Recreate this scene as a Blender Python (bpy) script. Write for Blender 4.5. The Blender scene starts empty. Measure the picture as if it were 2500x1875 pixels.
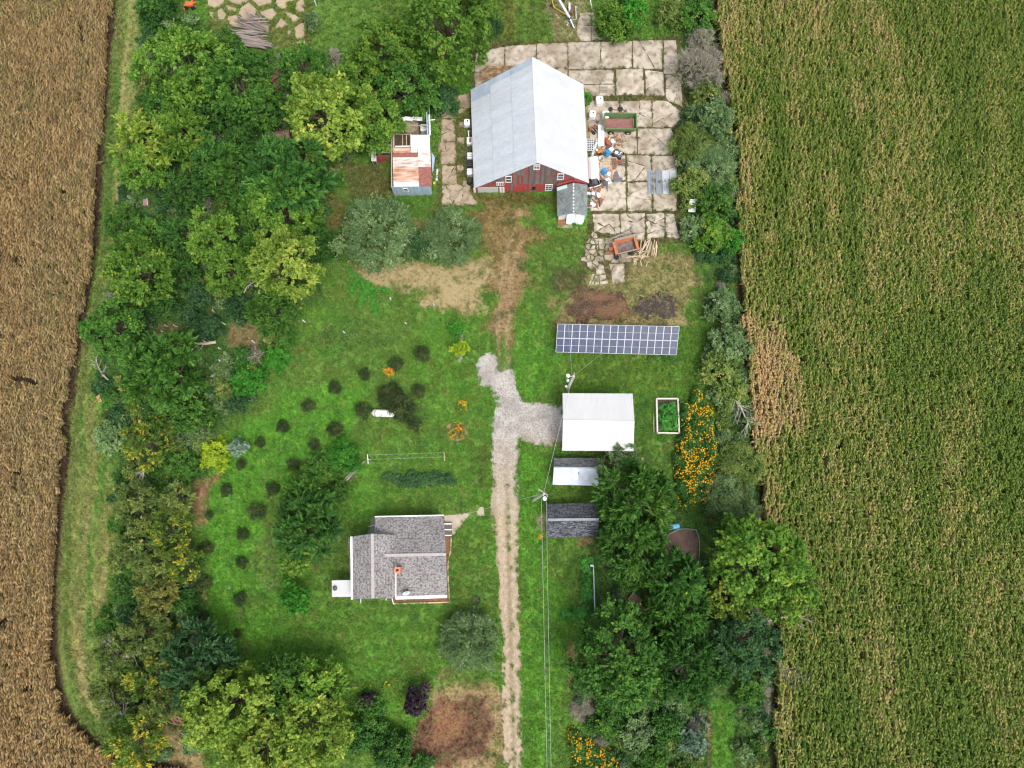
import bpy, math, random
import numpy as np
from mathutils import Vector, Matrix, geometry

# ------------------------------------------------------------------ camera, world, sun, exposure
SC = bpy.context.scene
H_CAM, TILT, FPX = 95.0, math.radians(10.0), 1733.0
cam = bpy.data.cameras.new("camera")
cam_o = bpy.data.objects.new("camera", cam)
SC.collection.objects.link(cam_o)
cam.sensor_width = 36.0
cam.lens = 36.0 * FPX / 2500.0
cam.clip_start, cam.clip_end = 0.5, 4000.0
cam_o.location = (0, 0, H_CAM)
cam_o.rotation_euler = (TILT, 0, 0)
SC.camera = cam_o

SUN_EL, SUN_AZ = math.radians(63), math.radians(142)      # azimuth from north, clockwise
W = bpy.data.worlds.new("World"); SC.world = W; W.use_nodes = True
nt = W.node_tree
bg = nt.nodes["Background"]
sky = nt.nodes.new("ShaderNodeTexSky"); sky.sky_type = 'NISHITA'
sky.sun_disc = False
sky.sun_elevation = SUN_EL; sky.sun_rotation = SUN_AZ
sky.air_density = 1.0; sky.dust_density = 4.0; sky.ozone_density = 1.0
hsv = nt.nodes.new("ShaderNodeHueSaturation"); hsv.inputs['Saturation'].default_value = 0.35   # thin even cloud whitens the sky
nt.links.new(sky.outputs[0], hsv.inputs['Color']); nt.links.new(hsv.outputs[0], bg.inputs[0])
bg.inputs[1].default_value = 0.15
sl = bpy.data.lights.new("sun", 'SUN'); sl.energy = 1.0; sl.angle = math.radians(24); sl.color = (1.0, 0.95, 0.87)
sun_o = bpy.data.objects.new("sun", sl); SC.collection.objects.link(sun_o)
sd = Vector((math.sin(SUN_AZ) * math.cos(SUN_EL), math.cos(SUN_AZ) * math.cos(SUN_EL), math.sin(SUN_EL)))
sun_o.rotation_euler = sd.to_track_quat('Z', 'Y').to_euler()
sun_o.location = (60, -40, 120)
SC.view_settings.view_transform = 'Standard'
SC.view_settings.look = 'None'
SC.view_settings.gamma = 1.0
SC.view_settings.use_curve_mapping = False
SC.view_settings.exposure = 0.74
SC.render.engine = 'CYCLES'
SC.cycles.max_bounces = 6; SC.cycles.diffuse_bounces = 4; SC.cycles.glossy_bounces = 2
SC.cycles.transmission_bounces = 3; SC.cycles.transparent_max_bounces = 4
SC.cycles.caustics_reflective = False; SC.cycles.caustics_refractive = False
SC.cycles.use_denoising = True
SC.cycles.use_adaptive_sampling = True; SC.cycles.adaptive_threshold = 0.02
SC.cycles.filter_width = 1.2

# ------------------------------------------------------------------ helpers
COL = SC.collection
ca, sa = math.cos(TILT), math.sin(TILT)
def P(u, v, z=0.0):
    """photo position (2500 x 1875) -> place on the level z"""
    dx, dy = (u - 1250.0) / FPX, (937.5 - v) / FPX
    y, d = dy * ca + sa, ca - dy * sa
    t = (H_CAM - z) / d
    return Vector((dx * t, y * t, z))
def P2(u, v, z=0.0):
    p = P(u, v, z); return (p.x, p.y)
def poly(pts, z=0.0): return [P2(u, v, z) for u, v in pts]
def lin(r, g, b):
    f = lambda c: (c / 12.92 if c <= .04045 else ((c + .055) / 1.055) ** 2.4)
    return (f(r / 255), f(g / 255), f(b / 255))

# numpy noise
def _h(ix, iy, s):
    n = (ix.astype(np.int64) * 374761393 + iy.astype(np.int64) * 668265263 + s * 1274126177) & 0xFFFFFFFF
    n = ((n ^ (n >> 13)) * 1274126177) & 0xFFFFFFFF
    n = ((n ^ (n >> 16)) * 2246822519) & 0xFFFFFFFF
    return ((n ^ (n >> 15)) & 0xFFFFFF) / float(0xFFFFFF)
def vn(x, y, s=0):
    x = np.asarray(x, float); y = np.asarray(y, float)
    ix, iy = np.floor(x), np.floor(y); fx, fy = x - ix, y - iy
    fx = fx * fx * (3 - 2 * fx); fy = fy * fy * (3 - 2 * fy)
    a, b, c, d = _h(ix, iy, s), _h(ix + 1, iy, s), _h(ix, iy + 1, s), _h(ix + 1, iy + 1, s)
    return (a * (1 - fx) + b * fx) * (1 - fy) + (c * (1 - fx) + d * fx) * fy
def fbm(x, y, s=0, o=4):
    t, a, n = 0, .5, 0
    for i in range(o):
        t = t + a * vn(x * 2 ** i, y * 2 ** i, s + 17 * i); n += a; a *= .55
    return t / n
def sdf(x, y, pg):
    """signed distance to a polygon, positive inside"""
    x = np.asarray(x, float); y = np.asarray(y, float)
    d = np.full(x.shape, 1e9); ins = np.zeros(x.shape, bool)
    n = len(pg)
    for i in range(n):
        ax, ay = pg[i]; bx, by = pg[(i + 1) % n]
        ex, ey = bx - ax, by - ay; wx, wy = x - ax, y - ay
        t = np.clip((wx * ex + wy * ey) / (ex * ex + ey * ey + 1e-12), 0, 1)
        d = np.minimum(d, (wx - t * ex) ** 2 + (wy - t * ey) ** 2)
        c = ((ay <= y) & (by > y)) | ((by <= y) & (ay > y))
        xi = ax + (y - ay) / (ey if abs(ey) > 1e-12 else 1e-12) * ex
        ins ^= c & (x < xi)
    return np.sqrt(d) * np.where(ins, 1, -1)
def pdist(x, y, pl):
    d = np.full(np.shape(x), 1e9)
    for (ax, ay), (bx, by) in zip(pl[:-1], pl[1:]):
        ex, ey = bx - ax, by - ay; wx, wy = x - ax, y - ay
        t = np.clip((wx * ex + wy * ey) / (ex * ex + ey * ey + 1e-12), 0, 1)
        d = np.minimum(d, (wx - t * ex) ** 2 + (wy - t * ey) ** 2)
    return np.sqrt(d)

class MB:
    """collects shapes, links them as one mesh object"""
    def __init__(s): s.v, s.f, s.m, s.uv = [], [], [], {}
    def face(s, pts, mi=0, uv=None):
        b = len(s.v); s.v += [tuple(p) for p in pts]
        s.f.append(tuple(range(b, b + len(pts)))); s.m.append(mi)
        if uv: s.uv[len(s.f) - 1] = uv
        return s
    def box(s, c, d, rz=0.0, mi=0, M=None):
        hx, hy, hz = d[0] / 2, d[1] / 2, d[2] / 2
        cs, sn = math.cos(rz), math.sin(rz); b = len(s.v)
        for z in (-hz, hz):
            for x, y in ((-hx, -hy), (hx, -hy), (hx, hy), (-hx, hy)):
                p = Vector((c[0] + x * cs - y * sn, c[1] + x * sn + y * cs, c[2] + z))
                s.v.append(tuple(M @ p if M else p))
        for q in ((3, 2, 1, 0), (4, 5, 6, 7), (0, 1, 5, 4), (1, 2, 6, 5), (2, 3, 7, 6), (3, 0, 4, 7)):
            s.f.append(tuple(b + i for i in q)); s.m.append(mi)
        return s
    def hexa(s, lo, hi, mi=0):
        """solid between two matching quads (or n-gons), lo below hi"""
        n = len(lo); b = len(s.v); s.v += [tuple(p) for p in lo] + [tuple(p) for p in hi]
        s.f.append(tuple(b + i for i in reversed(range(n)))); s.f.append(tuple(b + n + i for i in range(n)))
        for i in range(n):
            j = (i + 1) % n; s.f.append((b + i, b + j, b + n + j, b + n + i))
        s.m += [mi] * (n + 2)
        return s
    def slabq(s, q, th, mi=0, uv=None):
        """a sheet of thickness th hanging under the quad q"""
        nrm = (Vector(q[1]) - Vector(q[0])).cross(Vector(q[-1]) - Vector(q[0])).normalized()
        if nrm.z < 0: nrm = -nrm; q = list(reversed(q)); uv = list(reversed(uv)) if uv else None
        k = len(s.f)
        s.hexa([Vector(p) - nrm * th for p in q], q, mi)
        if uv: s.uv[k + 1] = uv
        return s
    def beam(s, a, b_, w, h=None, mi=0):
        a, b_ = Vector(a), Vector(b_); h = h or w
        d = (b_ - a).normalized(); up = Vector((0, 0, 1)) if abs(d.z) < .95 else Vector((0, 1, 0))
        x = d.cross(up).normalized() * (w / 2); z = x.cross(d).normalized() * (h / 2)
        return s.hexa([a - x - z, a + x - z, a + x + z, a - x + z][::-1], [b_ - x - z, b_ + x - z, b_ + x + z, b_ - x + z][::-1], mi)
    def tube(s, pts, rs, n=8, mi=0, caps=True):
        pts = [Vector(p) for p in pts]
        if not hasattr(rs, '__len__'): rs = [rs] * len(pts)
        b = len(s.v); ref = None
        for i, p in enumerate(pts):
            d = (pts[min(i + 1, len(pts) - 1)] - pts[max(i - 1, 0)]).normalized()
            if ref is None: ref = d.orthogonal().normalized()
            x = (ref - d * ref.dot(d)); x = x.normalized() if x.length > 1e-6 else d.orthogonal().normalized()
            ref = x; y = d.cross(x)
            for k in range(n):
                a = 2 * math.pi * k / n
                s.v.append(tuple(p + (x * math.cos(a) + y * math.sin(a)) * rs[i]))
        for i in range(len(pts) - 1):
            for k in range(n):
                k2 = (k + 1) % n
                s.f.append((b + i * n + k, b + i * n + k2, b + (i + 1) * n + k2, b + (i + 1) * n + k)); s.m.append(mi)
        if caps:
            s.f.append(tuple(b + k for k in reversed(range(n)))); s.m.append(mi)
            e = b + (len(pts) - 1) * n; s.f.append(tuple(e + k for k in range(n))); s.m.append(mi)
        return s
    def lathe(s, prof, c=(0, 0, 0), n=16, mi=0, axis=None):
        """profile [(r,z)...] turned about z (or about axis matrix)"""
        b = len(s.v)
        for r, z in prof:
            for k in range(n):
                a = 2 * math.pi * k / n; p = Vector((r * math.cos(a), r * math.sin(a), z))
                if axis: p = axis @ p
                s.v.append((p.x + c[0], p.y + c[1], p.z + c[2]))
        for i in range(len(prof) - 1):
            for k in range(n):
                k2 = (k + 1) % n
                s.f.append((b + i * n + k, b + i * n + k2, b + (i + 1) * n + k2, b + (i + 1) * n + k)); s.m.append(mi)
        s.f.append(tuple(b + k for k in reversed(range(n)))); s.m.append(mi)
        e = b + (len(prof) - 1) * n; s.f.append(tuple(e + k for k in range(n))); s.m.append(mi)
        return s
    def build(s, name, mat, parent=None, world=False, smooth=False, loc=None):
        me = bpy.data.meshes.new(name)
        off = Vector((0, 0, 0))
        if world and parent:
            p = parent
            while p: off += p.location; p = p.parent
        elif loc is not None: off = Vector(loc)
        me.from_pydata([(x - off.x, y - off.y, z - off.z) for x, y, z in s.v], [], s.f)
        mats = mat if isinstance(mat, (list, tuple)) else [mat]
        for m_ in mats: me.materials.append(m_)
        if len(mats) > 1: me.polygons.foreach_set('material_index', s.m)
        if s.uv:
            uvl = me.uv_layers.new(name='UVMap')
            for fi, uv in s.uv.items():
                for li, c in zip(me.polygons[fi].loop_indices, uv): uvl.data[li].uv = c
        if smooth: me.polygons.foreach_set('use_smooth', [True] * len(s.f))
        me.update()
        o = bpy.data.objects.new(name, me); COL.objects.link(o)
        if parent: o.parent = parent
        elif loc is not None: o.location = loc
        return o

def thing(name, label, cat, loc, rz=0.0, group=None):
    o = bpy.data.objects.new(name, None); COL.objects.link(o)
    o.empty_display_size = .3
    o.location = loc; o.rotation_euler = (0, 0, rz)
    return tag(o, label, cat, group)
def tag(o, label, cat, group=None):
    o['label'] = label; o['category'] = cat
    if group: o['group'] = group
    return o
def kind(o, k): o['kind'] = k; return o
def dup(o, parent=None):
    c = o.copy(); COL.objects.link(c)
    if parent: c.parent = parent
    for ch in list(o.children): dup(ch, c)
    return c
def inst(name, me, parent=None, loc=(0, 0, 0), rot=(0, 0, 0), scl=(1, 1, 1), mat=None):
    o = bpy.data.objects.new(name, me); COL.objects.link(o)
    o.location, o.rotation_euler, o.scale = loc, rot, scl
    if parent: o.parent = parent
    if mat:
        o.material_slots[0].link = 'OBJECT'; o.material_slots[0].material = mat
    return o

# ------------------------------------------------------------------ materials
def nodes(name):
    m = bpy.data.materials.new(name); m.use_nodes = True
    t = m.node_tree; return m, t, t.nodes["Principled BSDF"], t.nodes.new, t.links.new
def M(name, c1, c2=None, scale=4.0, rough=.8, metal=0.0, bump=0.0, stretch=None, lo=.35, hi=.65, c3=None, s3=20.0, a3=.5, objvar=0.0, coord='Object', spec=.3):
    """two-tone worn surface: broad noise between c1 and c2, fine noise towards c3"""
    m, t, b, N, L = nodes(name)
    b.inputs['Roughness'].default_value = rough; b.inputs['Metallic'].default_value = metal
    b.inputs['Specular IOR Level'].default_value = spec
    tc = N("ShaderNodeTexCoord"); mp = N("ShaderNodeMapping"); L(tc.outputs[coord], mp.inputs[0])
    if stretch: mp.inputs['Scale'].default_value = stretch
    oi = N("ShaderNodeObjectInfo"); L(oi.outputs['Random'], mp.inputs['Location'])
    ns = N("ShaderNodeTexNoise"); ns.inputs['Scale'].default_value = scale; ns.inputs['Detail'].default_value = 6
    L(mp.outputs[0], ns.inputs['Vector'])
    rp = N("ShaderNodeValToRGB"); rp.color_ramp.elements[0].position = lo; rp.color_ramp.elements[1].position = hi
    c2 = c2 or tuple(min(1, x * 1.12) for x in c1)
    rp.color_ramp.elements[0].color = (*c1, 1); rp.color_ramp.elements[1].color = (*c2, 1)
    L(ns.outputs[0], rp.inputs[0]); out = rp.outputs[0]
    n2 = N("ShaderNodeTexNoise"); n2.inputs['Scale'].default_value = s3; n2.inputs['Detail'].default_value = 4
    L(mp.outputs[0], n2.inputs['Vector'])
    if c3:
        r2 = N("ShaderNodeValToRGB"); r2.color_ramp.elements[0].position = .45; r2.color_ramp.elements[1].position = .7
        r2.color_ramp.elements[0].color = (0, 0, 0, 1); r2.color_ramp.elements[1].color = (a3, a3, a3, 1)
        L(n2.outputs[0], r2.inputs[0]); mx = N("ShaderNodeMixRGB"); mx.inputs[2].default_value = (*c3, 1)
        L(r2.outputs[0], mx.inputs[0]); L(out, mx.inputs[1]); out = mx.outputs[0]
    if objvar:
        mr = N("ShaderNodeMapRange"); mr.inputs['To Min'].default_value = 1 - objvar; mr.inputs['To Max'].default_value = 1 + objvar * .6
        L(oi.outputs['Random'], mr.inputs['Value']); mu = N("ShaderNodeMixRGB"); mu.blend_type = 'MULTIPLY'; mu.inputs[0].default_value = 1
        L(out, mu.inputs[1]); L(mr.outputs[0], mu.inputs[2]); out = mu.outputs[0]
    L(out, b.inputs['Base Color'])
    if bump:
        bp = N("ShaderNodeBump"); bp.inputs['Strength'].default_value = bump; bp.inputs['Distance'].default_value = .05
        L(n2.outputs[0], bp.inputs['Height']); L(bp.outputs[0], b.inputs['Normal'])
    return m

def leaf_mat(name, dark, light, alt, transl=.45, hue=.0, altpos=.86, rough=.6):
    """leaves: colour runs with each leaf's own number, some shoots turn to alt"""
    m, t, b, N, L = nodes(name)
    at = N("ShaderNodeAttribute"); at.attribute_name = 'var'
    rp = N("ShaderNodeValToRGB"); e = rp.color_ramp.elements
    e[0].position = 0.05; e[0].color = (*dark, 1); e[1].position = .72; e[1].color = (*light, 1)
    x = e.new(altpos); x.color = (*light, 1); x = e.new(min(1.0, altpos + .1)); x.color = (*alt, 1)
    L(at.outputs['Fac'], rp.inputs[0])
    oi = N("ShaderNodeObjectInfo"); hs = N("ShaderNodeHueSaturation")
    mr = N("ShaderNodeMapRange"); mr.inputs['To Min'].default_value = 1.18; mr.inputs['To Max'].default_value = 1.55
    L(oi.outputs['Random'], mr.inputs['Value']); L(mr.outputs[0], hs.inputs['Value'])
    hs.inputs['Hue'].default_value = .5 + hue
    L(rp.outputs[0], hs.inputs['Color'])
    b.inputs['Roughness'].default_value = rough; b.inputs['Specular IOR Level'].default_value = .25
    L(hs.outputs[0], b.inputs['Base Color'])
    tr = N("ShaderNodeBsdfTranslucent"); L(hs.outputs[0], tr.inputs[0])
    mx = N("ShaderNodeMixShader"); mx.inputs[0].default_value = transl
    L(b.outputs[0], mx.inputs[1]); L(tr.outputs[0], mx.inputs[2]); L(mx.outputs[0], t.nodes["Material Output"].inputs[0])
    return m

# instanced ground cover -------------------------------------------------------
def scatter(name, pts, rot, scl, pick, protos, attrs=None):
    """one 'stuff' object: points carrying copies of the given meshes"""
    n = len(pts)
    me = bpy.data.meshes.new(name); me.vertices.add(n); me.vertices.foreach_set('co', np.asarray(pts, np.float32).ravel())
    def at(nm, ty, val, key='value'):
        a = me.attributes.new(nm, ty, 'POINT'); a.data.foreach_set(key, np.asarray(val).ravel())
    at('rot', 'FLOAT_VECTOR', np.asarray(rot, np.float32), 'vector')
    at('scl', 'FLOAT_VECTOR', np.asarray(scl, np.float32), 'vector')
    at('pick', 'INT', np.asarray(pick, np.int32))
    for k, v in (attrs or {}).items():
        v = np.asarray(v, np.float32)
        if v.ndim == 1: at(k, 'FLOAT', v)
        else: at(k, 'FLOAT_VECTOR', v, 'vector')
    o = bpy.data.objects.new(name, me); COL.objects.link(o); o['kind'] = 'stuff'
    g = bpy.data.node_groups.new(name, 'GeometryNodeTree')
    g.interface.new_socket('Geometry', in_out='INPUT', socket_type='NodeSocketGeometry')
    g.interface.new_socket('Geometry', in_out='OUTPUT', socket_type='NodeSocketGeometry')
    N, L = g.nodes.new, g.links.new
    gi, go = N('NodeGroupInput'), N('NodeGroupOutput')
    ip = N('GeometryNodeInstanceOnPoints'); ip.inputs['Pick Instance'].default_value = True
    jn = N('GeometryNodeJoinGeometry')
    for pr in protos:
        ob = N('GeometryNodeObjectInfo'); ob.inputs['Object'].default_value = pr; ob.inputs['As Instance'].default_value = True
        L(ob.outputs['Geometry'], jn.inputs[0])
    def na(nm, dt):
        q = N('GeometryNodeInputNamedAttribute'); q.data_type = dt; q.inputs['Name'].default_value = nm
        return [s for s in q.outputs if s.enabled and s.name == 'Attribute'][0]
    L(gi.outputs[0], ip.inputs['Points']); L(jn.outputs[0], ip.inputs['Instance'])
    L(na('pick', 'INT'), ip.inputs['Instance Index'])
    er = N('FunctionNodeEulerToRotation'); L(na('rot', 'FLOAT_VECTOR'), er.inputs[0]); L(er.outputs[0], ip.inputs['Rotation'])
    L(na('scl', 'FLOAT_VECTOR'), ip.inputs['Scale']); L(ip.outputs[0], go.inputs[0])
    md = o.modifiers.new('scatter', 'NODES'); md.node_group = g
    return o

def np_mesh(name, verts, quads, mat, var=None):
    me = bpy.data.meshes.new(name)
    verts = np.asarray(verts, np.float32).reshape(-1, 3); quads = np.asarray(quads, np.int32)
    k = quads.shape[1]
    me.vertices.add(len(verts)); me.vertices.foreach_set('co', verts.ravel())
    me.loops.add(quads.size); me.loops.foreach_set('vertex_index', quads.ravel())
    me.polygons.add(len(quads)); me.polygons.foreach_set('loop_start', np.arange(0, quads.size, k, dtype=np.int32))
    if var is not None:
        a = me.attributes.new('var', 'FLOAT', 'POINT'); a.data.foreach_set('value', np.asarray(var, np.float32))
    me.materials.append(mat); me.update(calc_edges=True)
    return me
# ------------------------------------------------------------------ ground
rng = np.random.default_rng(7); random.seed(7)
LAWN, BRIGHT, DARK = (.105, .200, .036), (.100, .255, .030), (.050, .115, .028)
TAN, STRAW, BROWN = (.30, .215, .115), (.34, .265, .135), (.115, .062, .038)
OLIVE, SOIL, BARE = (.125, .115, .034), (.060, .040, .026), (.27, .17, .095)
RUB = (.42, .34, .23)

LEFT_EDGE = [(286, -60), (286, 0), (278, 100), (271, 150), (262, 300), (250, 450), (241, 600), (235, 640), (223, 721), (213, 770), (203, 835), (191, 896), (187, 960),
             (165, 1018), (169, 1069), (172, 1105), (163, 1171), (155, 1246), (149, 1307), (146, 1382), (141, 1440), (140, 1556), (145, 1631), (157, 1694),
             (172, 1737), (196, 1767), (223, 1791), (250, 1815), (301, 1852), (380, 1864), (450, 1872), (520, 1935)]
STRIP_R = [(345, -60), (340, 0), (350, 60), (335, 250), (310, 420), (292, 500), (282, 600), (262, 700), (250, 760), (225, 850), (222, 960), (240, 1020), (262, 1100), (280, 1180),
           (282, 1320), (270, 1420), (262, 1500), (250, 1580), (240, 1700), (262, 1790), (290, 1840)]
RIGHT_EDGE = [(1740, -60), (1742, 0), (1748, 137), (1768, 217), (1788, 362), (1794, 480), (1797, 640), (1802, 780), (1815, 900), (1826, 1061), (1845, 1180), (1868, 1300),
              (1885, 1450), (1888, 1600), (1882, 1700), (1884, 1875), (1886, 1960)]
PATCH = [  # outline, colour, strength, edge softness (m), edge wobble (m)
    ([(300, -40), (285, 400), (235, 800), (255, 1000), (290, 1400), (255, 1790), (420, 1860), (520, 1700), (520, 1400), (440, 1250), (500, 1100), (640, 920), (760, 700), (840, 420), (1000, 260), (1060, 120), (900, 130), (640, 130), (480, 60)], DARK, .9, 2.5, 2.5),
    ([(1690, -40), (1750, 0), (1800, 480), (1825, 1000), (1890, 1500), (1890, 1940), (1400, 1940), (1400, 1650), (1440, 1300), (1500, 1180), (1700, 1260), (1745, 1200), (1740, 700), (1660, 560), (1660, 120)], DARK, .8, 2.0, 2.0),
    ([(550, 1060), (700, 960), (880, 930), (900, 1010), (830, 1080), (720, 1130), (640, 1230), (600, 1480), (640, 1560), (560, 1600), (500, 1520), (500, 1250)], BRIGHT, .95, 2.0, 2.0),
    ([(520, 1480), (800, 1490), (1080, 1500), (1060, 1590), (880, 1650), (560, 1640)], BRIGHT, .6, 3.0, 2.0),
    ([(1265, 1110), (1330, 1110), (1345, 1400), (1440, 1530), (1390, 1560), (1345, 1875), (1280, 1940)], BRIGHT, .7, 1.2, 1.2),
    ([(900, 1090), (1180, 1080), (1180, 1200), (930, 1240), (850, 1260)], BRIGHT, .45, 2.0, 2.0),
    ([(1275, 820), (1360, 880), (1340, 960), (1280, 980), (1260, 900)], BRIGHT, .75, 1.2, 1.5),
    ([(1380, 880), (1690, 880), (1700, 950), (1560, 960), (1400, 950)], (.105, .19, .026), .75, 1.2, 1.2),
    ([(1560, 880), (1690, 960), (1740, 800), (1740, 700), (1680, 790)], (.085, .19, .025), .7, 1.5, 1.5),
    ([(1560, 960), (1700, 960), (1690, 1200), (1500, 1110)], LAWN, .9, 2.0, 1.5),
    ([(1205, 480), (1320, 478), (1330, 560), (1275, 650), (1245, 800), (1212, 810), (1195, 700), (1180, 600), (1150, 520)], (.20, .13, .06), .85, 2.0, 2.6),
    ([(1215, 640), (1290, 600), (1290, 700), (1240, 830), (1215, 820)], BARE, .55, 1.5, 2.0),
    ([(1160, 478), (1358, 474), (1350, 505), (1200, 500)], OLIVE, .85, .8, 1.0),
    ([(1250, 500), (1340, 495), (1345, 560), (1260, 555)], BRIGHT, .7, 1.0, 1.6),
    ([(1245, 508), (1295, 505), (1298, 530), (1250, 532)], BARE, .8, .5, .8),
    ([(872, 668), (930, 650), (1010, 652), (1100, 650), (1195, 628), (1198, 668), (1165, 712), (1080, 716), (1000, 710), (925, 700)], STRAW, .85, 1.6, 1.6),
    ([(1010, 730), (1080, 712), (1165, 705), (1190, 750), (1150, 765), (1080, 758), (1030, 752)], (.32, .24, .12), .75, .8, 1.3),
    ([(1085, 722), (1125, 715), (1120, 740), (1085, 742)], (.5, .41, .3), .75, .4, .5),
    ([(1400, 690), (1500, 640), (1620, 600), (1690, 640), (1700, 740), (1690, 800), (1360, 800), (1340, 730)], TAN, .62, 1.2, 2.2),
    ([(1350, 800), (1700, 800), (1690, 780), (1345, 775)], TAN, .5, .8, 1.0),
    ([(1350, 660), (1430, 660), (1430, 710), (1350, 720)], (.10, .075, .045), .6, .8, 1.2),
    ([(1040, 1690), (1100, 1640), (1180, 1655), (1232, 1690), (1236, 1875), (1240, 1940), (1000, 1940), (1005, 1800)], (.30, .195, .11), .85, 2.0, 2.2),
    ([(1015, 1745), (1070, 1700), (1150, 1690), (1200, 1760), (1205, 1830), (1120, 1870), (1020, 1850)], BROWN, .92, 1.6, 2.0),
    ([(1060, 1720), (1110, 1705), (1130, 1750), (1110, 1800), (1060, 1800)], (.24, .125, .062), .7, 1.5, 1.8),
    ([(560, 790), (640, 790), (640, 850), (600, 880), (555, 850)], BARE, .6, 1.0, 1.2),
    ([(385, 800), (440, 790), (430, 860), (390, 860)], BARE, .5, 1.0, 1.2),
    ([(480, 1180), (545, 1150), (540, 1180), (500, 1215), (505, 1280), (480, 1280), (462, 1240)], (.24, .15, .08), .75, .6, .9),
    ([(830, 400), (920, 400), (955, 440), (955, 485), (860, 492)], (.12, .09, .04), .7, 1.2, 1.5),
    ([(800, 470), (860, 500), (850, 560), (800, 560)], (.17, .11, .05), .6, 1.2, 1.5),
    ([(1000, 540), (1060, 540), (1065, 565), (1010, 565)], (.26, .19, .1), .6, .6, .8),
    ([(500, -40), (750, -40), (750, 135), (690, 130), (640, 60), (560, 90), (505, 60)], (.15, .16, .05), .7, .8, 1.2),
    ([(748, -40), (762, -40), (760, 112), (745, 112)], OLIVE, .85, .3, .3),
    ([(762, -40), (880, -40), (880, 110), (800, 130), (760, 112)], LAWN, .8, 1.0, 1.0),
    ([(1225, -40), (1340, -40), (1330, 108), (1215, 112)], (.085, .135, .025), .85, .8, .6),
    ([(1235, -40), (1262, -40), (1255, 108), (1232, 108)], (.12, .13, .03), .7, .3, .4),
    ([(1330, -40), (1440, -40), (1440, 100), (1350, 104)], (.3, .24, .14), .6, .8, 1.4),
    ([(1738, 1710), (1788, 1710), (1792, 1940), (1736, 1940)], BRIGHT, .9, .4, .3),
    ([(1729, 1730), (1737, 1730), (1735, 1940), (1727, 1940)], BARE, .6, .2, .3),
    ([(1385, 1570), (1405, 1560), (1440, 1640), (1450, 1740), (1415, 1740), (1390, 1660)], BARE, .8, .6, 1.0),
    ([(405, 1780), (470, 1780), (510, 1900), (400, 1900)], (.31, .2, .11), .8, .8, 1.0),
    ([(1305, 1255), (1335, 1255), (1334, 1300), (1310, 1295)], RUB, .75, .3, .8),
    ([(1210, 1080), (1195, 1080), (1185, 1180), (1160, 1180), (1170, 1080)], (.10, .10, .03), .6, .5, .8),
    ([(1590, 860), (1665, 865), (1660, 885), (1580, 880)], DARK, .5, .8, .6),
    ([(1435, 465), (1480, 470), (1470, 520), (1440, 530)], (.16, .11, .07), .7, .5, .8),
    ([(1430, 230), (1480, 225), (1500, 330), (1520, 440), (1440, 470)], (.40, .31, .19), .8, .5, .8),
    ([(690, 150), (745, 150), (760, 190), (700, 190)], (.22, .19, .07), .7, .8, 1.0),
    ([(1410, 1312), (1455, 1312), (1450, 1330), (1412, 1332)], BARE, .7, .3, .6),
    ([(1150, 105), (1660, 92), (1680, 280), (1662, 590), (1545, 610), (1530, 700), (1410, 650), (1440, 560), (1440, 220), (1150, 260)], (.115, .095, .045), .85, .4, .6),
    ([(1070, 235), (1160, 225), (1165, 505), (1070, 505)], (.13, .115, .045), .75, .4, .6),
    ([(1600, 1275), (1630, 1270), (1640, 1285), (1605, 1290)], BARE, .5, .4, .5),
]
PATCH_W = [(poly(a), c, s, e, w) for a, c, s, e, w in PATCH]
LE, RE, SR = poly(LEFT_EDGE), poly(RIGHT_EDGE), poly(STRIP_R)
LEFT_FIELD = LE + [(LE[-1][0], -50), (-95, -50), (-95, 100), (LE[0][0], 100)]
RIGHT_FIELD = RE + [(RE[-1][0], -50), (95, -50), (95, 100), (RE[0][0], 100)]
STRIP = LE[:28] + SR[::-1]
MOW = [(poly([(900, 1090), (1190, 1080), (1190, 1230), (900, 1250)]), True, 4.6), (poly([(640, 1480), (1080, 1480), (1080, 1640), (820, 1640), (700, 1560)]), True, 2.6), (poly([(1380, 872), (1700, 872), (1700, 950), (1390, 950)]), True, 4.0), (poly([(1740, 1700), (1790, 1700), (1790, 1940), (1740, 1940)]), False, 5.5), (poly([(1230, -40), (1335, -40), (1330, 106), (1225, 110)]), False, 3.6)]
RUTS = [poly(l) for l in ([(1222, 905), (1218, 820), (1222, 700), (1240, 600), (1270, 520)], [(1243, 890), (1240, 820), (1246, 700), (1262, 620), (1300, 520)])]

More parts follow.
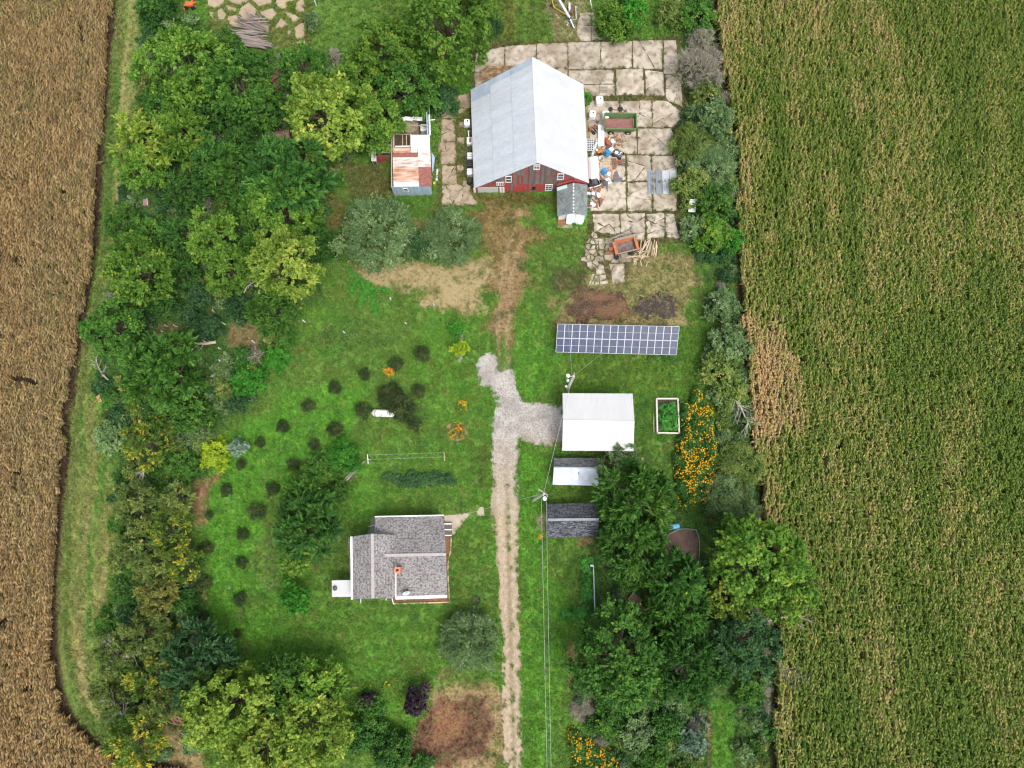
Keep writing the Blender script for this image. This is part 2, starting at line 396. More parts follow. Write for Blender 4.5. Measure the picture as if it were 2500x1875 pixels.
def color_at(x, y):
    x = np.asarray(x, float); y = np.asarray(y, float)
    wx = (fbm(x * .45, y * .45, 3, 4) - .5) * 2; wy = (fbm(x * .45, y * .45, 31, 4) - .5) * 2
    c = np.empty(x.shape + (3,)); c[:] = LAWN
    big = fbm(x * .10, y * .10, 5, 3); mid = fbm(x * .55, y * .55, 9, 3)
    def mix(col, a): c[:] = c * (1 - a[..., None]) + np.asarray(col) * a[..., None]
    mix(BRIGHT, np.clip((big - .5) * 4, 0, 1) * .6)
    mix((.115, .165, .03), np.clip((mid - .52) * 5, 0, 1) * .5)
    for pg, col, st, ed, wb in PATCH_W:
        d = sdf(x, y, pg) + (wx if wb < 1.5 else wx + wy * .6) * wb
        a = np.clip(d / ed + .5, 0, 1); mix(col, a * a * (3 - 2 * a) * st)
    for r in RUTS:
        d = pdist(x + wx * .4, y + wy * .3, r)
        mix((.30, .225, .13), np.clip(1 - d / .55, 0, 1) * np.clip((mid - .3) * 4, 0, 1) * .8)
    for pg, ax_, k in MOW:                     # passes of the mower
        w = np.clip(sdf(x, y, pg) / 1.5, 0, 1); q = np.sin((y if ax_ else x) * k + wx * 1.2)
        mix((.12, .205, .038), w * np.clip(q, 0, 1) * .55); mix((.060, .125, .022), w * np.clip(-q, 0, 1) * .4)
    # dry scuffs and small bald spots everywhere in the yard
    sp = fbm(x * 1.1, y * 1.1, 77, 3)
    mix((.24, .20, .085), np.clip((sp - .68) * 9, 0, 1) * .35)
    mix(DARK, np.clip((.36 - fbm(x * .9, y * .9, 123, 3)) * 9, 0, 1) * .45)
    # the mown headland: swaths along the crop edge
    ds = sdf(x, y, STRIP)
    dd = pdist(x, y, LE)
    u = dd + wx * .35
    band = fbm(u * 1.5, (y + x * .2) * .05, 201, 3); fine = fbm(u * 4.5, y * .35, 207, 3)
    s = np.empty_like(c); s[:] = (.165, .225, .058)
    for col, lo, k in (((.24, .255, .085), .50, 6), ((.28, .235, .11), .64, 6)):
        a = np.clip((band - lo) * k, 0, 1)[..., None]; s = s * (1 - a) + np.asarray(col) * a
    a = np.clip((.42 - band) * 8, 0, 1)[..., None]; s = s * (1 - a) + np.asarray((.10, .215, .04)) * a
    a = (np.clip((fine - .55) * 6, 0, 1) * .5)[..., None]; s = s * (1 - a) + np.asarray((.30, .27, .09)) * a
    a = np.clip(1 - np.abs(dd - .9) / .9, 0, 1)[..., None] * .55; s = s * (1 - a) + np.asarray((.07, .12, .03)) * a  # turf darkened beside the corn: the crop's shade put into the colour
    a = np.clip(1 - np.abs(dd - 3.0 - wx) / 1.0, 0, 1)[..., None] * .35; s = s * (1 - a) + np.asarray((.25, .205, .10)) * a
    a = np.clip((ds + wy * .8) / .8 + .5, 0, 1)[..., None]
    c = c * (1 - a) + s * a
    f = np.maximum(sdf(x, y, LEFT_FIELD), sdf(x, y, RIGHT_FIELD)) + wx * .3
    a = np.clip(f / .5 + .7, 0, 1)[..., None]
    c = c * (1 - a) + np.asarray(SOIL) * a
    return np.clip(c * (.86 + .28 * fbm(x * 2.2, y * 2.2, 55, 2))[..., None], 0, 1)

def ground_material():
    m, t, b, N, L = nodes("turf")
    at = N("ShaderNodeAttribute"); at.attribute_name = 'Col'
    tc = N("ShaderNodeTexCoord")
    def nz(sc, d=4):
        n = N("ShaderNodeTexNoise"); n.inputs['Scale'].default_value = sc; n.inputs['Detail'].default_value = d; n.inputs['Roughness'].default_value = .65
        L(tc.outputs['Object'], n.inputs['Vector']); return n.outputs[0]
    n1, n2 = nz(3.2), nz(.9)
    mr = N("ShaderNodeMapRange"); mr.inputs['From Min'].default_value = .3; mr.inputs['From Max'].default_value = .7
    mr.inputs['To Min'].default_value = .45; mr.inputs['To Max'].default_value = 1.5; L(n1, mr.inputs['Value'])
    mu = N("ShaderNodeMixRGB"); mu.blend_type = 'MULTIPLY'; mu.inputs[0].default_value = 1; L(at.outputs['Color'], mu.inputs[1]); L(mr.outputs[0], mu.inputs[2])
    hs = N("ShaderNodeHueSaturation"); r2 = N("ShaderNodeMapRange"); r2.inputs['From Min'].default_value = .3; r2.inputs['From Max'].default_value = .7
    r2.inputs['To Min'].default_value = .475; r2.inputs['To Max'].default_value = .52; L(n2, r2.inputs['Value']); L(r2.outputs[0], hs.inputs['Hue'])
    L(mu.outputs[0], hs.inputs['Color']); L(hs.outputs[0], b.inputs['Base Color'])
    b.inputs['Roughness'].default_value = .95; b.inputs['Specular IOR Level'].default_value = .1
    bp = N("ShaderNodeBump"); bp.inputs['Strength'].default_value = .7; bp.inputs['Distance'].default_value = .12
    L(nz(6.0, 3), bp.inputs['Height']); L(bp.outputs[0], b.inputs['Normal'])
    return m
TURF = ground_material()

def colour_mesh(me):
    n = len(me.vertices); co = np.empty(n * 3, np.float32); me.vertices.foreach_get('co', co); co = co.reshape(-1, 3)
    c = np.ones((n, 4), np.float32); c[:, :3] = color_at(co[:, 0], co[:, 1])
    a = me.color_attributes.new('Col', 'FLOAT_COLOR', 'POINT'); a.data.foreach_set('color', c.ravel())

def make_ground():
    x0, x1, y0, y1, st = -66.0, 52.0, -38.0, 82.0, .34
    nx, ny = int((x1 - x0) / st) + 1, int((y1 - y0) / st) + 1
    xs, ys = np.linspace(x0, x1, nx), np.linspace(y0, y1, ny)
    X, Y = np.meshgrid(xs, ys)
    v = np.stack([X.ravel(), Y.ravel(), np.zeros(nx * ny)], 1)
    i = (np.arange(ny - 1)[:, None] * nx + np.arange(nx - 1)[None]).ravel()
    q = np.stack([i, i + 1, i + nx + 1, i + nx], 1)
    R = 1800.0; b = len(v)
    v = np.vstack([v, [(-R, -R, 0), (R, -R, 0), (R, R, 0), (-R, R, 0)]])
    c00, c10, c11, c01 = 0, nx - 1, ny * nx - 1, (ny - 1) * nx
    q = np.vstack([q, [(b, b + 1, c10, c00), (b + 1, b + 2, c11, c10), (b + 2, b + 3, c01, c11), (b + 3, b, c00, c01)]])
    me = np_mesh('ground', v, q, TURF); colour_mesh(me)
    return kind(inst('ground', me), 'structure')
ground = make_ground()

def ragged(pg, step=.5, amp=.18, seed=1):
    """an outline with an uneven edge"""
    out = []; r = random.Random(seed); n = len(pg)
    for i in range(n):
        a, b = Vector((*pg[i], 0)), Vector((*pg[(i + 1) % n], 0)); k = max(1, int((b - a).length / step))
        d = (b - a).normalized() if (b - a).length > 1e-6 else Vector((1, 0, 0)); nr = Vector((-d.y, d.x, 0))
        for j in range(k):
            p = a.lerp(b, j / k) + nr * r.uniform(-amp, amp) + d * r.uniform(-amp, amp) * .3
            out.append((p.x, p.y))
    return out
def wander(pg, step, amp, seed):
    out = ragged(pg, step, 0.0, seed)
    return [(x + (fbm(x * .6, y * .6, seed, 3) - .5) * 4 * amp, y + (fbm(x * .6, y * .6, seed + 9, 3) - .5) * 2 * amp) for x, y in out]
def sheet(name, pg, z, mat, parent=None, step=.5, amp=.18, seed=1, th=0.0):
    pg = ragged(pg, step, amp, seed); mb = MB()
    tri = geometry.tessellate_polygon([[Vector((x, y, 0)) for x, y in pg]])
    b = [(x, y, z) for x, y in pg]
    mb.v = b
    for t in tri:
        a, b_, c = (Vector(mb.v[i]) for i in t)
        mb.f.append(tuple(t) if (b_ - a).cross(c - a).z > 0 else tuple(reversed(t))); mb.m.append(0)
    if th:
        n = len(pg); mb.v = mb.v + [(x, y, z - th) for x, y in pg]
        for i in range(n):
            j = (i + 1) % n; mb.f.append((i, j, n + j, n + i)); mb.m.append(0)
    return mb.build(name, mat, parent, world=bool(parent))

# mown headland between the crop and the tree belt: its own sheet of turf
def strip_sheet():
    st = .34
    xs = np.arange(-62, -36, st); ys = np.arange(-34, 80, st); X, Y = np.meshgrid(xs, ys)
    m = sdf(X, Y, STRIP) > .2
    idx = -np.ones(X.shape, int); 
    cell = m[:-1, :-1] & m[1:, :-1] & m[:-1, 1:] & m[1:, 1:]
    use = np.zeros(X.shape, bool); use[:-1, :-1] |= cell; use[1:, :-1] |= cell; use[:-1, 1:] |= cell; use[1:, 1:] |= cell
    idx[use] = np.arange(use.sum())
    v = np.stack([X[use], Y[use], np.full(use.sum(), .004)], 1)
    r, c = np.where(cell)
    q = np.stack([idx[r, c], idx[r, c + 1], idx[r + 1, c + 1], idx[r + 1, c]], 1)
    me = np_mesh('grass_strip', v, q, TURF); colour_mesh(me)
    kind(inst('grass_strip', me), 'structure')
strip_sheet()

# gravel
def gravel_material():
    m, t, b, N, L = nodes("gravel")
    tc = N("ShaderNodeTexCoord"); sp = N("ShaderNodeSeparateXYZ"); L(tc.outputs['Object'], sp.inputs[0])
    p0, p1 = P(1236, 1150), P(1255, 1875); k = (p1.x - p0.x) / (p1.y - p0.y)
    def math_(op, a, b_):
        n = N("ShaderNodeMath"); n.operation = op
        for i, q in enumerate((a, b_)):
            if isinstance(q, (int, float)): n.inputs[i].default_value = q
            elif q is not None: L(q, n.inputs[i])
        return n.outputs[0]
    def nz(sc, d=4):
        n = N("ShaderNodeTexNoise"); n.inputs['Scale'].default_value = sc; n.inputs['Detail'].default_value = d; n.inputs['Roughness'].default_value = .6; L(tc.outputs['Object'], n.inputs['Vector']); return n.outputs[0]
    def rng_(v, a, b_, c, d):
        n = N("ShaderNodeMapRange"); n.inputs['From Min'].default_value = a; n.inputs['From Max'].default_value = b_; n.inputs['To Min'].default_value = c; n.inputs['To Max'].default_value = d; L(v, n.inputs['Value']); return n.outputs[0]
    def mix(f, a, b_, mode='MIX'):
        n = N("ShaderNodeMixRGB"); n.blend_type = mode
        for i, q in enumerate((f, a, b_)):
            if isinstance(q, (int, float)): n.inputs[i].default_value = q
            elif isinstance(q, tuple): n.inputs[i].default_value = (*q, 1)
            else: L(q, n.inputs[i])
        return n.outputs[0]
    n1, n2 = nz(.4), nz(1.6)
    south = rng_(math_('ADD', sp.outputs[1], math_('MULTIPLY', n1, 10.0)), 16, 3, 0, 1)
    off = math_('ABSOLUTE', math_('SUBTRACT', math_('SUBTRACT', sp.outputs[0], math_('MULTIPLY', math_('SUBTRACT', sp.outputs[1], p0.y), k)), p0.x), None)
    offn = math_('ADD', off, math_('MULTIPLY', math_('SUBTRACT', n2, .5), .7))
    tan_ = mix(rng_(n2, .35, .65, 0, 1), (.36, .275, .185), (.47, .385, .285))
    grey = mix(rng_(n1, .4, .6, 0, 1), (.30, .275, .255), (.42, .395, .365))
    c = mix(south, grey, tan_)
    c = mix(math_('MULTIPLY', rng_(offn, .10, .45, .5, 0), south), c, (.19, .155, .085))      # weedy crown between the wheels
    c = mix(math_('MULTIPLY', rng_(offn, 1.15, 1.7, 0, .65), south), c, (.25, .20, .12))       # dirty verge
    c = mix(math_('MULTIPLY', rng_(nz(3.0, 5), .52, .66, 0, .55), 1.0), c, (.20, .16, .11))
    vo = N("ShaderNodeTexVoronoi"); vo.inputs['Scale'].default_value = 9.0; L(tc.outputs['Object'], vo.inputs['Vector'])
    bw = N("ShaderNodeRGBToBW"); L(vo.outputs['Color'], bw.inputs[0])
    c = mix(1.0, c, mix(south, rng_(bw.outputs[0], .1, .8, .72, 1.22), rng_(bw.outputs[0], .1, .8, .88, 1.08)), 'MULTIPLY')
    L(c, b.inputs['Base Color']); b.inputs['Roughness'].default_value = .95; b.inputs['Specular IOR Level'].default_value = .1
    bp = N("ShaderNodeBump"); bp.inputs['Strength'].default_value = .5; bp.inputs['Distance'].default_value = .05; L(vo.outputs['Distance'], bp.inputs['Height']); L(bp.outputs[0], b.inputs['Normal'])
    return m
GRAVEL = gravel_material()
DRIVE = poly([(1240, 1960), (1232, 1875), (1226, 1676), (1227, 1556), (1218, 1460), (1212, 1380), (1203, 1292), (1195, 1246), (1203, 1171), (1197, 1069), (1200, 1030), (1212, 990), (1203, 957),
              (1186, 948), (1172, 940), (1164, 911), (1165, 890), (1172, 872), (1186, 862), (1200, 860), (1216, 872), (1222, 893), (1226, 905), (1236, 892), (1245, 889), (1257, 913), (1262, 949), (1278, 981), (1320, 982), (1363, 986), (1382, 995),
              (1382, 1087), (1336, 1093), (1314, 1088), (1290, 1079), (1265, 1077), (1266, 1121), (1264, 1212), (1269, 1272), (1266, 1375), (1270, 1556), (1274, 1676), (1278, 1875), (1280, 1960)])
kind(sheet('gravel_driveway', wander(DRIVE, .9, .26, 5), .008, GRAVEL, step=.25, amp=.10, seed=3), 'structure')

# concrete slabs ---------------------------------------------------------------
CONC = M("old_concrete", (.30, .245, .18), (.49, .43, .35), .33, .9, lo=.36, hi=.56, c3=(.16, .13, .09), s3=1.3, a3=.8, objvar=.17, bump=.25)
CONC_B = M("brown_concrete", (.31, .24, .165), (.43, .345, .255), .5, .9, c3=(.14, .11, .07), s3=1.6, a3=.7, objvar=.12, bump=.25)
def clip_half(pg, p, n):
    out = []
    for i in range(len(pg)):
        a, b = pg[i], pg[(i + 1) % len(pg)]
        da = (a[0] - p[0]) * n[0] + (a[1] - p[1]) * n[1]; db = (b[0] - p[0]) * n[0] + (b[1] - p[1]) * n[1]
        if da <= 0: out.append(a)
        if (da < 0) != (db < 0) and abs(da - db) > 1e-9:
            t = da / (da - db); out.append((a[0] + (b[0] - a[0]) * t, a[1] + (b[1] - a[1]) * t))
    return out
def area(pg): return .5 * sum(pg[i][0] * pg[(i + 1) % len(pg)][1] - pg[(i + 1) % len(pg)][0] * pg[i][1] for i in range(len(pg)))
def inset(pg, d):
    if area(pg) < 0: pg = pg[::-1]
    out = list(pg)
    for i in range(len(pg)):
        a, b = pg[i], pg[(i + 1) % len(pg)]; ex, ey = b[0] - a[0], b[1] - a[1]; l = math.hypot(ex, ey)
        if l < 1e-6: continue
        n = (ey / l, -ex / l)
        out = clip_half(out, (a[0] - n[0] * d, a[1] - n[1] * d), n)
        if len(out) < 3: return []
    return out
def slabs(structure, label_outline, seeds, mat, gap=.09, zt=.05, seed=5, amp=.06, lift=.03):
    """broken slabs: cells round the seeds inside a convex-ish outline (list of convex outlines)"""
    r = random.Random(seed)
    root = bpy.data.objects.new(structure, None); COL.objects.link(root); root['kind'] = 'structure'
    S = [P2(u, v) for u, v in seeds]; pad = []
    for outl in label_outline:
        O = poly(outl)
        for i, s in enumerate(S):
            pg = list(O) if area(O) > 0 else list(O)[::-1]
            for j, q in enumerate(S):
                if i == j: continue
                n = (q[0] - s[0], q[1] - s[1])
                if math.hypot(*n) < 1e-6: continue
                pg = clip_half(pg, ((s[0] + q[0]) / 2, (s[1] + q[1]) / 2), n)
                if len(pg) < 3: break
            if len(pg) < 3: continue
            pg = inset(pg, gap * r.uniform(.5, 1.8))
            if len(pg) < 3 or abs(area(pg)) < .15: continue
            o = sheet('slab', pg, zt + r.uniform(0, lift), mat, None, .55, amp, r.randrange(9999), th=.12)
            o.parent = root; pad.append(pg)
    return pad
rr = random.Random(12)
def jit(us, vs, ju, jv): return [(u + rr.uniform(-ju, ju), v + rr.uniform(-jv, jv)) for u in us for v in vs]
def poured(structure, rects, mat, seed, gap=.06, crack=.55, depth=2, amp=.07, zt=.05):
    """poured slabs with straight joints, some of them split by wandering cracks"""
    r = random.Random(seed); pad = []
    root = bpy.data.objects.new(structure, None); COL.objects.link(root); root['kind'] = 'structure'
    def emit(pg, g):
        pg = inset(pg, g)
        if len(pg) < 3 or abs(area(pg)) < .12: return
        o = sheet('slab', pg, zt + r.uniform(0, .025), mat, None, .45, amp * r.uniform(.6, 1.5), r.randrange(99999), th=.12); o.parent = root; pad.append(pg)
    def split(pg, d):
        if d == 0 or r.random() > crack or abs(area(pg)) < 1.2: emit(pg, (gap if d == depth else gap * .6) * r.uniform(.35, 1.5)); return
        cx, cy = sum(p[0] for p in pg) / len(pg) + r.uniform(-.6, .6), sum(p[1] for p in pg) / len(pg) + r.uniform(-.6, .6); 
        mx = max(((p[0] - q[0]) ** 2 + (p[1] - q[1]) ** 2, p, q) for p in pg for q in pg); a = math.atan2(mx[2][1] - mx[1][1], mx[2][0] - mx[1][0]) + r.uniform(-.55, .55); n = (math.cos(a), math.sin(a))
        for s_ in (1, -1):
            q = clip_half(pg, (cx, cy), (n[0] * s_, n[1] * s_))
            if len(q) >= 3: split(q, d - 1)
    for rc_ in rects:
        c = [(rc_[0], rc_[1]), (rc_[2], rc_[1]), (rc_[2], rc_[3]), (rc_[0], rc_[3])] if len(rc_) == 4 and not isinstance(rc_[0], tuple) else rc_
        pg = poly(c); pg = pg if area(pg) > 0 else pg[::-1]; split(pg, depth)
    return pad
PADS = []
PADS += poured('concrete_yard', [
    [(1160, 128), (1232, 114), (1232, 170), (1158, 178)], (1158, 178, 1232, 244), [(1232, 113), (1310, 108), (1310, 168), (1232, 170)], (1232, 170, 1310, 240), [(1310, 107), (1386, 104), (1386, 168), (1310, 168)], (1310, 168, 1386, 240),
    [(1387, 104), (1466, 102), (1466, 168), (1387, 170)], [(1467, 102), (1543, 100), (1543, 166), (1467, 168)], [(1545, 100), (1617, 99), (1617, 170), (1545, 166)], [(1620, 99), (1650, 98), (1656, 150), (1660, 185), (1620, 180)],
    [(1388, 172), (1500, 170), (1498, 205), (1420, 206), (1388, 190)], [(1420, 208), (1500, 206), (1502, 234), (1432, 236)], [(1502, 168), (1571, 167), (1573, 233), (1504, 234)], [(1575, 172), (1619, 176), (1622, 234), (1576, 234)], [(1624, 182), (1661, 188), (1667, 262), (1632, 246), (1626, 236)],
    [(1433, 246), (1512, 246), (1512, 312), (1436, 312)], [(1514, 248), (1590, 244), (1592, 310), (1514, 312)], [(1592, 244), (1630, 248), (1668, 276), (1664, 296), (1640, 312), (1593, 311)],
    [(1438, 314), (1553, 315), (1556, 376), (1440, 376)], [(1556, 314), (1641, 314), (1645, 345), (1640, 378), (1558, 377)],
    (1440, 379, 1527, 440), [(1530, 379), (1588, 380), (1590, 442), (1531, 444)], [(1590, 380), (1650, 381), (1654, 442), (1592, 442)],
    (1440, 443, 1529, 516), [(1531, 446), (1590, 445), (1592, 516), (1532, 516)], [(1594, 445), (1655, 445), (1652, 516), (1594, 516)]], CONC, 5, .05, .5, 2)
PADS += poured('concrete_yard_south', [
    [(1446, 522), (1512, 521), (1514, 574), (1450, 566)], [(1514, 521), (1574, 521), (1575, 592), (1516, 578)], [(1578, 522), (1622, 521), (1624, 578), (1579, 586)], [(1624, 521), (1646, 521), (1659, 583), (1626, 578)],
    [(1478, 580), (1540, 590), (1542, 640), (1500, 642), (1476, 636)], [(1478, 640), (1500, 644), (1526, 644), (1525, 690), (1496, 694), (1490, 660)]], CONC, 6, .055, .95, 3, .13)
PADS += poured('concrete_alley', [
    [(1086, 236), (1116, 232), (1112, 288), (1080, 290)], [(1118, 232), (1156, 226), (1152, 262), (1118, 280)], [(1079, 292), (1111, 291), (1112, 345), (1076, 346)], [(1076, 348), (1112, 347), (1113, 402), (1077, 402)],
    [(1077, 404), (1113, 404), (1116, 448), (1080, 450)], [(1080, 452), (1117, 450), (1150, 470), (1165, 500), (1078, 502)], (1120, 296, 1140, 312), (1116, 335, 1134, 352), (1118, 402, 1132, 420), (1128, 440, 1150, 464), (1071, 340, 1075, 375)], CONC_B, 8, .05, .7, 2, .15, .03)
PADS += slabs('stone_apron',
    [[(505, -30), (748, -30), (747, 130), (715, 100), (560, 66), (525, 72), (502, 30)]],
    [(525, 5), (580, 0), (640, -5), (700, 0), (730, 20), (515, 42), (542, 38), (564, 26), (540, 62), (566, 46), (655, 40), (640, 60), (715, 40), (735, 78), (700, 85), (742, 118), (600, 30), (690, 60)], M("apron_stone", (.36, .28, .19), (.45, .36, .26), .6, .9, c3=(.30, .21, .13), s3=2.0, objvar=.14), .28, zt=.03, seed=9, amp=.12)
PADS += slabs('concrete_approach',
    [[(1412, 32), (1449, 30), (1462, 60), (1478, 99), (1420, 101), (1406, 84), (1410, 60)]], [(1430, 45), (1428, 80), (1458, 80), (1457, 45)], CONC, .06, seed=10)
# rubble pieces south of the yard
PADS += slabs('broken_concrete', [[(1414, 640), (1432, 590), (1447, 564), (1476, 582), (1474, 650), (1488, 695), (1436, 700), (1444, 660)]],
    jit([1424, 1436, 1448, 1458, 1468], [575, 590, 604, 618, 632, 646, 662, 678, 692], 5, 5), CONC, .07, seed=14, amp=.14, lift=.08)
# house aprons
PATH = M("path_concrete", (.40, .33, .25), (.48, .41, .33), .8, .9, c3=(.33, .26, .19), s3=3, a3=.4)
GREYC = M("grey_concrete", (.20, .195, .18), (.28, .27, .25), .8, .9)
kind(sheet('concrete_path', poly([(1084, 1258), (1108, 1257), (1150, 1250), (1130, 1278), (1108, 1306), (1101, 1306), (1101, 1277), (1085, 1277)]), .05, PATH, step=.6, amp=.05, th=.1), 'structure')
kind(sheet('concrete_apron', poly([(905, 1266), (910, 1261), (935, 1259), (935, 1310), (890, 1311), (853, 1312), (851, 1318), (852, 1420), (865, 1420), (865, 1340), (870, 1308), (893, 1304), (901, 1296), (904, 1282)]), .04, GREYC, step=.6, amp=.06, th=.08), 'structure')
# ------------------------------------------------------------------ corn
def corn_material():
    m, t, b, N, L = nodes("corn_leaves")
    va = N("ShaderNodeAttribute"); va.attribute_name = 'var'
    to = N("ShaderNodeAttribute"); to.attribute_type = 'INSTANCER'; to.attribute_name = 'tone'
    br = N("ShaderNodeAttribute"); br.attribute_type = 'INSTANCER'; br.attribute_name = 'lum'
    ad = N("ShaderNodeMath"); ad.operation = 'MULTIPLY_ADD'; ad.inputs[1].default_value = .7; L(va.outputs['Fac'], ad.inputs[0]); L(to.outputs['Fac'], ad.inputs[2])
    rp = N("ShaderNodeValToRGB"); e = rp.color_ramp.elements
    e[0].position = .1; e[0].color = (.065, .125, .015, 1); e[1].position = .40; e[1].color = (.135, .195, .028, 1)
    for p, c in ((.62, (.31, .275, .085)), (.85, (.41, .30, .155)), (1.0, (.44, .285, .12))):
        x = e.new(p); x.color = (*c, 1)
    sc = N("ShaderNodeMath"); sc.operation = 'MULTIPLY'; sc.inputs[1].default_value = .62; L(ad.outputs[0], sc.inputs[0]); L(sc.outputs[0], rp.inputs[0])
    mu = N("ShaderNodeMixRGB"); mu.blend_type = 'MULTIPLY'; mu.inputs[0].default_value = 1; L(rp.outputs[0], mu.inputs[1]); L(br.outputs['Fac'], mu.inputs[2])
    L(mu.outputs[0], b.inputs['Base Color']); b.inputs['Roughness'].default_value = .6; b.inputs['Specular IOR Level'].default_value = .2
    tr = N("ShaderNodeBsdfTranslucent"); L(mu.outputs[0], tr.inputs[0]); mx = N("ShaderNodeMixShader"); mx.inputs[0].default_value = .15
    L(b.outputs[0], mx.inputs[1]); L(tr.outputs[0], mx.inputs[2]); L(mx.outputs[0], t.nodes["Material Output"].inputs[0])
    return m
CORN = corn_material()
def proto(name, me): return bpy.data.objects.new(name, me)
def corn_plant(seed, dry):
    r = random.Random(seed); V, Q, A = [], [], []; along = not dry
    h = r.uniform(2.0, 2.4)
    def quad(a, b, c, d, v):
        k = len(V); V.extend([a, b, c, d]); Q.append((k, k + 1, k + 2, k + 3)); A.extend([v] * 4)
    sv = .75
    quad((-.03, 0, 0), (.03, 0, 0), (.012, 0, h), (-.012, 0, h), sv); quad((0, -.03, 0), (0, .03, 0), (0, .012, h), (0, -.012, h), sv)
    a0 = r.uniform(0, 6.28)
    for i in range(8):
        z0 = h * (.30 + .085 * i) + r.uniform(-.05, .05); a = (math.pi / 2 + (i % 2) * math.pi + r.uniform(-.4, .4)) if along else a0 + (i % 2) * math.pi + r.uniform(-.6, .6)
        ln = r.uniform(.45, .68) if along else r.uniform(.55, .85) * (1.0 - .28 * max(0, i - 4) / 3); w = r.uniform(.055, .085)
        v = r.uniform(0, 1); up = r.uniform(.15, .5); dr = r.uniform(.3, .95) * (1.25 if dry else 1)
        ca_, sa_ = math.cos(a), math.sin(a); tw = r.uniform(-.6, .6); prev = None
        for j in range(4):
            t = j / 3; rad = ln * (t - .18 * t * t * dr); z = z0 + up * ln * math.sin(t * 2.0) * .9 - dr * ln * t * t * .8
            ww = w * (.6, 1.0, .8, .08)[j]; lx, ly = -sa_, ca_; tz = tw * t
            c = (rad * ca_, rad * sa_, z); l = (c[0] + lx * ww, c[1] + ly * ww, z + tz * ww); q = (c[0] - lx * ww, c[1] - ly * ww, z - tz * ww)
            if prev: quad(prev[0], prev[1], q, l, v)
            prev = (l, q)
    for i in range(5):   # tassel
        a = r.uniform(0, 6.28); d = r.uniform(.08, .2); x, y = d * math.cos(a), d * math.sin(a)
        quad((-.012, 0, h - .02), (.012, 0, h - .02), (x + .01, y, h + .22), (x - .01, y, h + .22), .85)
    return proto('corn_plant', np_mesh('corn_plant', V, Q, CORN, A))
CORN_P = [corn_plant(40 + i, i % 2) for i in range(6)] + [corn_plant(60 + i, False) for i in range(6)]
def corn_field(name, pg, x0, x1, y0, y1, left):
    rows = np.arange(x0, x1, .76); ps = .19 if left else .165
    ys = np.arange(y0, y1, ps)
    X, Y = np.meshgrid(rows, ys); X = X.ravel(); Y = Y.ravel()
    if left: X = X - .060 * (Y - 20)         # rows follow the headland
    else: X = X - .012 * (Y - 20)
    n = len(X); X = X + rng.normal(0, .05, n); Y = Y + rng.normal(0, .06, n)
    d = sdf(X, Y, pg) + (fbm(X * .8, Y * .8, 8, 2) - .5) * .7
    gap = fbm(X * .22, Y * .22, 61 if left else 62, 3)
    hole = fbm(X * 1.0, Y * .5, 64 + left, 2)
    keep = (d > .15) & (hole > (.16 if left else .11)) & (rng.random(n) > .05)
    if left:
        wx = [P2(*p) for p in ((80, 935), (30, 1515), (92, 1670), (60, 640), (10, 1830), (60, 1160))]
        for i, (px, py) in enumerate(wx):
            keep &= ~(((X - px) / (1.9 if i < 1 else .8)) ** 2 + ((Y - py) / (.7 if i < 1 else .8)) ** 2 + (fbm(X * 1.5, Y * 1.5, 66, 2) - .5) * 2.2 < 1)
    X, Y, d = X[keep], Y[keep], d[keep]; n = len(X)
    big = fbm(X * .13, Y * .05, 71, 3); med = fbm(X * .45, Y * .16, 72, 3); row = vn(X / .76 * .55, Y * .02, 75)
    if left:
        tone = 1.0 + (big - .5) * .5 + (med - .5) * .35 + rng.normal(0, .09, n)
        tone -= np.clip((P(0, 300).y * 0 + Y - 52) / 40, 0, .3) * (big > .5)
        lum = rng.uniform(.45, 1.05, n)
    else:
        tone = .15 + (big - .47) * .75 + (med - .5) * .55 + (row - .5) * .3 + rng.normal(0, .16, n)
        tone += np.clip(1 - d / 5.5, 0, 1) * (.30 + .5 * (med - .4)) * 1.0
        tone += .55 * np.clip(1.35 - np.hypot((X - P(1850, 960).x) / 4.2, (Y - P(1850, 960).y) / 8.5) + (med - .5) * 2.4, 0, 1)
        tone += .18 * np.exp(-((X - 40) / 5) ** 2) * np.clip((Y + 5) / 30, 0, 1)
        lum = rng.uniform(.9, 1.25, n)
    rot = np.stack([rng.normal(0, .10, n), rng.normal(0, .10, n), rng.normal(.06 if left else 0, .28 if left else .15, n) + math.pi * rng.integers(0, 2, n)], 1)
    s = rng.uniform(.85, 1.15, n) * (.93 + .14 * fbm(X * .1, Y * .1, 91, 2)); scl = np.stack([s * 1.05, s * 1.05, s], 1)
    return scatter(name, np.stack([X, Y, np.zeros(n)], 1), rot, scl, rng.integers(0, 6, n) + (0 if left else 6), CORN_P, {'tone': np.clip(tone, 0, 1.4), 'lum': lum})
LB = poly(LEFT_EDGE)
o = corn_field('dry_corn', LEFT_FIELD, -95, 10, -46, 92, True); o['label'] = 'field of ripe dry tan corn'
o = corn_field('green_corn', RIGHT_FIELD, 20, 92, -46, 92, False); o['label'] = 'field of half ripe green and yellow corn'

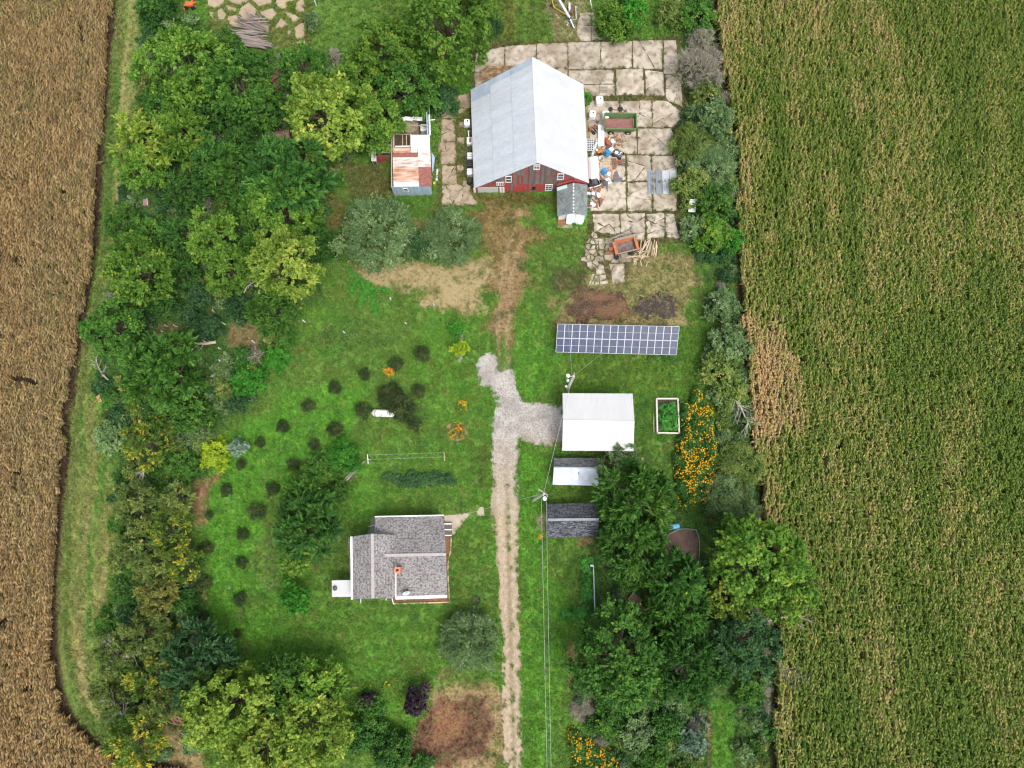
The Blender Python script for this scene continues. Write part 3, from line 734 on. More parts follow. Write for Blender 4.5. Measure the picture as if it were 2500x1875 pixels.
# ------------------------------------------------------------------ foliage meshes
def unit(v): return v / np.maximum(np.linalg.norm(v, axis=-1, keepdims=True), 1e-9)
def leaves(g, pos, axis, up, ln, wd, var, fold=.25):
    """folded diamond leaves -> verts, quads, var"""
    n = len(pos); axis = unit(axis); side = unit(np.cross(axis, up)); nr = np.cross(side, axis)
    ln = np.broadcast_to(ln, n)[:, None]; wd = np.broadcast_to(wd, n)[:, None]
    b = pos - axis * ln * .5; t = pos + axis * ln * .5 - nr * ln * .12
    m = pos + axis * ln * .05 + nr * wd * fold * 0
    l = m + side * wd * .5 + nr * wd * fold; r = m - side * wd * .5 + nr * wd * fold
    V = np.stack([b, r, t, l], 1).reshape(-1, 3)
    k = np.arange(n) * 4
    return V, np.concatenate([np.stack([k, k + 1, k + 2], 1), np.stack([k, k + 2, k + 3], 1)]), np.repeat(var, 4)
def crown(name, R, HZ, zc, nl, ns, nlv, ln, wd, sl, seed, mat, lobe=(.30, .46), shell=(.45, .80), zmin=-.35, jitter=.5, feather=False, droop=0.0):
    """lobes of leafy shoots. R, HZ: half-width and half-height; nl lobes, ns shoots per lobe, nlv leaves per shoot"""
    g = np.random.default_rng(seed)
    d = unit(g.normal(size=(nl * 3, 3))); d = d[d[:, 2] > zmin][:nl]
    # spread the lobes out
    for _ in range(12):
        df = d[:, None] - d[None]; ds = np.linalg.norm(df, axis=2) + np.eye(len(d)); d = unit(d + .03 * (df / ds[..., None] ** 3).sum(1)); d[:, 2] = np.maximum(d[:, 2], zmin); d = unit(d)
    rad = g.uniform(*shell, len(d)); 
    lr = g.uniform(*lobe, len(d)) * R
    C = d * rad[:, None] * np.array([R, R, HZ]); C += g.normal(0, .06 * R, C.shape)
    C = np.vstack([C, [[0, 0, HZ * .55]]]); d = np.vstack([d, [[0, 0, 1]]]); lr = np.append(lr, R * .42)
    L = len(C); lv = g.uniform(-.24, .24, L)
    li = np.repeat(np.arange(L), ns); sd = unit(g.normal(size=(len(li), 3)) + d[li] * .9 + np.array([0, 0, .55]))
    r0 = lr[li] * g.uniform(.25, .75, len(li)); r1 = lr[li] * (.85 + .75 * g.random(len(li)) ** 2.5)
    sv = np.clip(.42 + lv[li] + g.normal(0, .21, len(li)), 0, 1)
    si = np.repeat(np.arange(len(li)), nlv); n = len(si)
    t = g.uniform(0, 1, n)
    ctr = C[li[si]]; dd = sd[si]
    rr_ = r0[si] + (r1[si] - r0[si]) * t
    pos = ctr + dd * rr_[:, None] * np.array([1, 1, .85])
    pos[:, 2] -= droop * R * (rr_ / R) ** 2
    pos += g.normal(0, 1, (n, 3)) * (sl * (1.1 - .6 * t))[:, None]
    ax = unit(dd * (1.2 if feather else .6) + g.normal(0, jitter, (n, 3)) + np.array([0, 0, -.15]))
    up = unit(g.normal(0, .55, (n, 3)) + np.array([0, 0, 1.0]) + dd * .5)
    var = np.clip(sv[si] + g.normal(0, .10, n), 0, 1)
    sc = g.uniform(.7, 1.25, n)
    V, Q, A = leaves(g, pos, ax, up, ln * sc, wd * sc, var)
    V = V + np.array([0, 0, zc])
    V[:, 2] = np.maximum(V[:, 2], .03)
    me = np_mesh(name, V, Q, mat, A)
    return me, C + np.array([0, 0, zc])
BARK = M("bark", (.10, .075, .055), (.17, .135, .10), 3, .95, stretch=(4, 4, .7), bump=.5)
DEADW = M("dead_wood", (.30, .27, .24), (.46, .42, .38), 5, .9, bump=.3)
def trunk_mesh(name, C, zc, R, r0, seed, mat=None, extra=0):
    r = random.Random(seed); mb = MB(); top = Vector((r.uniform(-.1, .1) * R, r.uniform(-.1, .1) * R, zc))
    mb.tube([(0, 0, -.1), (top.x * .2, top.y * .2, zc * .3), (top.x * .6, top.y * .6, zc * .65), tuple(top)], [r0 * 1.2, r0 * .9, r0 * .65, r0 * .35], 7)
    for c in C:
        c = Vector(c); s = Vector((top.x * .4, top.y * .4, min(zc * r.uniform(.35, .8), c.z * .9))); m = s.lerp(c, .5) + Vector((0, 0, r.uniform(-.1, .25) * R * .3))
        mb.tube([s, m, c], [r0 * .42, r0 * .26, r0 * .08], 5)
    for i in range(extra):
        a = r.uniform(0, 6.28); s = Vector((0, 0, zc * r.uniform(.5, .9))); e = s + Vector((math.cos(a) * R * r.uniform(.7, 1.05), math.sin(a) * R * r.uniform(.7, 1.05), r.uniform(-.1, .5) * R))
        m = s.lerp(e, .55) + Vector((0, 0, .12 * R)); mb.tube([s, m, e], [r0 * .35, r0 * .2, r0 * .05], 4)
        for k in range(3):
            f = m.lerp(e, r.uniform(.1, .8)); q = f + Vector((r.uniform(-1, 1), r.uniform(-1, 1), r.uniform(0, .6))) * R * .22; mb.tube([f, q], [r0 * .12, r0 * .03], 4)
    o = mb.build(name, mat or BARK); me = o.data; bpy.data.objects.remove(o); return me

LM = {
 'bright': leaf_mat("leaves_bright", (.060, .150, .018), (.175, .315, .045), (.34, .38, .06), altpos=.88),
 'lime':   leaf_mat("leaves_lime", (.10, .19, .022), (.31, .41, .07), (.46, .47, .10), altpos=.84),
 'mid':    leaf_mat("leaves_mid", (.036, .110, .018), (.105, .240, .038), (.22, .33, .05), altpos=.86),
 'deep':   leaf_mat("leaves_deep", (.028, .095, .020), (.085, .215, .038), (.17, .29, .05), altpos=.88),
 'blue':   leaf_mat("leaves_blue_green", (.028, .085, .030), (.075, .165, .055), (.10, .20, .06), altpos=.92),
 'gold':   leaf_mat("leaves_gold_tipped", (.060, .135, .022), (.19, .285, .045), (.56, .46, .06), altpos=.66),
 'olive':  leaf_mat("leaves_olive", (.085, .145, .032), (.22, .295, .075), (.38, .37, .12), altpos=.80),
 'tan':    leaf_mat("leaves_tan_tipped", (.08, .12, .03), (.24, .26, .065), (.52, .42, .11), altpos=.58),
 'sage':   leaf_mat("leaves_sage", (.085, .155, .058), (.21, .31, .125), (.36, .44, .25), altpos=.84),
 'globe':  leaf_mat("leaves_dark_globe", (.030, .062, .018), (.095, .135, .042), (.17, .15, .07), altpos=.84),
 'ghost':  leaf_mat("leaves_silver", (.10, .17, .11), (.24, .34, .24), (.35, .42, .32), altpos=.9),
 'purple': leaf_mat("leaves_purple", (.028, .018, .026), (.075, .050, .065), (.11, .07, .08), altpos=.9),
 'vivid':  leaf_mat("leaves_vivid", (.035, .165, .018), (.085, .30, .035), (.20, .36, .04), altpos=.9),
 'chart':  leaf_mat("leaves_chartreuse", (.16, .27, .015), (.40, .50, .04), (.52, .55, .08), altpos=.9),
 'reed': leaf_mat("leaves_pale_reed", (.13, .19, .06), (.30, .33, .15), (.42, .38, .24), altpos=.7),
 'hosta': leaf_mat("leaves_hosta", (.030, .130, .022), (.095, .31, .055), (.20, .42, .10), altpos=.9),
 'orange': leaf_mat("petals_orange", (.40, .16, .012), (.62, .29, .015), (.66, .40, .04), altpos=.8),
 'yellow': leaf_mat("petals_yellow", (.50, .27, .012), (.66, .40, .015), (.68, .48, .05), altpos=.8),
 'grey':   leaf_mat("twigs_grey", (.33, .30, .25), (.52, .48, .42), (.24, .30, .11), altpos=.68),
}
# kinds of plant: list of (crown mesh, trunk mesh, nominal radius, crown centre height)
KIND = {}
def kinds(key, n, R, HZ, zc, nl, ns, nlv, ln, wd, sl, r0, seed, extra=0, **kw):
    KIND[key] = []
    for i in range(n):
        me, C = crown(key + '_crown', R, HZ, zc, nl, ns, nlv, ln, wd, sl, seed + i, LM['mid'], **kw)
        KIND[key].append((me, trunk_mesh(key + '_trunk', C, zc, R, r0, seed + i + 500, extra=extra), R, zc))
kinds('broad', 5, 5.3, 4.8, 6.6, 36, 22, 14, .45, .29, .17, .26, 100, lobe=(.18, .34), shell=(.5, .92))
kinds('feather', 4, 5.0, 4.3, 6.2, 34, 24, 13, .70, .24, .11, .24, 200, feather=True, jitter=.28, lobe=(.18, .36), shell=(.5, .9))
kinds('cedar', 4, 3.0, 3.0, 3.6, 16, 24, 14, .34, .13, .12, .14, 300, extra=8, shell=(.5, .95), lobe=(.22, .36), feather=True, jitter=.4)
kinds('bush', 3, 2.4, 1.9, 1.7, 14, 30, 12, .30, .16, .13, .07, 400, zmin=-.5)
kinds('fine', 2, 4.6, 2.3, 2.2, 34, 60, 11, .26, .11, .16, .10, 500, zmin=-.4, shell=(.5, .92), lobe=(.22, .34))
kinds('globe', 2, 1.0, .80, .82, 10, 34, 8, .15, .085, .055, .05, 600, zmin=-.5, shell=(.5, .62), lobe=(.42, .5))
kinds('twiggy', 2, 3.0, 2.2, 2.2, 18, 34, 6, .55, .035, .10, .10, 700, extra=30, feather=True, jitter=.3)
kinds('sapling', 2, 1.3, 1.3, 1.5, 9, 16, 9, .28, .19, .10, .04, 800)
kinds('tufty', 2, 1.0, .7, .55, 9, 22, 7, .30, .10, .07, .03, 900, feather=True, zmin=-.2)
kcount = {}
def plant(kindkey, matkey, u, v, rpx, name, label, cat, group=None, squash=1.0, zfix=None, dead=False, variant=None):
    k = kcount.get(kindkey, 0); kcount[kindkey] = k + 1
    me, tm, R, zc = KIND[kindkey][(k if variant is None else variant) % len(KIND[kindkey])]
    s = 1.0
    for _ in range(4):
        z = zc * s * squash; s = (P(u + rpx, v, z) - P(u, v, z)).x / R
    z = zc * s * squash; p = P(u, v, z)
    t = thing(name, label, cat, (p.x, p.y, 0), random.uniform(0, 6.28), group)
    inst('crown', me, t, scl=(s, s, s * squash), mat=LM[matkey])
    inst('trunk', tm, t, scl=(s, s, s * squash), mat=DEADW if dead else BARK)
    return t
# ------------------------------------------------------------------ building materials
WHITE = M("white_paint", (.74, .745, .75), (.82, .82, .82), 2, .55, c3=(.55, .54, .52), s3=6, a3=.25)
WHITE_RIB = M("white_steel", (.53, .535, .54), (.57, .57, .57), .4, .45)
GALV = M("galvanised", (.55, .585, .63), (.61, .64, .675), .5, .5, c3=(.42, .47, .54), s3=1.6, a3=.5, objvar=.06, stretch=(1, 3, 1), spec=.4)
GALV2 = M("galvanised_sun_tone", (.50, .515, .535), (.55, .56, .575), .5, .5, c3=(.53, .55, .575), s3=1.3, a3=.35, objvar=.03, spec=.4)  # copy of the barn roof metal; east slope's sunlight worked into its colour
GALVB = M("old_galvanised", (.36, .44, .53), (.46, .53, .61), .7, .5, c3=(.30, .36, .43), s3=3, objvar=.1)
PLANK = M("weathered_red_board", (.19, .155, .145), (.26, .085, .072), 1.1, .85, stretch=(3, 3, .8), lo=.50, hi=.62, c3=(.33, .29, .27), s3=9, a3=.45, objvar=.30, bump=.3)
REDB = M("red_board", (.36, .055, .05), (.45, .09, .08), 3, .8, c3=(.25, .12, .11), s3=7, a3=.6, objvar=.18)
RED = M("red_paint", (.46, .055, .045), (.38, .05, .045), 4, .7, c3=(.30, .16, .14), s3=8, a3=.4)
DARK_OPEN = M("dark_interior", (.02, .02, .022), (.03, .03, .03), 2, .9)
GLASS = M("window_glass", (.06, .07, .085), (.10, .12, .14), 1.5, .12, spec=.6)
DOORGREY = M("grey_green_door", (.47, .50, .45), (.53, .55, .50), 1, .6)
RUST1 = M("orange_rust_sheet", (.62, .47, .36), (.40, .135, .05), 1.2, .75, stretch=(.5, 2.4, 1), lo=.36, hi=.60, c3=(.70, .62, .55), s3=2.4, a3=.6, objvar=.16)
RUST2 = M("red_rust_sheet", (.22, .075, .06), (.30, .115, .09), 2.5, .75, stretch=(.6, 3, 1), c3=(.42, .26, .22), s3=4, a3=.5, objvar=.12)
RUST3 = M("pale_rusted_sheet", (.66, .62, .59), (.44, .27, .19), 1.4, .7, stretch=(.5, 3, 1), lo=.44, hi=.70, objvar=.1)
RUSTY = M("rusty_iron", (.27, .085, .04), (.36, .14, .07), 4, .85, c3=(.12, .06, .05), s3=9, bump=.3)
WHITE_SHEET = M("white_roof_sheet", (.74, .75, .76), (.66, .67, .68), 1.2, .5, c3=(.42, .36, .31), s3=5, a3=.45)
BLUE_METAL = M("blue_grey_metal_wall", (.36, .48, .58), (.46, .57, .66), 1.0, .5, stretch=(3, 3, .6), objvar=.10)
WOODG = M("grey_wood", (.27, .235, .20), (.38, .34, .29), 4, .9, stretch=(4, 1, 4), objvar=.25)
WOODT = M("tan_wood", (.46, .34, .22), (.57, .45, .31), 4, .85, stretch=(4, 1, 4), objvar=.22)
WOODB = M("brown_wood", (.17, .085, .06), (.24, .13, .09), 4, .9, objvar=.3)
BLACK = M("black_rubber", (.022, .022, .025), (.035, .035, .04), 6, .8)
DKGREY = M("charcoal_metal", (.07, .072, .08), (.11, .112, .12), 4, .6)
MULCH = M("brown_mulch", (.16, .07, .04), (.24, .12, .065), 3, .95, c3=(.32, .2, .12), s3=10, bump=.6)
BRICKO = M("orange_brick", (.62, .20, .11), (.72, .27, .16), 6, .85, c3=(.45, .16, .10), s3=12)
GUT = M("white_gutter", (.80, .80, .80), (.84, .84, .84), 2, .4)
ROLLROOF = M("green_grey_roofing", (.115, .135, .135), (.20, .225, .22), .9, .9, c3=(.30, .325, .31), s3=3.0, a3=.6, bump=.2)
TARROOF = M("charcoal_shingle", (.060, .065, .075), (.115, .12, .13), 1.1, .9, stretch=(.5, 2.5, 1), c3=(.28, .30, .32), s3=4.0, a3=.55, bump=.3)

def shingles(name, ca_, cb, cc, w=.55, h=.2):
    m, t, b, N, L = nodes(name)
    uv = N("ShaderNodeTexCoord")
    br = N("ShaderNodeTexBrick"); br.inputs['Scale'].default_value = 1; br.inputs['Mortar Size'].default_value = .012; br.inputs['Mortar Smooth'].default_value = .2
    br.inputs['Brick Width'].default_value = w; br.inputs['Row Height'].default_value = h; br.inputs['Bias'].default_value = .0
    br.inputs['Color1'].default_value = (*ca_, 1); br.inputs['Color2'].default_value = (*cb, 1); br.inputs['Mortar'].default_value = (*cc, 1)
    L(uv.outputs['UV'], br.inputs['Vector'])
    # shadow-line tabs: laminated shingles carry dark tabs of uneven length
    vo = N("ShaderNodeTexVoronoi"); vo.feature = 'F1'; vo.inputs['Scale'].default_value = 1.0
    mp = N("ShaderNodeMapping"); mp.inputs['Scale'].default_value = (2.3, 4.2, 1); L(uv.outputs['UV'], mp.inputs[0]); L(mp.outputs[0], vo.inputs['Vector'])
    ns = N("ShaderNodeTexNoise"); ns.inputs['Scale'].default_value = .5; ns.inputs['Detail'].default_value = 4; L(uv.outputs['UV'], ns.inputs['Vector'])
    n2 = N("ShaderNodeTexNoise"); n2.inputs['Scale'].default_value = 3.4; n2.inputs['Detail'].default_value = 1.5; L(uv.outputs['UV'], n2.inputs['Vector'])
    rv = N("ShaderNodeValToRGB"); e = rv.color_ramp.elements; e[0].position = .42; e[0].color = (*cc, 1); e[1].position = .50; e[1].color = (1, 1, 1, 1)
    L(n2.outputs[0], rv.inputs[0])
    mu = N("ShaderNodeMixRGB"); mu.blend_type = 'MULTIPLY'; mu.inputs[0].default_value = .5; L(br.outputs['Color'], mu.inputs[1]); L(rv.outputs[0], mu.inputs[2])
    rn = N("ShaderNodeMapRange"); rn.inputs['From Min'].default_value = .3; rn.inputs['From Max'].default_value = .7; rn.inputs['To Min'].default_value = .82; rn.inputs['To Max'].default_value = 1.12; L(ns.outputs[0], rn.inputs['Value'])
    m2 = N("ShaderNodeMixRGB"); m2.blend_type = 'MULTIPLY'; m2.inputs[0].default_value = 1; L(mu.outputs[0], m2.inputs[1]); L(rn.outputs[0], m2.inputs[2])
    L(m2.outputs[0], b.inputs['Base Color']); b.inputs['Roughness'].default_value = .95; b.inputs['Specular IOR Level'].default_value = .1
    bp = N("ShaderNodeBump"); bp.inputs['Strength'].default_value = .5; bp.inputs['Distance'].default_value = .02; L(br.outputs['Fac'], bp.inputs['Height']); bp.invert = True; L(bp.outputs[0], b.inputs['Normal'])
    return m
SHINGLE = shingles("grey_shingles", (.33, .315, .31), (.26, .245, .24), (.11, .105, .11))

def quv(q):
    """uv in metres along the first edge and up the slope"""
    a = Vector(q[0]); ex = (Vector(q[1]) - a).normalized(); n = ex.cross(Vector(q[-1]) - a).normalized(); ey = n.cross(ex)
    return [((Vector(p) - a).dot(ex) + 7.3, (Vector(p) - a).dot(ey) + 3.1) for p in q]
def bil(q, s, t):
    a, b, c, d = (Vector(p) for p in q)
    return a.lerp(b, s).lerp(d.lerp(c, s), t)
def V3(p, z): return Vector((p[0], p[1], z))
def window(parent, q, fr=.07, proud=.05, mull=1, mat=None):
    """window in the wall quad q (bl, br, tr, tl seen from outside): frame > pane"""
    a, b, c, d = (Vector(p) for p in q); n = (b - a).cross(d - a).normalized(); ex, ey = (b - a).normalized(), (d - a).normalized()
    w, h = (b - a).length, (d - a).length; mb = MB()
    def bar(x0, x1, y0, y1, pr):
        lo = [a + ex * x + ey * y for x, y in ((x0, y0), (x1, y0), (x1, y1), (x0, y1))]
        mb.hexa([p - n * .03 for p in lo], [p + n * pr for p in lo])
    bar(0, w, 0, fr, proud); bar(0, w, h - fr, h, proud); bar(0, fr, fr, h - fr, proud - .004); bar(w - fr, w, fr, h - fr, proud - .004)
    for i in range(mull): bar(fr, w - fr, h * (i + 1) / (mull + 1) - .025, h * (i + 1) / (mull + 1) + .025, proud - .012)
    if mull > 1 or mat: bar(w / 2 - .025, w / 2 + .025, fr, h - fr, proud - .016)
    f = mb.build('window', WHITE, parent, world=True)
    g = MB(); g.face([a + ex * fr * .5 + ey * fr * .5 + n * .012, b - ex * fr * .5 + ey * fr * .5 + n * .012, c - ex * fr * .5 - ey * fr * .5 + n * .012, d + ex * fr * .5 - ey * fr * .5 + n * .012])
    p = g.build('pane', GLASS, parent, world=True); p.parent = f
    p.matrix_parent_inverse = Matrix.Identity(4)
    return f

# ------------------------------------------------------------------ the barn
eLf, eRf, rF = P(1157, 460, 1.7), P(1438, 447, 2.55), P(1313, 398.5, 8.6)
eLb, eRb, rB = P(1149, 219, 1.7), P(1424.5, 206, 2.55), P(1301.5, 141, 8.6)
barn = thing('barn', 'big red board barn under a white metal roof beside the concrete yard', 'barn', (P(1300, 350).x, P(1300, 350).y, 0))
def roof_sheets(parent, q, nx, ny, mats, th=.03, lap=.04, seed=1, name='roof_sheet', rib=0.0, rw=.05):
    """metal sheets laid in ny tiers from eave (t=0) to ridge, nx along"""
    r = random.Random(seed)
    for j in range(ny):
        for i in range(nx):
            s0, s1, t0, t1 = i / nx, (i + 1) / nx, j / ny, (j + 1) / ny
            nrm = (bil(q, 1, .5) - bil(q, 0, .5)).cross(bil(q, .5, 1) - bil(q, .5, 0)).normalized()
            if nrm.z < 0: nrm = -nrm
            lift = nrm * (.05 * j + .006 * (i % 2) + r.uniform(0, .002))
            qq = [bil(q, max(0, s0 - .002), max(0, t0 - .006)) + lift, bil(q, min(1, s1 + .002), max(0, t0 - .006)) + lift, bil(q, min(1, s1 + .002), t1 - .0015) + lift, bil(q, max(0, s0 - .002), t1 - .0015) + lift]
            m_ = mats(i, j, r) if callable(mats) else mats
            mb = MB().slabq(qq, th)
            if rib:
                k = max(1, int(rib))
                for a in range(k):
                    s = s0 + (s1 - s0) * (a + .5) / k
                    p0, p1 = bil(q, s, t0) + lift, bil(q, s, t1) + lift; mb.beam(p0 + nrm * .012, p1 + nrm * .012, rw, .04)
            mb.build(name, m_, parent, world=True)
qW = [eLf, eLb, rB, rF]; qE = [eRb, eRf, rF, rB]
def west_m(i, j, r):
    if i >= 13 and j == 0: return GALVB
    if i == 14 and j >= 1: return GALVB
    return GALV
roof_sheets(barn, qW, 15, 3, west_m, seed=4)
roof_sheets(barn, qE, 15, 3, GALV2, seed=5)
MB().beam(rF + Vector((0, 0, .03)), rB + Vector((0, 0, .03)), .34, .06).build('ridge_cap', GALV2, barn, world=True)
# walls, set in from the eaves
inw = .25
axis = (rB - rF).normalized(); axis.z = 0; axis.normalize(); side = Vector((axis.y, -axis.x, 0))
bL, bR = V3(eLf + side * inw + axis * .15, 0), V3(eRf - side * inw + axis * .15, 0)
bLb, bRb = V3(eLb + side * inw - axis * .15, 0), V3(eRb - side * inw - axis * .15, 0)
def roof_z(p):   # underside height above plan position
    f = (Vector((p.x, p.y, 0)) - Vector((eLf.x, eLf.y, 0))).dot(side); w = (Vector((eRf.x, eRf.y, 0)) - Vector((eLf.x, eLf.y, 0))).dot(side)
    k = (Vector((rF.x, rF.y, 0)) - Vector((eLf.x, eLf.y, 0))).dot(side)
    return (1.7 + (8.6 - 1.7) * f / k if f < k else 2.55 + (8.6 - 2.55) * (w - f) / (w - k)) - .09
for a, b, nm in ((bL, bLb, 'side_wall'), (bRb, bR, 'side_wall')):
    za, zb = roof_z(a), roof_z(b); n = (b - a).normalized(); nn = Vector((-n.y, n.x, 0)) * .12
    MB().hexa([a, b, b + nn, a + nn], [a + Vector((0, 0, za)), b + Vector((0, 0, zb)), b + nn + Vector((0, 0, zb)), a + nn + Vector((0, 0, za))]).build(nm, REDB, barn, world=True)
mid = V3(rB - axis * .15, 0)
mb = MB(); mb.hexa([bLb, bRb, bRb - axis * .1, bLb - axis * .1][:0] or [bLb, bRb, bRb + Vector((0, 0, roof_z(bRb))), mid + Vector((0, 0, roof_z(mid))), bLb + Vector((0, 0, roof_z(bLb)))],
                   [p - axis * .1 for p in (bLb, bRb, bRb + Vector((0, 0, roof_z(bRb))), mid + Vector((0, 0, roof_z(mid))), bLb + Vector((0, 0, roof_z(bLb))))])
mb.build('gable_wall', REDB, barn, world=True)
# gable boards, each board on its own, in tiers
rg = random.Random(3)
wdt = (bR - bL).length; fx = (bR - bL).normalized(); fn = Vector((fx.y, -fx.x, 0))
def wallp(d, z, off=0.0): return bL + fx * d + Vector((0, 0, z)) + fn * off
MB().hexa([wallp(0, 0, -.12), wallp(wdt, 0, -.12), wallp(wdt, roof_z(bR), -.12), wallp((mid - bLb).length, roof_z(V3(rF + axis * .15, 0)), -.12), wallp(0, roof_z(bL), -.12)],
          [wallp(0, 0, -.03), wallp(wdt, 0, -.03), wallp(wdt, roof_z(bR), -.03), wallp((mid - bLb).length, roof_z(V3(rF + axis * .15, 0)), -.03), wallp(0, roof_z(bL), -.03)]).build('gable_wall', WOODG, barn, world=True)
nb = 56
for i in range(nb):
    d0, d1 = wdt * i / nb, wdt * (i + 1) / nb - rg.uniform(.012, .03)
    z0, z1 = roof_z(wallp(d0, 0)), roof_z(wallp(d1, 0)); cuts = [0.02]
    if min(z0, z1) > 3.2: cuts.append(2.55 + rg.uniform(-.03, .03))
    if min(z0, z1) > 5.6 and i % 2: cuts.append(5.0 + rg.uniform(-.04, .04))
    for k, c in enumerate(cuts):
        last = k == len(cuts) - 1; ta, tb = (z0, z1) if last else (cuts[k + 1] - .025,) * 2
        pr = rg.uniform(0, .025)
        red = (d0 < 2.6 and rg.random() < .7) or (k == 0 and (3.2 < d0 < 4.0 or 5.8 < d0 < 7.6)) or (rg.random() < .06) or d0 > wdt - 3.4 and rg.random() < .4
        MB().hexa([wallp(d0, c, -.02), wallp(d1, c, -.02), wallp(d1, tb, -.02), wallp(d0, ta, -.02)], [wallp(d0, c, .01 + pr), wallp(d1, c, .01 + pr), wallp(d1, tb, .01 + pr), wallp(d0, ta, .01 + pr)]).build('plank', REDB if red else PLANK, barn, world=True)
def wq(u0, v0, u1, v1, off=.05):
    """wall quad from photo corners: the points where the sight lines meet the front wall"""
    out = []
    for u, v in ((u0, v1), (u1, v1), (u1, v0), (u0, v0)):
        a, b = P(u, v, 0), P(u, v, 9); n = fn; t = (wallp(0, 0, off) - a).dot(n) / (b - a).dot(n); out.append(a.lerp(b, t))
    d = [(p - bL).dot(fx) for p in out]; z = [p.z for p in out]
    return [wallp(d[0], z[0], off), wallp(d[1], z[1], off), wallp(d[2], z[2], off), wallp(d[3], z[3], off)]
def rectw(dc, w, z0, z1, off=.05): return [wallp(dc - w / 2, z0, off), wallp(dc + w / 2, z0, off), wallp(dc + w / 2, z1, off), wallp(dc - w / 2, z1, off)]
def dz(u, v):
    q = wq(u, v, u + 1, v + 1); return ((q[3] - bL).dot(fx), q[3].z)
for (u0, v0, u1, v1, ml) in ((1304, 398.5, 1318, 414, 2), (1234.5, 430, 1248.5, 445, 1), (1362, 424, 1377, 438, 1), (1332, 450.5, 1349, 468, 2)):
    (a, zt), (b, zb) = dz((u0 + u1) / 2, v0), dz((u0 + u1) / 2, v1)
    zt = min(zt, roof_z(wallp(a - .4, 0)) - .05, roof_z(wallp(a + .4, 0)) - .05)
    q = rectw(a, (u1 - u0) / 16.2, max(.25, zb), zt, .05); window(barn, q, .11, .06, ml, True if ml > 1 else None)
# garage door with white posts, red doors, pale hatch
(a, zt), (b, _) = dz(1166, 459), dz(1216, 459)
for i in range(4): MB().hexa([p - fn * .05 for p in rectw((a + b) / 2, b - a, .05 + i * .42, .05 + i * .42 + .40, .06)], rectw((a + b) / 2, b - a, .05 + i * .42, .05 + i * .42 + .40, .07)).build('door_panel', DOORGREY, barn, world=True)
for d in (a - .45, b + .35, b + .75): MB().hexa(rectw(d, .3, .02, 1.66, .03), rectw(d, .3, .02, 1.66, .10)).build('door_post', WHITE, barn, world=True)
for u0, u1, v0, v1 in ((1308, 1325, 449, 468), (1253, 1276, 454, 468), (1232, 1243, 446, 468)):
    (d0, z1), (d1, _) = dz(u0, v0), dz(u1, v0); o = MB().hexa(rectw((d0 + d1) / 2, d1 - d0, .03, z1, .04), rectw((d0 + d1) / 2, d1 - d0, .03, z1, .09)).build('door', RED, barn, world=True)
(d0, z1), (d1, z0) = dz(1299, 456), dz(1307, 466); MB().hexa(rectw((d0 + d1) / 2, .55, .5, z1, .035), rectw((d0 + d1) / 2, .55, .5, z1, .045)).build('opening', DARK_OPEN, barn, world=True)
# small white board with four dark slots
(d0, z1), (d1, z0) = dz(1211, 444.5), dz(1231, 452.5)
bd = MB().hexa(rectw((d0 + d1) / 2, d1 - d0, z0, z1, .04), rectw((d0 + d1) / 2, d1 - d0, z0, z1, .08)).build('white_board', WHITE, barn, world=True)
mb = MB()
for k in (.13, .46, .66, .88): mb.hexa(rectw(d0 + (d1 - d0) * k, .11, z0 + .12, z1 - .22, .07), rectw(d0 + (d1 - d0) * k, .11, z0 + .12, z1 - .22, .09))
mb.build('slots', DARK_OPEN, barn, world=True)

# lean-to on the barn's front corner
ax = thing('barn_annex', 'small dark roofed annex with white front built onto the barn corner', 'shed', (P(1397, 500).x, P(1397, 500).y, 0))
zE, zR = 2.15, 3.25
aL0, aL1, aR0, aR1 = P(1360.5, 528, zE), P(1359.5, 458, zE), P(1434, 526.5, zE), P(1434, 451, zE)
aM0, aM1 = P(1399.7, 519, zR), P(1399.7, 446, zR)
MB().slabq([aL0, aL1, aM1, aM0], .08).build('roof_slope', ROLLROOF, ax, world=True)
MB().slabq([aR1, aR0, aM0, aM1], .08).build('roof_slope', ROLLROOF, ax, world=True)
mb = MB(); rq = random.Random(4)
for i in range(9):
    s0, s1 = i / 9 + .01, i / 9 + rq.uniform(.05, .09); p, q = aM0.lerp(aM1, s0), aM0.lerp(aM1, s1); mb.beam(p + Vector((.02, 0, .03)), q + Vector((.02, 0, .03)), .22, .03)
mb.build('ridge_strip', GALV, ax, world=True)
q = [aL1, aL1.lerp(aM1, .6), aL1.lerp(aM1, .6).lerp(aM0, .12), aL1.lerp(aL0, .12)]
MB().slabq([Vector(p) + Vector((0, 0, .05)) for p in q], .03).build('patch', M("pale_aqua_sheet", (.50, .66, .66), (.56, .70, .70), 2, .6), ax, world=True)
w0, w1, w0b, w1b = aL0 + Vector((.25, .35, 0)), aR0 + Vector((-.25, .35, 0)), aL1 + Vector((.25, 0, 0)), aR1 + Vector((-.25, 0, 0)); wm = aM0 + Vector((0, .35, 0))
for a, b in ((w0, w0b), (w1b, w1)):
    n = Vector((0.1, 0, 0)); MB().hexa([V3(a, 0), V3(b, 0), V3(b, 0) + n, V3(a, 0) + n], [V3(a, zE - .1), V3(b, zE - .1), V3(b, zE - .1) + n, V3(a, zE - .1) + n]).build('side_wall', WHITE, ax, world=True)
pg = [V3(w0, 0), V3(w1, 0), V3(w1, zE - .1), V3(wm, zR - .12), V3(w0, zE - .1)]
MB().hexa([p + Vector((0, .1, 0)) for p in pg], pg).build('front_wall', WHITE, ax, world=True)
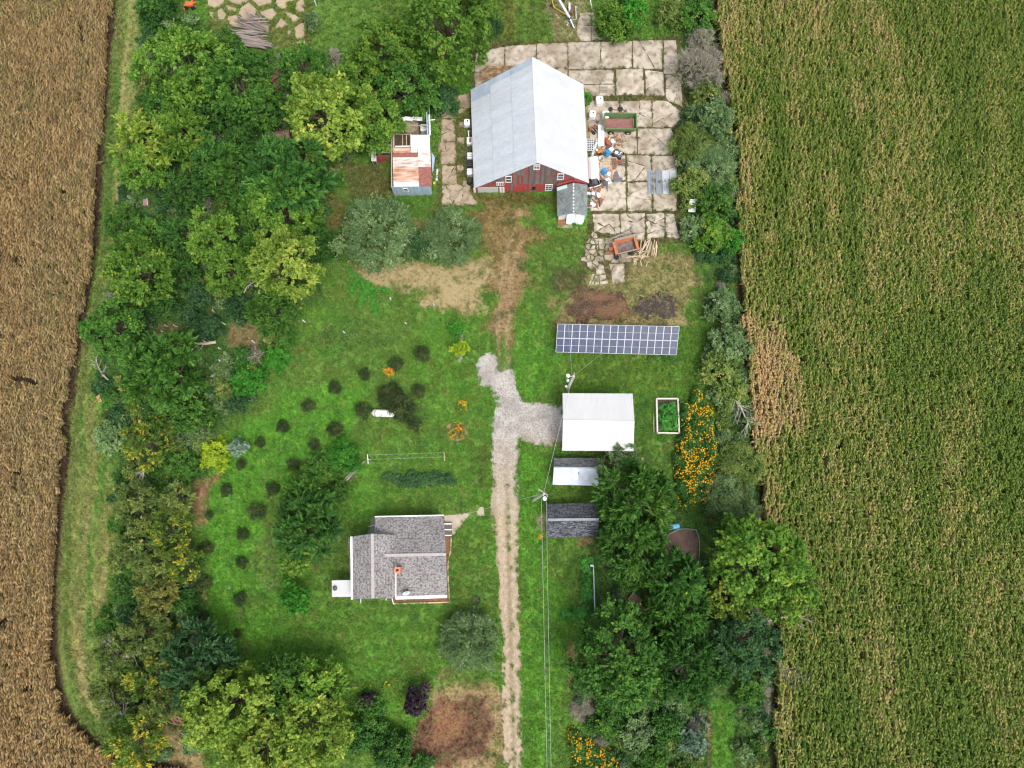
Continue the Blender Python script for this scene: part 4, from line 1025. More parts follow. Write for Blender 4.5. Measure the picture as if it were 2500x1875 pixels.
for x0, x1 in ((.30, .62), (.63, .97)):
    a, b = w0.lerp(w1, x0), w0.lerp(w1, x1); q = [V3(a, .05) - Vector((0, .75, 0)), V3(b, .05) - Vector((0, .75, 0)), V3(b, 2.0) - Vector((0, .06, 0)), V3(a, 2.0) - Vector((0, .06, 0))]
    MB().slabq(q, .04).build('leaning_panel', M("pale_panel", (.68, .78, .80), (.78, .82, .82), 2, .5), ax, world=True)
MB().box((P(1380, 548).x, P(1380, 548).y, .09), (2.1, 1.1, .18)).build('step', CONC, ax, world=True)
MB().box((P(1370, 546).x, P(1370, 546).y, .2), (.85, .95, .03)).build('door_mat', RUSTY, ax, world=True)
a, b = aL1, aM1
mb = MB(); mb.beam(aL1 + Vector((.0, .25, .35)), aM1 + Vector((0, .2, .30)), .16, .30); mb.beam(aM1 + Vector((.1, .2, .30)), aR1 + Vector((0, .2, .3)), .16, .30)
mb.build('flashing', RED, ax, world=True)

# ------------------------------------------------------------------ white garage
zg, zr = 4.2, 5.1
gNW, gNE, gSE, gSW = P(1373.5, 960, zg), P(1544.5, 961, zg), P(1546.5, 1101.5, zg), P(1372.5, 1100, zg); gRW, gRE = P(1374.5, 1028, zr), P(1549, 1030, zr)
gar = thing('garage', 'white metal garage with bright white ribbed roof at the gravel apron', 'garage', (P(1455, 1030).x, P(1455, 1030).y, 0))
roof_sheets(gar, [gSW, gSE, gRE, gRW], 10, 1, WHITE_RIB, seed=7, rib=3, rw=.09)
roof_sheets(gar, [gNE, gNW, gRW, gRE], 10, 1, WHITE_RIB, seed=8, rib=3, rw=.09)
MB().beam(gRW + Vector((0, 0, .04)), gRE + Vector((0, 0, .04)), .3, .05).build('ridge_cap', WHITE_RIB, gar, world=True)
cSW, cSE, cNE, cNW = gSW + Vector((.3, .35, 0)), gSE + Vector((-.3, .35, 0)), gNE + Vector((-.3, -.35, 0)), gNW + Vector((.3, -.35, 0)); cRW, cRE = gRW + Vector((.3, 0, 0)), gRE + Vector((-.3, 0, 0))
def wall(parent, a, b, z, mat, name='wall', th=.12, z0=0.0):
    n = (V3(b, 0) - V3(a, 0)).normalized(); n = Vector((-n.y, n.x, 0)) * th
    return MB().hexa([V3(a, z0), V3(b, z0), V3(b, z0) + n, V3(a, z0) + n], [V3(a, z), V3(b, z), V3(b, z) + n, V3(a, z) + n]).build(name, mat, parent, world=True)
wall(gar, cSW, cSE, zg - .1, WHITE_RIB); wall(gar, cNE, cNW, zg - .1, WHITE_RIB)
pg = [V3(cSE, 0), V3(cNE, 0), V3(cNE, zg - .1), V3(cRE, zr - .12), V3(cSE, zg - .1)]; MB().hexa([p - Vector((.1, 0, 0)) for p in pg], pg).build('gable_wall', WHITE_RIB, gar, world=True)
# west gable: two open door bays between white jambs
Lw = (V3(cSW, 0) - V3(cNW, 0)); 
for s0, s1 in ((0, .10), (.44, .54), (.90, 1)):
    a, b = V3(cNW, 0) + Lw * s0, V3(cNW, 0) + Lw * s1; wall(gar, a, b, 3.0, WHITE, 'door_jamb', .25)
pg = [V3(cNW, 3.0), V3(cSW, 3.0), V3(cSW, zg - .1), V3(cRW, zr - .12), V3(cNW, zg - .1)]; MB().hexa([p + Vector((.1, 0, 0)) for p in pg], pg).build('gable_wall', WHITE, gar, world=True)
for s0, s1 in ((.10, .44), (.54, .90)):
    a, b = V3(cNW, 0) + Lw * s0 + Vector((.25, 0, 0)), V3(cNW, 0) + Lw * s1 + Vector((.25, 0, 0)); wall(gar, a, b, 2.98, WHITE, 'garage_door', .05)
MB().face([V3(cSW, .02), V3(cSE, .02), V3(cNE, .02), V3(cNW, .02)]).build('floor', GREYC, gar, world=True)

# ------------------------------------------------------------------ two small sheds
def gable_shed(t, NW, NE, SE, SW, RW, RE, ze, zr_, mN, mS, wm, ov=.2, nsh=None):
    nw, ne, se, sw, rw, re_ = P(*NW, ze), P(*NE, ze), P(*SE, ze), P(*SW, ze), P(*RW, zr_), P(*RE, zr_)
    q1 = [ne, nw, rw, re_]; q2 = [sw, se, re_, rw]
    for q, m_ in ((q1, mN), (q2, mS)):
        if m_: MB().slabq(q, .07, uv=quv(q)).build('roof_slope', m_, t, world=True)
    a, b, c, d = sw + Vector((ov, ov, 0)), se + Vector((-ov, ov, 0)), ne + Vector((-ov, -ov, 0)), nw + Vector((ov, -ov, 0))
    wall(t, a, b, ze - .06, wm); wall(t, c, d, ze - .06, wm)
    for p, q_, r_ in ((b, c, re_ + Vector((-ov, 0, 0))), (d, a, rw + Vector((ov, 0, 0)))):
        pg = [V3(p, 0), V3(q_, 0), V3(q_, ze - .06), V3(r_, zr_ - .1), V3(p, ze - .06)]; nn = (V3(q_, 0) - V3(p, 0)).normalized(); nn = Vector((-nn.y, nn.x, 0)) * .1
        MB().hexa([x + nn for x in pg], pg).build('gable_wall', wm, t, world=True)
    return q1, q2
s1 = thing('garden_shed', 'low shed with half charcoal, half patched pale metal roof south of the garage', 'shed', (P(1405, 1150).x, P(1405, 1150).y, 0))
q1, q2 = gable_shed(s1, (1352, 1118), (1461, 1118.5), (1462, 1186), (1349, 1183), (1352, 1142), (1459.5, 1144), 2.2, 3.0, TARROOF, None, WHITE)
PALE = [M("pale_sheet", (.50, .56, .62), (.57, .62, .67), 1, .5, c3=(.42, .47, .52), s3=4, objvar=.12), M("white_patch_sheet", (.70, .72, .73), (.76, .77, .78), 1, .5, objvar=.06)]
def pm(i, j, r): return PALE[1] if (i, j) in ((2, 2), (4, 2), (4, 1), (1, 1), (1, 0), (2, 1)) else PALE[0]
roof_sheets(s1, q2, 9, 3, pm, seed=21)
MB().beam(q2[3] + Vector((0, 0, .03)), q2[2] + Vector((0, 0, .03)), .25, .05).build('ridge_cap', GALVB, s1, world=True)
vnt = bil(q2, .56, .7); MB().lathe([(.07, 0), (.07, .25), (.1, .26), (.1, .3)], tuple(vnt), 8).build('vent', DKGREY, s1, world=True)
s2 = thing('garden_shed', 'charcoal shingled shed with pale gable partly under the dark green tree', 'shed', (P(1395, 1270).x, P(1395, 1270).y, 0))
q1, q2 = gable_shed(s2, (1332.5, 1231), (1456, 1227), (1459, 1309.5), (1336, 1312.5), (1337.5, 1270), (1462, 1269), 2.3, 3.4,
           shingles("charcoal_shingles_worn", (.065, .07, .082), (.115, .122, .14), (.035, .036, .042), .9, .16), shingles("charcoal_shingles", (.050, .056, .072), (.20, .21, .235), (.03, .031, .04), .55, .15), WHITE)
MB().beam(q2[3] + Vector((0, .06, .035)), q2[2] + Vector((0, .06, .035)), .3, .04).build('ridge_cap', M("pale_ridge", (.24, .26, .27), (.33, .35, .36), 3, .9), s2, world=True)

# ------------------------------------------------------------------ farmhouse
hs = thing('farmhouse', 'grey shingled farmhouse with white gutters and orange chimney', 'house', (P(975, 1360).x, P(975, 1360).y, 0))
zn, zm, zs, zw = 3.0, 4.9, 2.9, 5.6
mNW, mNE, mSE, mSW = P(915, 1263, zn), P(1083, 1259.6, zn), P(1091.5, 1455, zs), P(962, 1458, zs); mRE = P(1089, 1353.5, zm); mRW = P(915, 1356.5, zm)
wNW, wSW, wSE, wNE = P(858.5, 1310, 4.4), P(860, 1463.5, 4.4), P(966, 1461, 4.4), P(966, 1306, 4.4); wRN, wRS = P(909, 1303, zw), P(910.5, 1461, zw)
for q in ([mNE, mNW, mRW, mRE], [mSW, mSE, mRE, P(962, 1355.5, zm)], [wNW, wSW, wRS, wRN], [wSE, wNE, wRN, wRS]):
    MB().slabq(q, .10, uv=quv([q[0], q[1], q[2], q[3]])).build('roof_slope', SHINGLE, hs, world=True)
RIDGE = M("pale_ridge_shingle", (.36, .33, .32), (.42, .39, .38), 3, .95)
MB().beam(wRN + Vector((0, 0, .03)), wRS + Vector((0, 0, .03)), .36, .05).build('ridge_cap', RIDGE, hs, world=True)
MB().beam(P(940, 1355.7, zm + .03), mRE + Vector((0, 0, .03)), .36, .05).build('ridge_cap', RIDGE, hs, world=True)
def gutter(a, b, w=.2): return MB().beam(a, b, w, .14).build('gutter', GUT, hs, world=True)
gutter(mNW + Vector((0, .08, -.03)), mNE + Vector((0, .08, -.03)), .15); gutter(P(966, 1459, zs) + Vector((0, -.05, -.02)), mSE + Vector((0, -.05, -.02)), .36)
gutter(wNW + Vector((-.02, 0, -.03)), wSW + Vector((-.02, 0, -.03)), .26); gutter(P(966, 1374, 4.4) + Vector((.03, 0, -.03)), wSE + Vector((.03, 0, -.03)), .09)
HW = M("white_siding", (.70, .69, .66), (.76, .75, .73), 1, .6)
def inset4(ps, d):
    c = sum((Vector((p.x, p.y, 0)) for p in ps), Vector()) / 4
    return [Vector((p.x + (d if p.x < c.x else -d), p.y + (d if p.y < c.y else -d), 0)) for p in ps]
for ps, z in (((mSW, mSE, mNE, mNW), 2.82), ((wSW, wSE, wNE, wNW), 4.25)):
    i4 = inset4(ps, .4)
    for k in range(4): wall(hs, i4[k], i4[(k + 1) % 4], z, HW, 'wall')
i4 = inset4((mSW, mSE, mNE, mNW), .4); ym = mRE.y
pg = [Vector((i4[1].x, i4[1].y, 2.8)), Vector((i4[2].x, i4[2].y, 2.8)), Vector((i4[1].x, ym, zm - .15))]; MB().hexa([p - Vector((.1, 0, 0)) for p in pg], pg).build('gable_wall', HW, hs, world=True)
j4 = inset4((wSW, wSE, wNE, wNW), .4)
for a, b, yy in ((j4[0], j4[1], 1), (j4[2], j4[3], -1)):
    pg = [Vector((a.x, a.y, 4.2)), Vector((b.x, b.y, 4.2)), Vector(((a.x + b.x) / 2, a.y, zw - .2))]; MB().hexa([p + Vector((0, .1 * yy, 0)) for p in pg], pg).build('gable_wall', HW, hs, world=True)
a, b = i4[1], i4[2]
for s in (.25, .7):
    p, q = a.lerp(b, s - .07), a.lerp(b, s + .07); window(hs, [V3(p, 1) , V3(q, 1), V3(q, 2.2), V3(p, 2.2)], .08, .05, 1)
for s in (.3, .7):
    p, q = j4[0].lerp(j4[1], s - .09), j4[0].lerp(j4[1], s + .09); window(hs, [V3(p, 1), V3(q, 1), V3(q, 2.2), V3(p, 2.2)], .08, .05, 1)
# chimney, roof dish bracket, downspouts, porch, cellar bulkhead
cp = P(970.5, 1392, 5.9)
ch = MB().box((cp.x, cp.y, 4.6), (.62, .62, 2.7)).build('chimney', BRICKO, hs, world=True)
MB().box((cp.x, cp.y, 5.99), (.70, .70, .10)).build('chimney_cap', BRICKO, hs, world=True); MB().box((cp.x, cp.y, 6.045), (.32, .28, .02)).build('flue', DARK_OPEN, hs, world=True)
def spout(u0, v0, z0, u1, v1, z1, w=.1): MB().beam(P(u0, v0, z0), P(u1, v1, z1), w, .08).build('downspout', GUT, hs, world=True)
spout(917, 1281, 1.2, 899, 1286, .15); spout(881, 1460, 1.2, 881, 1474, .1); spout(942.5, 1460, .6, 942.5, 1466, .1); spout(957, 1460, 1.4, 961, 1475, .1); spout(858, 1325, 1.0, 852, 1324.5, .1)
pq = [P(810.5, 1457.5, 2.7), P(862, 1457, 2.95), P(862, 1416, 2.95), P(810, 1417, 2.7)]
MB().slabq(pq, .12).build('porch_roof', WHITE_RIB, hs, world=True)
for p in (pq[0], pq[3]): MB().box((p.x + .2, p.y + (.15 if p is pq[0] else -.15), 1.3), (.12, .12, 2.6)).build('porch_post', WHITE, hs, world=True)
v = P(818.5, 1436, 2.8); MB().lathe([(.16, -.1), (.16, .18), (.30, .2), (.24, .34), (.05, .4)], tuple(v), 10).build('vent_cap', DKGREY, hs, world=True)
mb = MB(); p = P(1093, 1293); mb.box((p.x, p.y, .35), (1.15, 1.75, .5)); mb.build('bulkhead', M("brown_door", (.10, .085, .075), (.14, .12, .1), 3, .7), hs, world=True)
for v_ in (1279, 1293, 1307): a, b = P(1083.6, v_, .68), P(1102.5, v_, .62); MB().beam(a, b, .14, .1).build('bulkhead_bar', WHITE, hs, world=True)
# planting bed round the house
bed = kind(sheet('mulch_bed', poly([(1085, 1309), (1101, 1309), (1101, 1335), (1094, 1372), (1093, 1412), (1096, 1469), (960, 1471), (959, 1456), (1086, 1452)]), .03, MULCH, step=.5, amp=.05), 'structure')
ed = thing('timber_edging', 'pale timber edging round the brown mulch bed of the house', 'edging', tuple(P(1098, 1400)))
for a, b in (((1102, 1312), (1101, 1340)), ((1101, 1340), (1094, 1374)), ((1094, 1374), (1094, 1412)), ((1094, 1412), (1098, 1470)), ((1098, 1470), (961, 1474))):
    MB().beam(P(*a, .1), P(*b, .1), .16, .2).build('board', WOODT, ed, world=True)
dsh = thing('satellite_dish', 'pale satellite dish on the dark south roof slope', 'satellite dish', tuple(P(993, 1445, 3.0)))
Rm = Matrix.Rotation(math.radians(55), 4, 'X') @ Matrix.Rotation(.3, 4, 'Y')
MB().lathe([(.02, .0), (.25, .03), (.45, .10), (.50, .14), (.46, .12), (.24, .055), (.02, .03)], (0, 0, .62), 20, axis=Rm).build('dish', M("dish_grey", (.46, .53, .56), (.52, .58, .60), 2, .5), dsh, smooth=True)
MB().tube([(0, -.1, -.05), (0, -.05, .4), (0, 0, .72)], .035, 6).tube([(.2, -.2, -.05), (0, -.05, .45)], .02, 5).tube([(0, -.25, .55), (.35, .25, 1.15)], .02, 5).build('mast', GALV, dsh)

# ------------------------------------------------------------------ tumbledown shed with rusty roof
rs = thing('rusty_shed', 'half roofless shed with rust streaked metal roof beside the concrete alley', 'shed', (P(1007, 400).x, P(1007, 400).y, 0))
zf = 2.9
fL, fR = P(961, 456, zf), P(1054.5, 455, zf); bl_, br_ = P(958, 361, zf), P(1050, 360, zf); rMf, rMb = P(1023, 455, zf + .45), P(1020, 360, zf + .45)
def rustm(i, j, r):
    if i in (7,): return RUST2 if i == 6 else RUST1
    if i < 1: return WHITE_SHEET
    if i < 4: return RUST1
    if i < 6: return RUST3
    return RUST2 if i < 7 else RUST1
roof_sheets(rs, [fL, bl_, rMb, rMf], 8, 1, rustm, seed=31, rib=3)
roof_sheets(rs, [br_, fR, rMf, rMb], 8, 1, lambda i, j, r: RUST2 if i > 3 else (RUST3 if i > 0 else WHITE_SHEET), seed=32, rib=3)
roof_sheets(rs, [P(1003, 372, zf + .5), P(1003, 329, zf + .55), P(1049, 329, zf + .3), P(1050, 372, zf + .3)][::1], 5, 1, WHITE_SHEET, seed=33, rib=2)
# front wall of metal sheets with a window
wL, wR = P(963, 478, 0), P(1054.5, 477, 0); nsh = 9
for i in range(nsh):
    a, b = wL.lerp(wR, i / nsh), wL.lerp(wR, (i + 1) / nsh - .004); mb = MB(); off = Vector((0, -.02 - .02 * (i % 2), 0))
    mb.hexa([a, b, b + Vector((0, .05, 0)), a + Vector((0, .05, 0))], [V3(a, zf - .08) + off * 0, V3(b, zf - .08), V3(b, zf - .08) + Vector((0, .05, 0)), V3(a, zf - .08) + Vector((0, .05, 0))])
    for k in range(3): p = a.lerp(b, (k + .5) / 3) + Vector((0, -.02, 0)); mb.beam(p + Vector((0, 0, .05)), p + Vector((0, 0, zf - .12)), .05, .04)
    mb.build('wall_sheet', BLUE_METAL, rs, world=True)
a, b = wL.lerp(wR, .29), wL.lerp(wR, .42); window(rs, [V3(a, 1.35) - Vector((0, .05, 0)), V3(b, 1.35) - Vector((0, .05, 0)), V3(b, 2.45) - Vector((0, .05, 0)), V3(a, 2.45) - Vector((0, .05, 0))], .08, .05, 1)
kL, kR = P(962, 300, 0), P(1048, 298, 0)
wall(rs, kL, wL, zf - .1, WOODG, 'side_wall', .15); wall(rs, wR, kR, zf - .1, BLUE_METAL, 'side_wall', .12)
for (u0, v0, z0, u1, v1, z1, w, m_) in ((961, 275, 3.0, 961, 372, 3.0, .22, WOODT), (1048, 280, 3.0, 1050, 330, 3.0, .22, WHITE_SHEET), (962, 308, 2.6, 1048, 306, 2.6, .14, WOODG), (983, 328, 2.6, 983, 358, 2.6, .1, WOODT), (992, 328, 2.6, 993, 358, 2.6, .1, WOODT), (962, 328, 2.7, 1004, 328, 2.7, .12, WOODG), (965, 358, 2.9, 1024, 357, 2.95, .2, WHITE_SHEET), (1003, 329, 3.0, 1003, 358, 3.0, .2, WHITE_SHEET), (1048, 240, 2.5, 1048, 290, 2.9, .08, WOODG), (962, 262, 2.8, 962, 290, 2.9, .1, WOODG), (1044, 294, 2.3, 1062, 292, 2.2, .1, WHITE)):
    MB().beam(P(u0, v0, z0), P(u1, v1, z1), w, .12).build('beam', m_, rs, world=True)
for i, (u0, u1) in enumerate(((966, 988), (988, 1008), (1008, 1031))):
    q = [P(u0, 294 - i * .5, 2.5), P(u1, 296, 2.45), P(u1, 286, 2.7), P(u0, 284, 2.75)]; MB().slabq(q, .04).build('roof_sheet', WHITE_SHEET, rs, world=True)
sheet('floor', poly([(963, 298), (1048, 298), (1053, 470), (964, 472)]), .012, M("dirt_floor", (.10, .075, .055), (.17, .13, .10), 2, .95), rs, amp=.02)
mb = MB(); q = [P(1054, 372, 2.4), P(1062, 384, 1.6), P(1059, 416, 1.0), P(1055.5, 420, 1.9)]; MB().slabq(q, .04).build('loose_sheet', BLUE_METAL, rs, world=True)
cist = thing('cistern', 'round concrete cistern standing inside the roofless part of the shed', 'cistern', tuple(P(1004.5, 320)))
MB().lathe([(1.22, 0), (1.22, 1.7), (1.10, 1.72), (1.05, 1.55), (.0, 1.45)], (0, 0, 0), 24).build('tank', M("tan_concrete", (.30, .24, .15), (.42, .35, .24), 1.5, .9, c3=(.17, .12, .08), s3=4), cist, smooth=False)
MB().lathe([(.12, 1.45), (.12, 1.62), (.0, 1.63)], (-.15, -.1, 0), 8).build('spout', WHITE, cist)
# lean-to beside it: red wall, crossed rafters, pale sheet
an = thing('collapsed_shed', 'collapsing lean-to with red wall and crossed rafters, west of the rusty shed', 'shed', (P(935, 385).x, P(935, 385).y, 0))
ra, rb = P(921, 398), P(946, 397)
for i in range(5):
    a, b = ra.lerp(rb, i / 5), ra.lerp(rb, (i + 1) / 5 - .01); MB().hexa([a, b, b + Vector((0, .05, 0)), a + Vector((0, .05, 0))], [V3(a, 2.1), V3(b, 2.1), V3(b, 2.1) + Vector((0, .05, 0)), V3(a, 2.1) + Vector((0, .05, 0))]).build('plank', REDB, an, world=True)
a, b = P(946.5, 397), P(959, 396); MB().hexa([a, b, b + Vector((0, .05, 0)), a + Vector((0, .05, 0))], [V3(a, 2.1), V3(b, 2.1), V3(b, 2.1) + Vector((0, .05, 0)), V3(a, 2.1) + Vector((0, .05, 0))]).build('plank', M("mossy_board", (.24, .17, .09), (.17, .18, .06), 3, .9), an, world=True)
for (u0, v0, z0, u1, v1, z1) in ((922, 372, 2.3, 959, 372, 2.3), (923, 352, 2.1, 958, 366, 2.1), (923, 366, 2.2, 958, 350, 2.2), (922, 345, 2.2, 958, 338, 2.2), (922, 330, 2.2, 922, 373, 2.2), (926, 345, 1.9, 955, 357, 1.9)):
    MB().beam(P(u0, v0, z0), P(u1, v1, z1), .16, .12).build('rafter', WOODG, an, world=True)
for u, v in ((922, 372), (959, 345), (922, 335)): p = P(u, v, 2.2); MB().box((p.x, p.y, 1.1), (.14, .14, 2.2)).build('post', WOODG, an, world=True)
MB().slabq([P(906, 393, 1.9), P(919, 394, 2.0), P(917, 341, 2.0), P(907, 340, 1.9)], .05).build('roof_sheet', M("pale_green_sheet", (.52, .57, .54), (.60, .64, .61), 2, .6), an, world=True)
for u in (908, 917): p = P(u, 392, 1.9); MB().box((p.x, p.y + .1, .95), (.1, .1, 1.9)).build('post', WOODG, an, world=True)
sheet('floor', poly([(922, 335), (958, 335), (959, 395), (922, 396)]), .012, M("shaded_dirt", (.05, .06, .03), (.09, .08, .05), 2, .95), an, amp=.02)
# rust-red round-topped hut in the trees
qh = thing('quonset_hut', 'rusty curved roof hut hidden among the western trees', 'hut', tuple(P(683, 338)), .12)
for i in range(5):
    x0 = -1.75 + i * .7; mb = MB()
    for k in range(8):
        a0, a1 = math.pi * k / 8, math.pi * (k + 1) / 8; o_ = .01 * (i % 2)
        mb.hexa([(x0, .95 * math.cos(a0), .95 * math.sin(a0)), (x0 + .69, .95 * math.cos(a0), .95 * math.sin(a0)), (x0 + .69, .95 * math.cos(a1), .95 * math.sin(a1)), (x0, .95 * math.cos(a1), .95 * math.sin(a1))],
                [(x0, (1 + o_) * math.cos(a0), (1 + o_) * 1.3 * math.sin(a0)), (x0 + .69, (1 + o_) * math.cos(a0), (1 + o_) * 1.3 * math.sin(a0)), (x0 + .69, (1 + o_) * math.cos(a1), (1 + o_) * 1.3 * math.sin(a1)), (x0, (1 + o_) * math.cos(a1), (1 + o_) * 1.3 * math.sin(a1))])
    mb.build('roof_sheet', M("brown_rust_sheet", (.17, .075, .06), (.26, .15, .13), 1.5, .8, c3=(.36, .28, .26), s3=4, objvar=.2) if i == 0 else bpy.data.materials['brown_rust_sheet'], qh)
for x in (-1.7, 1.65):
    mb = MB(); mb.hexa([(x, math.cos(math.pi * k / 8) * .93, math.sin(math.pi * k / 8) * 1.2) for k in range(9)], [(x + .05, math.cos(math.pi * k / 8) * .93, math.sin(math.pi * k / 8) * 1.2) for k in range(9)]); mb.build('end_wall', WOODB, qh)
MB().box((.55, .6, 1.4), (.12, .12, .5)).build('stove_pipe', RUSTY, qh)

# ------------------------------------------------------------------ solar array
sa_ = thing('solar_array', 'long tilted ground mounted solar array of blue panels in white frames', 'solar panels', (P(1507, 828).x, P(1507, 828).y, 0))
tl, tr, brr, bll = P(1361, 790.5, 2.5), P(1659, 797, 2.5), P(1651.7, 867, .75), P(1356.5, 860, .75)
CELL = M("solar_cell", (.012, .020, .060), (.020, .034, .090), 1.5, .18, spec=.6, objvar=.25)
BUS = M("cell_gap", (.10, .135, .22), (.13, .165, .25), 2, .4)
FRM = M("panel_frame", (.50, .52, .55), (.56, .57, .59), 2, .4)
sq = [bll, brr, tr, tl]; sn = (brr - bll).cross(tl - bll).normalized()
for j in range(2):
    for i in range(16):
        s0, s1, t0, t1 = i / 16, (i + 1) / 16, j / 2, (j + 1) / 2
        e = .0016
        pq = [bil(sq, s0 + e, t0 + .006), bil(sq, s1 - e, t0 + .006), bil(sq, s1 - e, t1 - .006), bil(sq, s0 + e, t1 - .006)]
        pan = MB().slabq([p - sn * .012 for p in pq], .02).build('solar_panel', BUS, sa_, world=True)
        mb = MB()
        for h in range(2):
            for k in range(6):
                x0, x1 = .05 + .9 * k / 6 + .018, .05 + .9 * (k + 1) / 6 - .018; y0, y1 = (.03, .485) if h == 0 else (.515, .97)
                mb.face([bil(pq, x, y) + sn * .002 for x, y in ((x0, y0), (x1, y0), (x1, y1), (x0, y1))])
        c_ = mb.build('cell', CELL, sa_, world=True); c_.parent = pan
        mb = MB()
        for a, b in ((0, 1), (1, 2), (2, 3), (3, 0)): mb.beam(pq[a], pq[b], .045, .05)
        mb.beam(bil(pq, .02, .5), bil(pq, .98, .5), .03, .03)
        f_ = mb.build('frame', FRM, sa_, world=True); f_.parent = pan
for i in range(5):
    s = .08 + .21 * i
    for t_ in (.2, .8): p = bil(sq, s, t_); MB().tube([(p.x, p.y, 0), (p.x, p.y, p.z - .06)], .06, 6).build('post', GALV, sa_, world=True)
for t_ in (.2, .8): MB().beam(bil(sq, .01, t_) - sn * .1, bil(sq, .99, t_) - sn * .1, .08).build('rail', GALV, sa_, world=True)

# ------------------------------------------------------------------ utility poles and wires
def pole(label, base, top, h, lamp=False):
    b, tp = P(*base, 0), P(*top, h); t = thing('utility_pole', label, 'utility pole', tuple(b), 0, 'utility poles along the drive'); d = tp - b
    MB().tube([(0, 0, -.2), tuple(d * .5), tuple(d)], [.17, .15, .12], 8).build('pole', M("grey_pole", (.50, .46, .40), (.60, .56, .50), 3, .85), t)
    return t, d
up1, d1 = pole('leaning pale utility pole with round lamp beside the charcoal shed', (1301, 1222), (1328, 1206), 9.5)
MB().beam(d1 + Vector((-.7, .6, -.3)), d1 + Vector((.5, -.15, -.3)), .12).build('crossarm', WOODG, up1)
MB().beam(d1 + Vector((-.15, -.1, -.55)), d1 + Vector((.35, -.5, -.65)), .06).build('bracket', GALV, up1)
MB().lathe([(.05, .2), (.24, .15), (.28, 0), (.2, -.08)], tuple(d1 + Vector((.12, -.52, -.7))), 14).build('lamp', WHITE, up1)
for x in (-.6, .0, .45): MB().lathe([(.05, 0), (.06, .14), (.03, .18)], tuple(d1 + Vector((x, .35 - (x + .6) * .6, -.22))), 6).build('insulator', GALV, up1)
up2, d2 = pole('utility pole carrying grey transformer cans at the garage corner', (1384, 951), (1400, 918), 9.5)
MB().lathe([(.17, 0), (.19, .1), (.19, .75), (.1, .85)], tuple(d2 * .62 + Vector((-.42, .05, 0))), 12).build('transformer', GALV, up2)
MB().lathe([(.15, 0), (.16, .1), (.16, .5), (.1, .56)], tuple(d2 * .22 + Vector((-.3, .0, 0))), 12).build('meter_box', WHITE, up2)
MB().beam(d2 + Vector((-.1, 0, -.5)), d2 + Vector((-.55, .1, -.4)), .05).build('bracket', GALV, up2)
MB().lathe([(.05, .18), (.22, .14), (.26, 0), (.2, -.06)], tuple(d2 + Vector((-.62, .12, -.45))), 14).build('lamp', WHITE, up2)
MB().tube([d2 * .05 + Vector((.2, 0, 0)), d2 * .95 + Vector((.2, 0, 0))], .05, 6).build('conduit', GALV, up2)
MB().beam(d2 + Vector((.1, -.3, -.2)), d2 + Vector((.1, .5, -.2)), .1).build('crossarm', WOODG, up2)
WIRE = M("pale_wire", (.33, .35, .35), (.40, .41, .40), 3, .5)
def wire(label, a, b, sag, r=.02, mat=None, dash=0):
    a, b = Vector(a), Vector(b); pts = [a.lerp(b, i / 16) - Vector((0, 0, sag * 4 * (i / 16) * (1 - i / 16))) for i in range(17)]
    t = thing('power_line', label, 'power line', tuple(a), 0, 'overhead wires'); MB().tube([p - a for p in pts], r, 5).build('wire', mat or WIRE, t)
    return t
T1, T2 = P(1301, 1222) + d1, P(1384, 951) + d2
e1, e2 = P(1336, 1875, 9), P(1346, 1875, 9)
def far_(p, q, k): return p.lerp(q, k)
s1_, s2_ = T1 + Vector((-.30, -.55, -.3)), T1 + Vector((.28, .0, -.25))
wire('left one of the two pale wires running south along the drive', s1_, far_(s1_, e1, 1.5), .6)
wire('right one of the two pale wires running south along the drive', s2_, far_(s2_, e2, 1.5), .6)
wire('twisted wire slung from the leaning pole past the white garage', T1 + Vector((0, .1, -.3)), T2 + Vector((-.1, -.1, -.4)), 1.0, .024)
wire('twisted service wire from the gravel drive to the house path', T1 + Vector((-.3, 0, -.5)), P(1148, 1252, 3.0), .5, .022)
wire('thin wire rising north from the transformer pole across the solar array', T2 + Vector((-.15, .1, -.2)), far_(T2, P(1388, 790, 4.5), 1.0), .4, .02)
wire('thin guy wire slanting from the transformer pole to the solar array', T2 + Vector((.1, .1, -.3)), P(1470, 862, 1.0), .05, .018)

# ------------------------------------------------------------------ clothes line, raised bed, tank
cl = thing('clothesline', 'wire clothesline between two pale cross posts on the orchard lawn', 'clothesline', tuple(P(990, 1118)))
for (u0, v0, u1, v1, m_) in ((897, 1109, 899, 1132, WHITE), (1084, 1103, 1085.5, 1125, WOODT)):
    a, b = P(u0, v0, 1.9), P(u1, v1, 1.9); MB().beam(a, b, .085).build('crossbar', m_, cl, world=True); c = (a + b) / 2; MB().tube([(c.x, c.y, 0), (c.x, c.y, 1.85)], .06, 6).build('post', m_, cl, world=True)
for a, b in (((897, 1111), (1084, 1105)), ((899, 1122), (1085, 1115.5))): MB().tube([P(*a, 1.95), P(*a, 1.95).lerp(P(*b, 1.95), .5) - Vector((0, 0, .06)), P(*b, 1.95)], .013, 4).build('wire', WIRE, cl, world=True)
rbx = thing('raised_bed', 'raised vegetable bed in a pale timber frame beside the sunflowers', 'raised bed', tuple(P(1630, 1015)))
FR = [(1602, 974), (1654, 974), (1657, 1058), (1604, 1057)]
for a, b in zip(FR, FR[1:] + FR[:1]): MB().beam(P(*a, .35), P(*b, .35), .20, .7).build('board', M("pale_bed_timber", (.56, .52, .45), (.64, .60, .53), 3, .8) if 'pale_bed_timber' not in bpy.data.materials else bpy.data.materials['pale_bed_timber'], rbx, world=True)
sheet('soil', poly([(1604, 976), (1652, 976), (1655, 1056), (1606, 1055)]), .4, M("bed_soil", (.05, .038, .028), (.08, .06, .045), 4, .95), rbx, amp=.02)
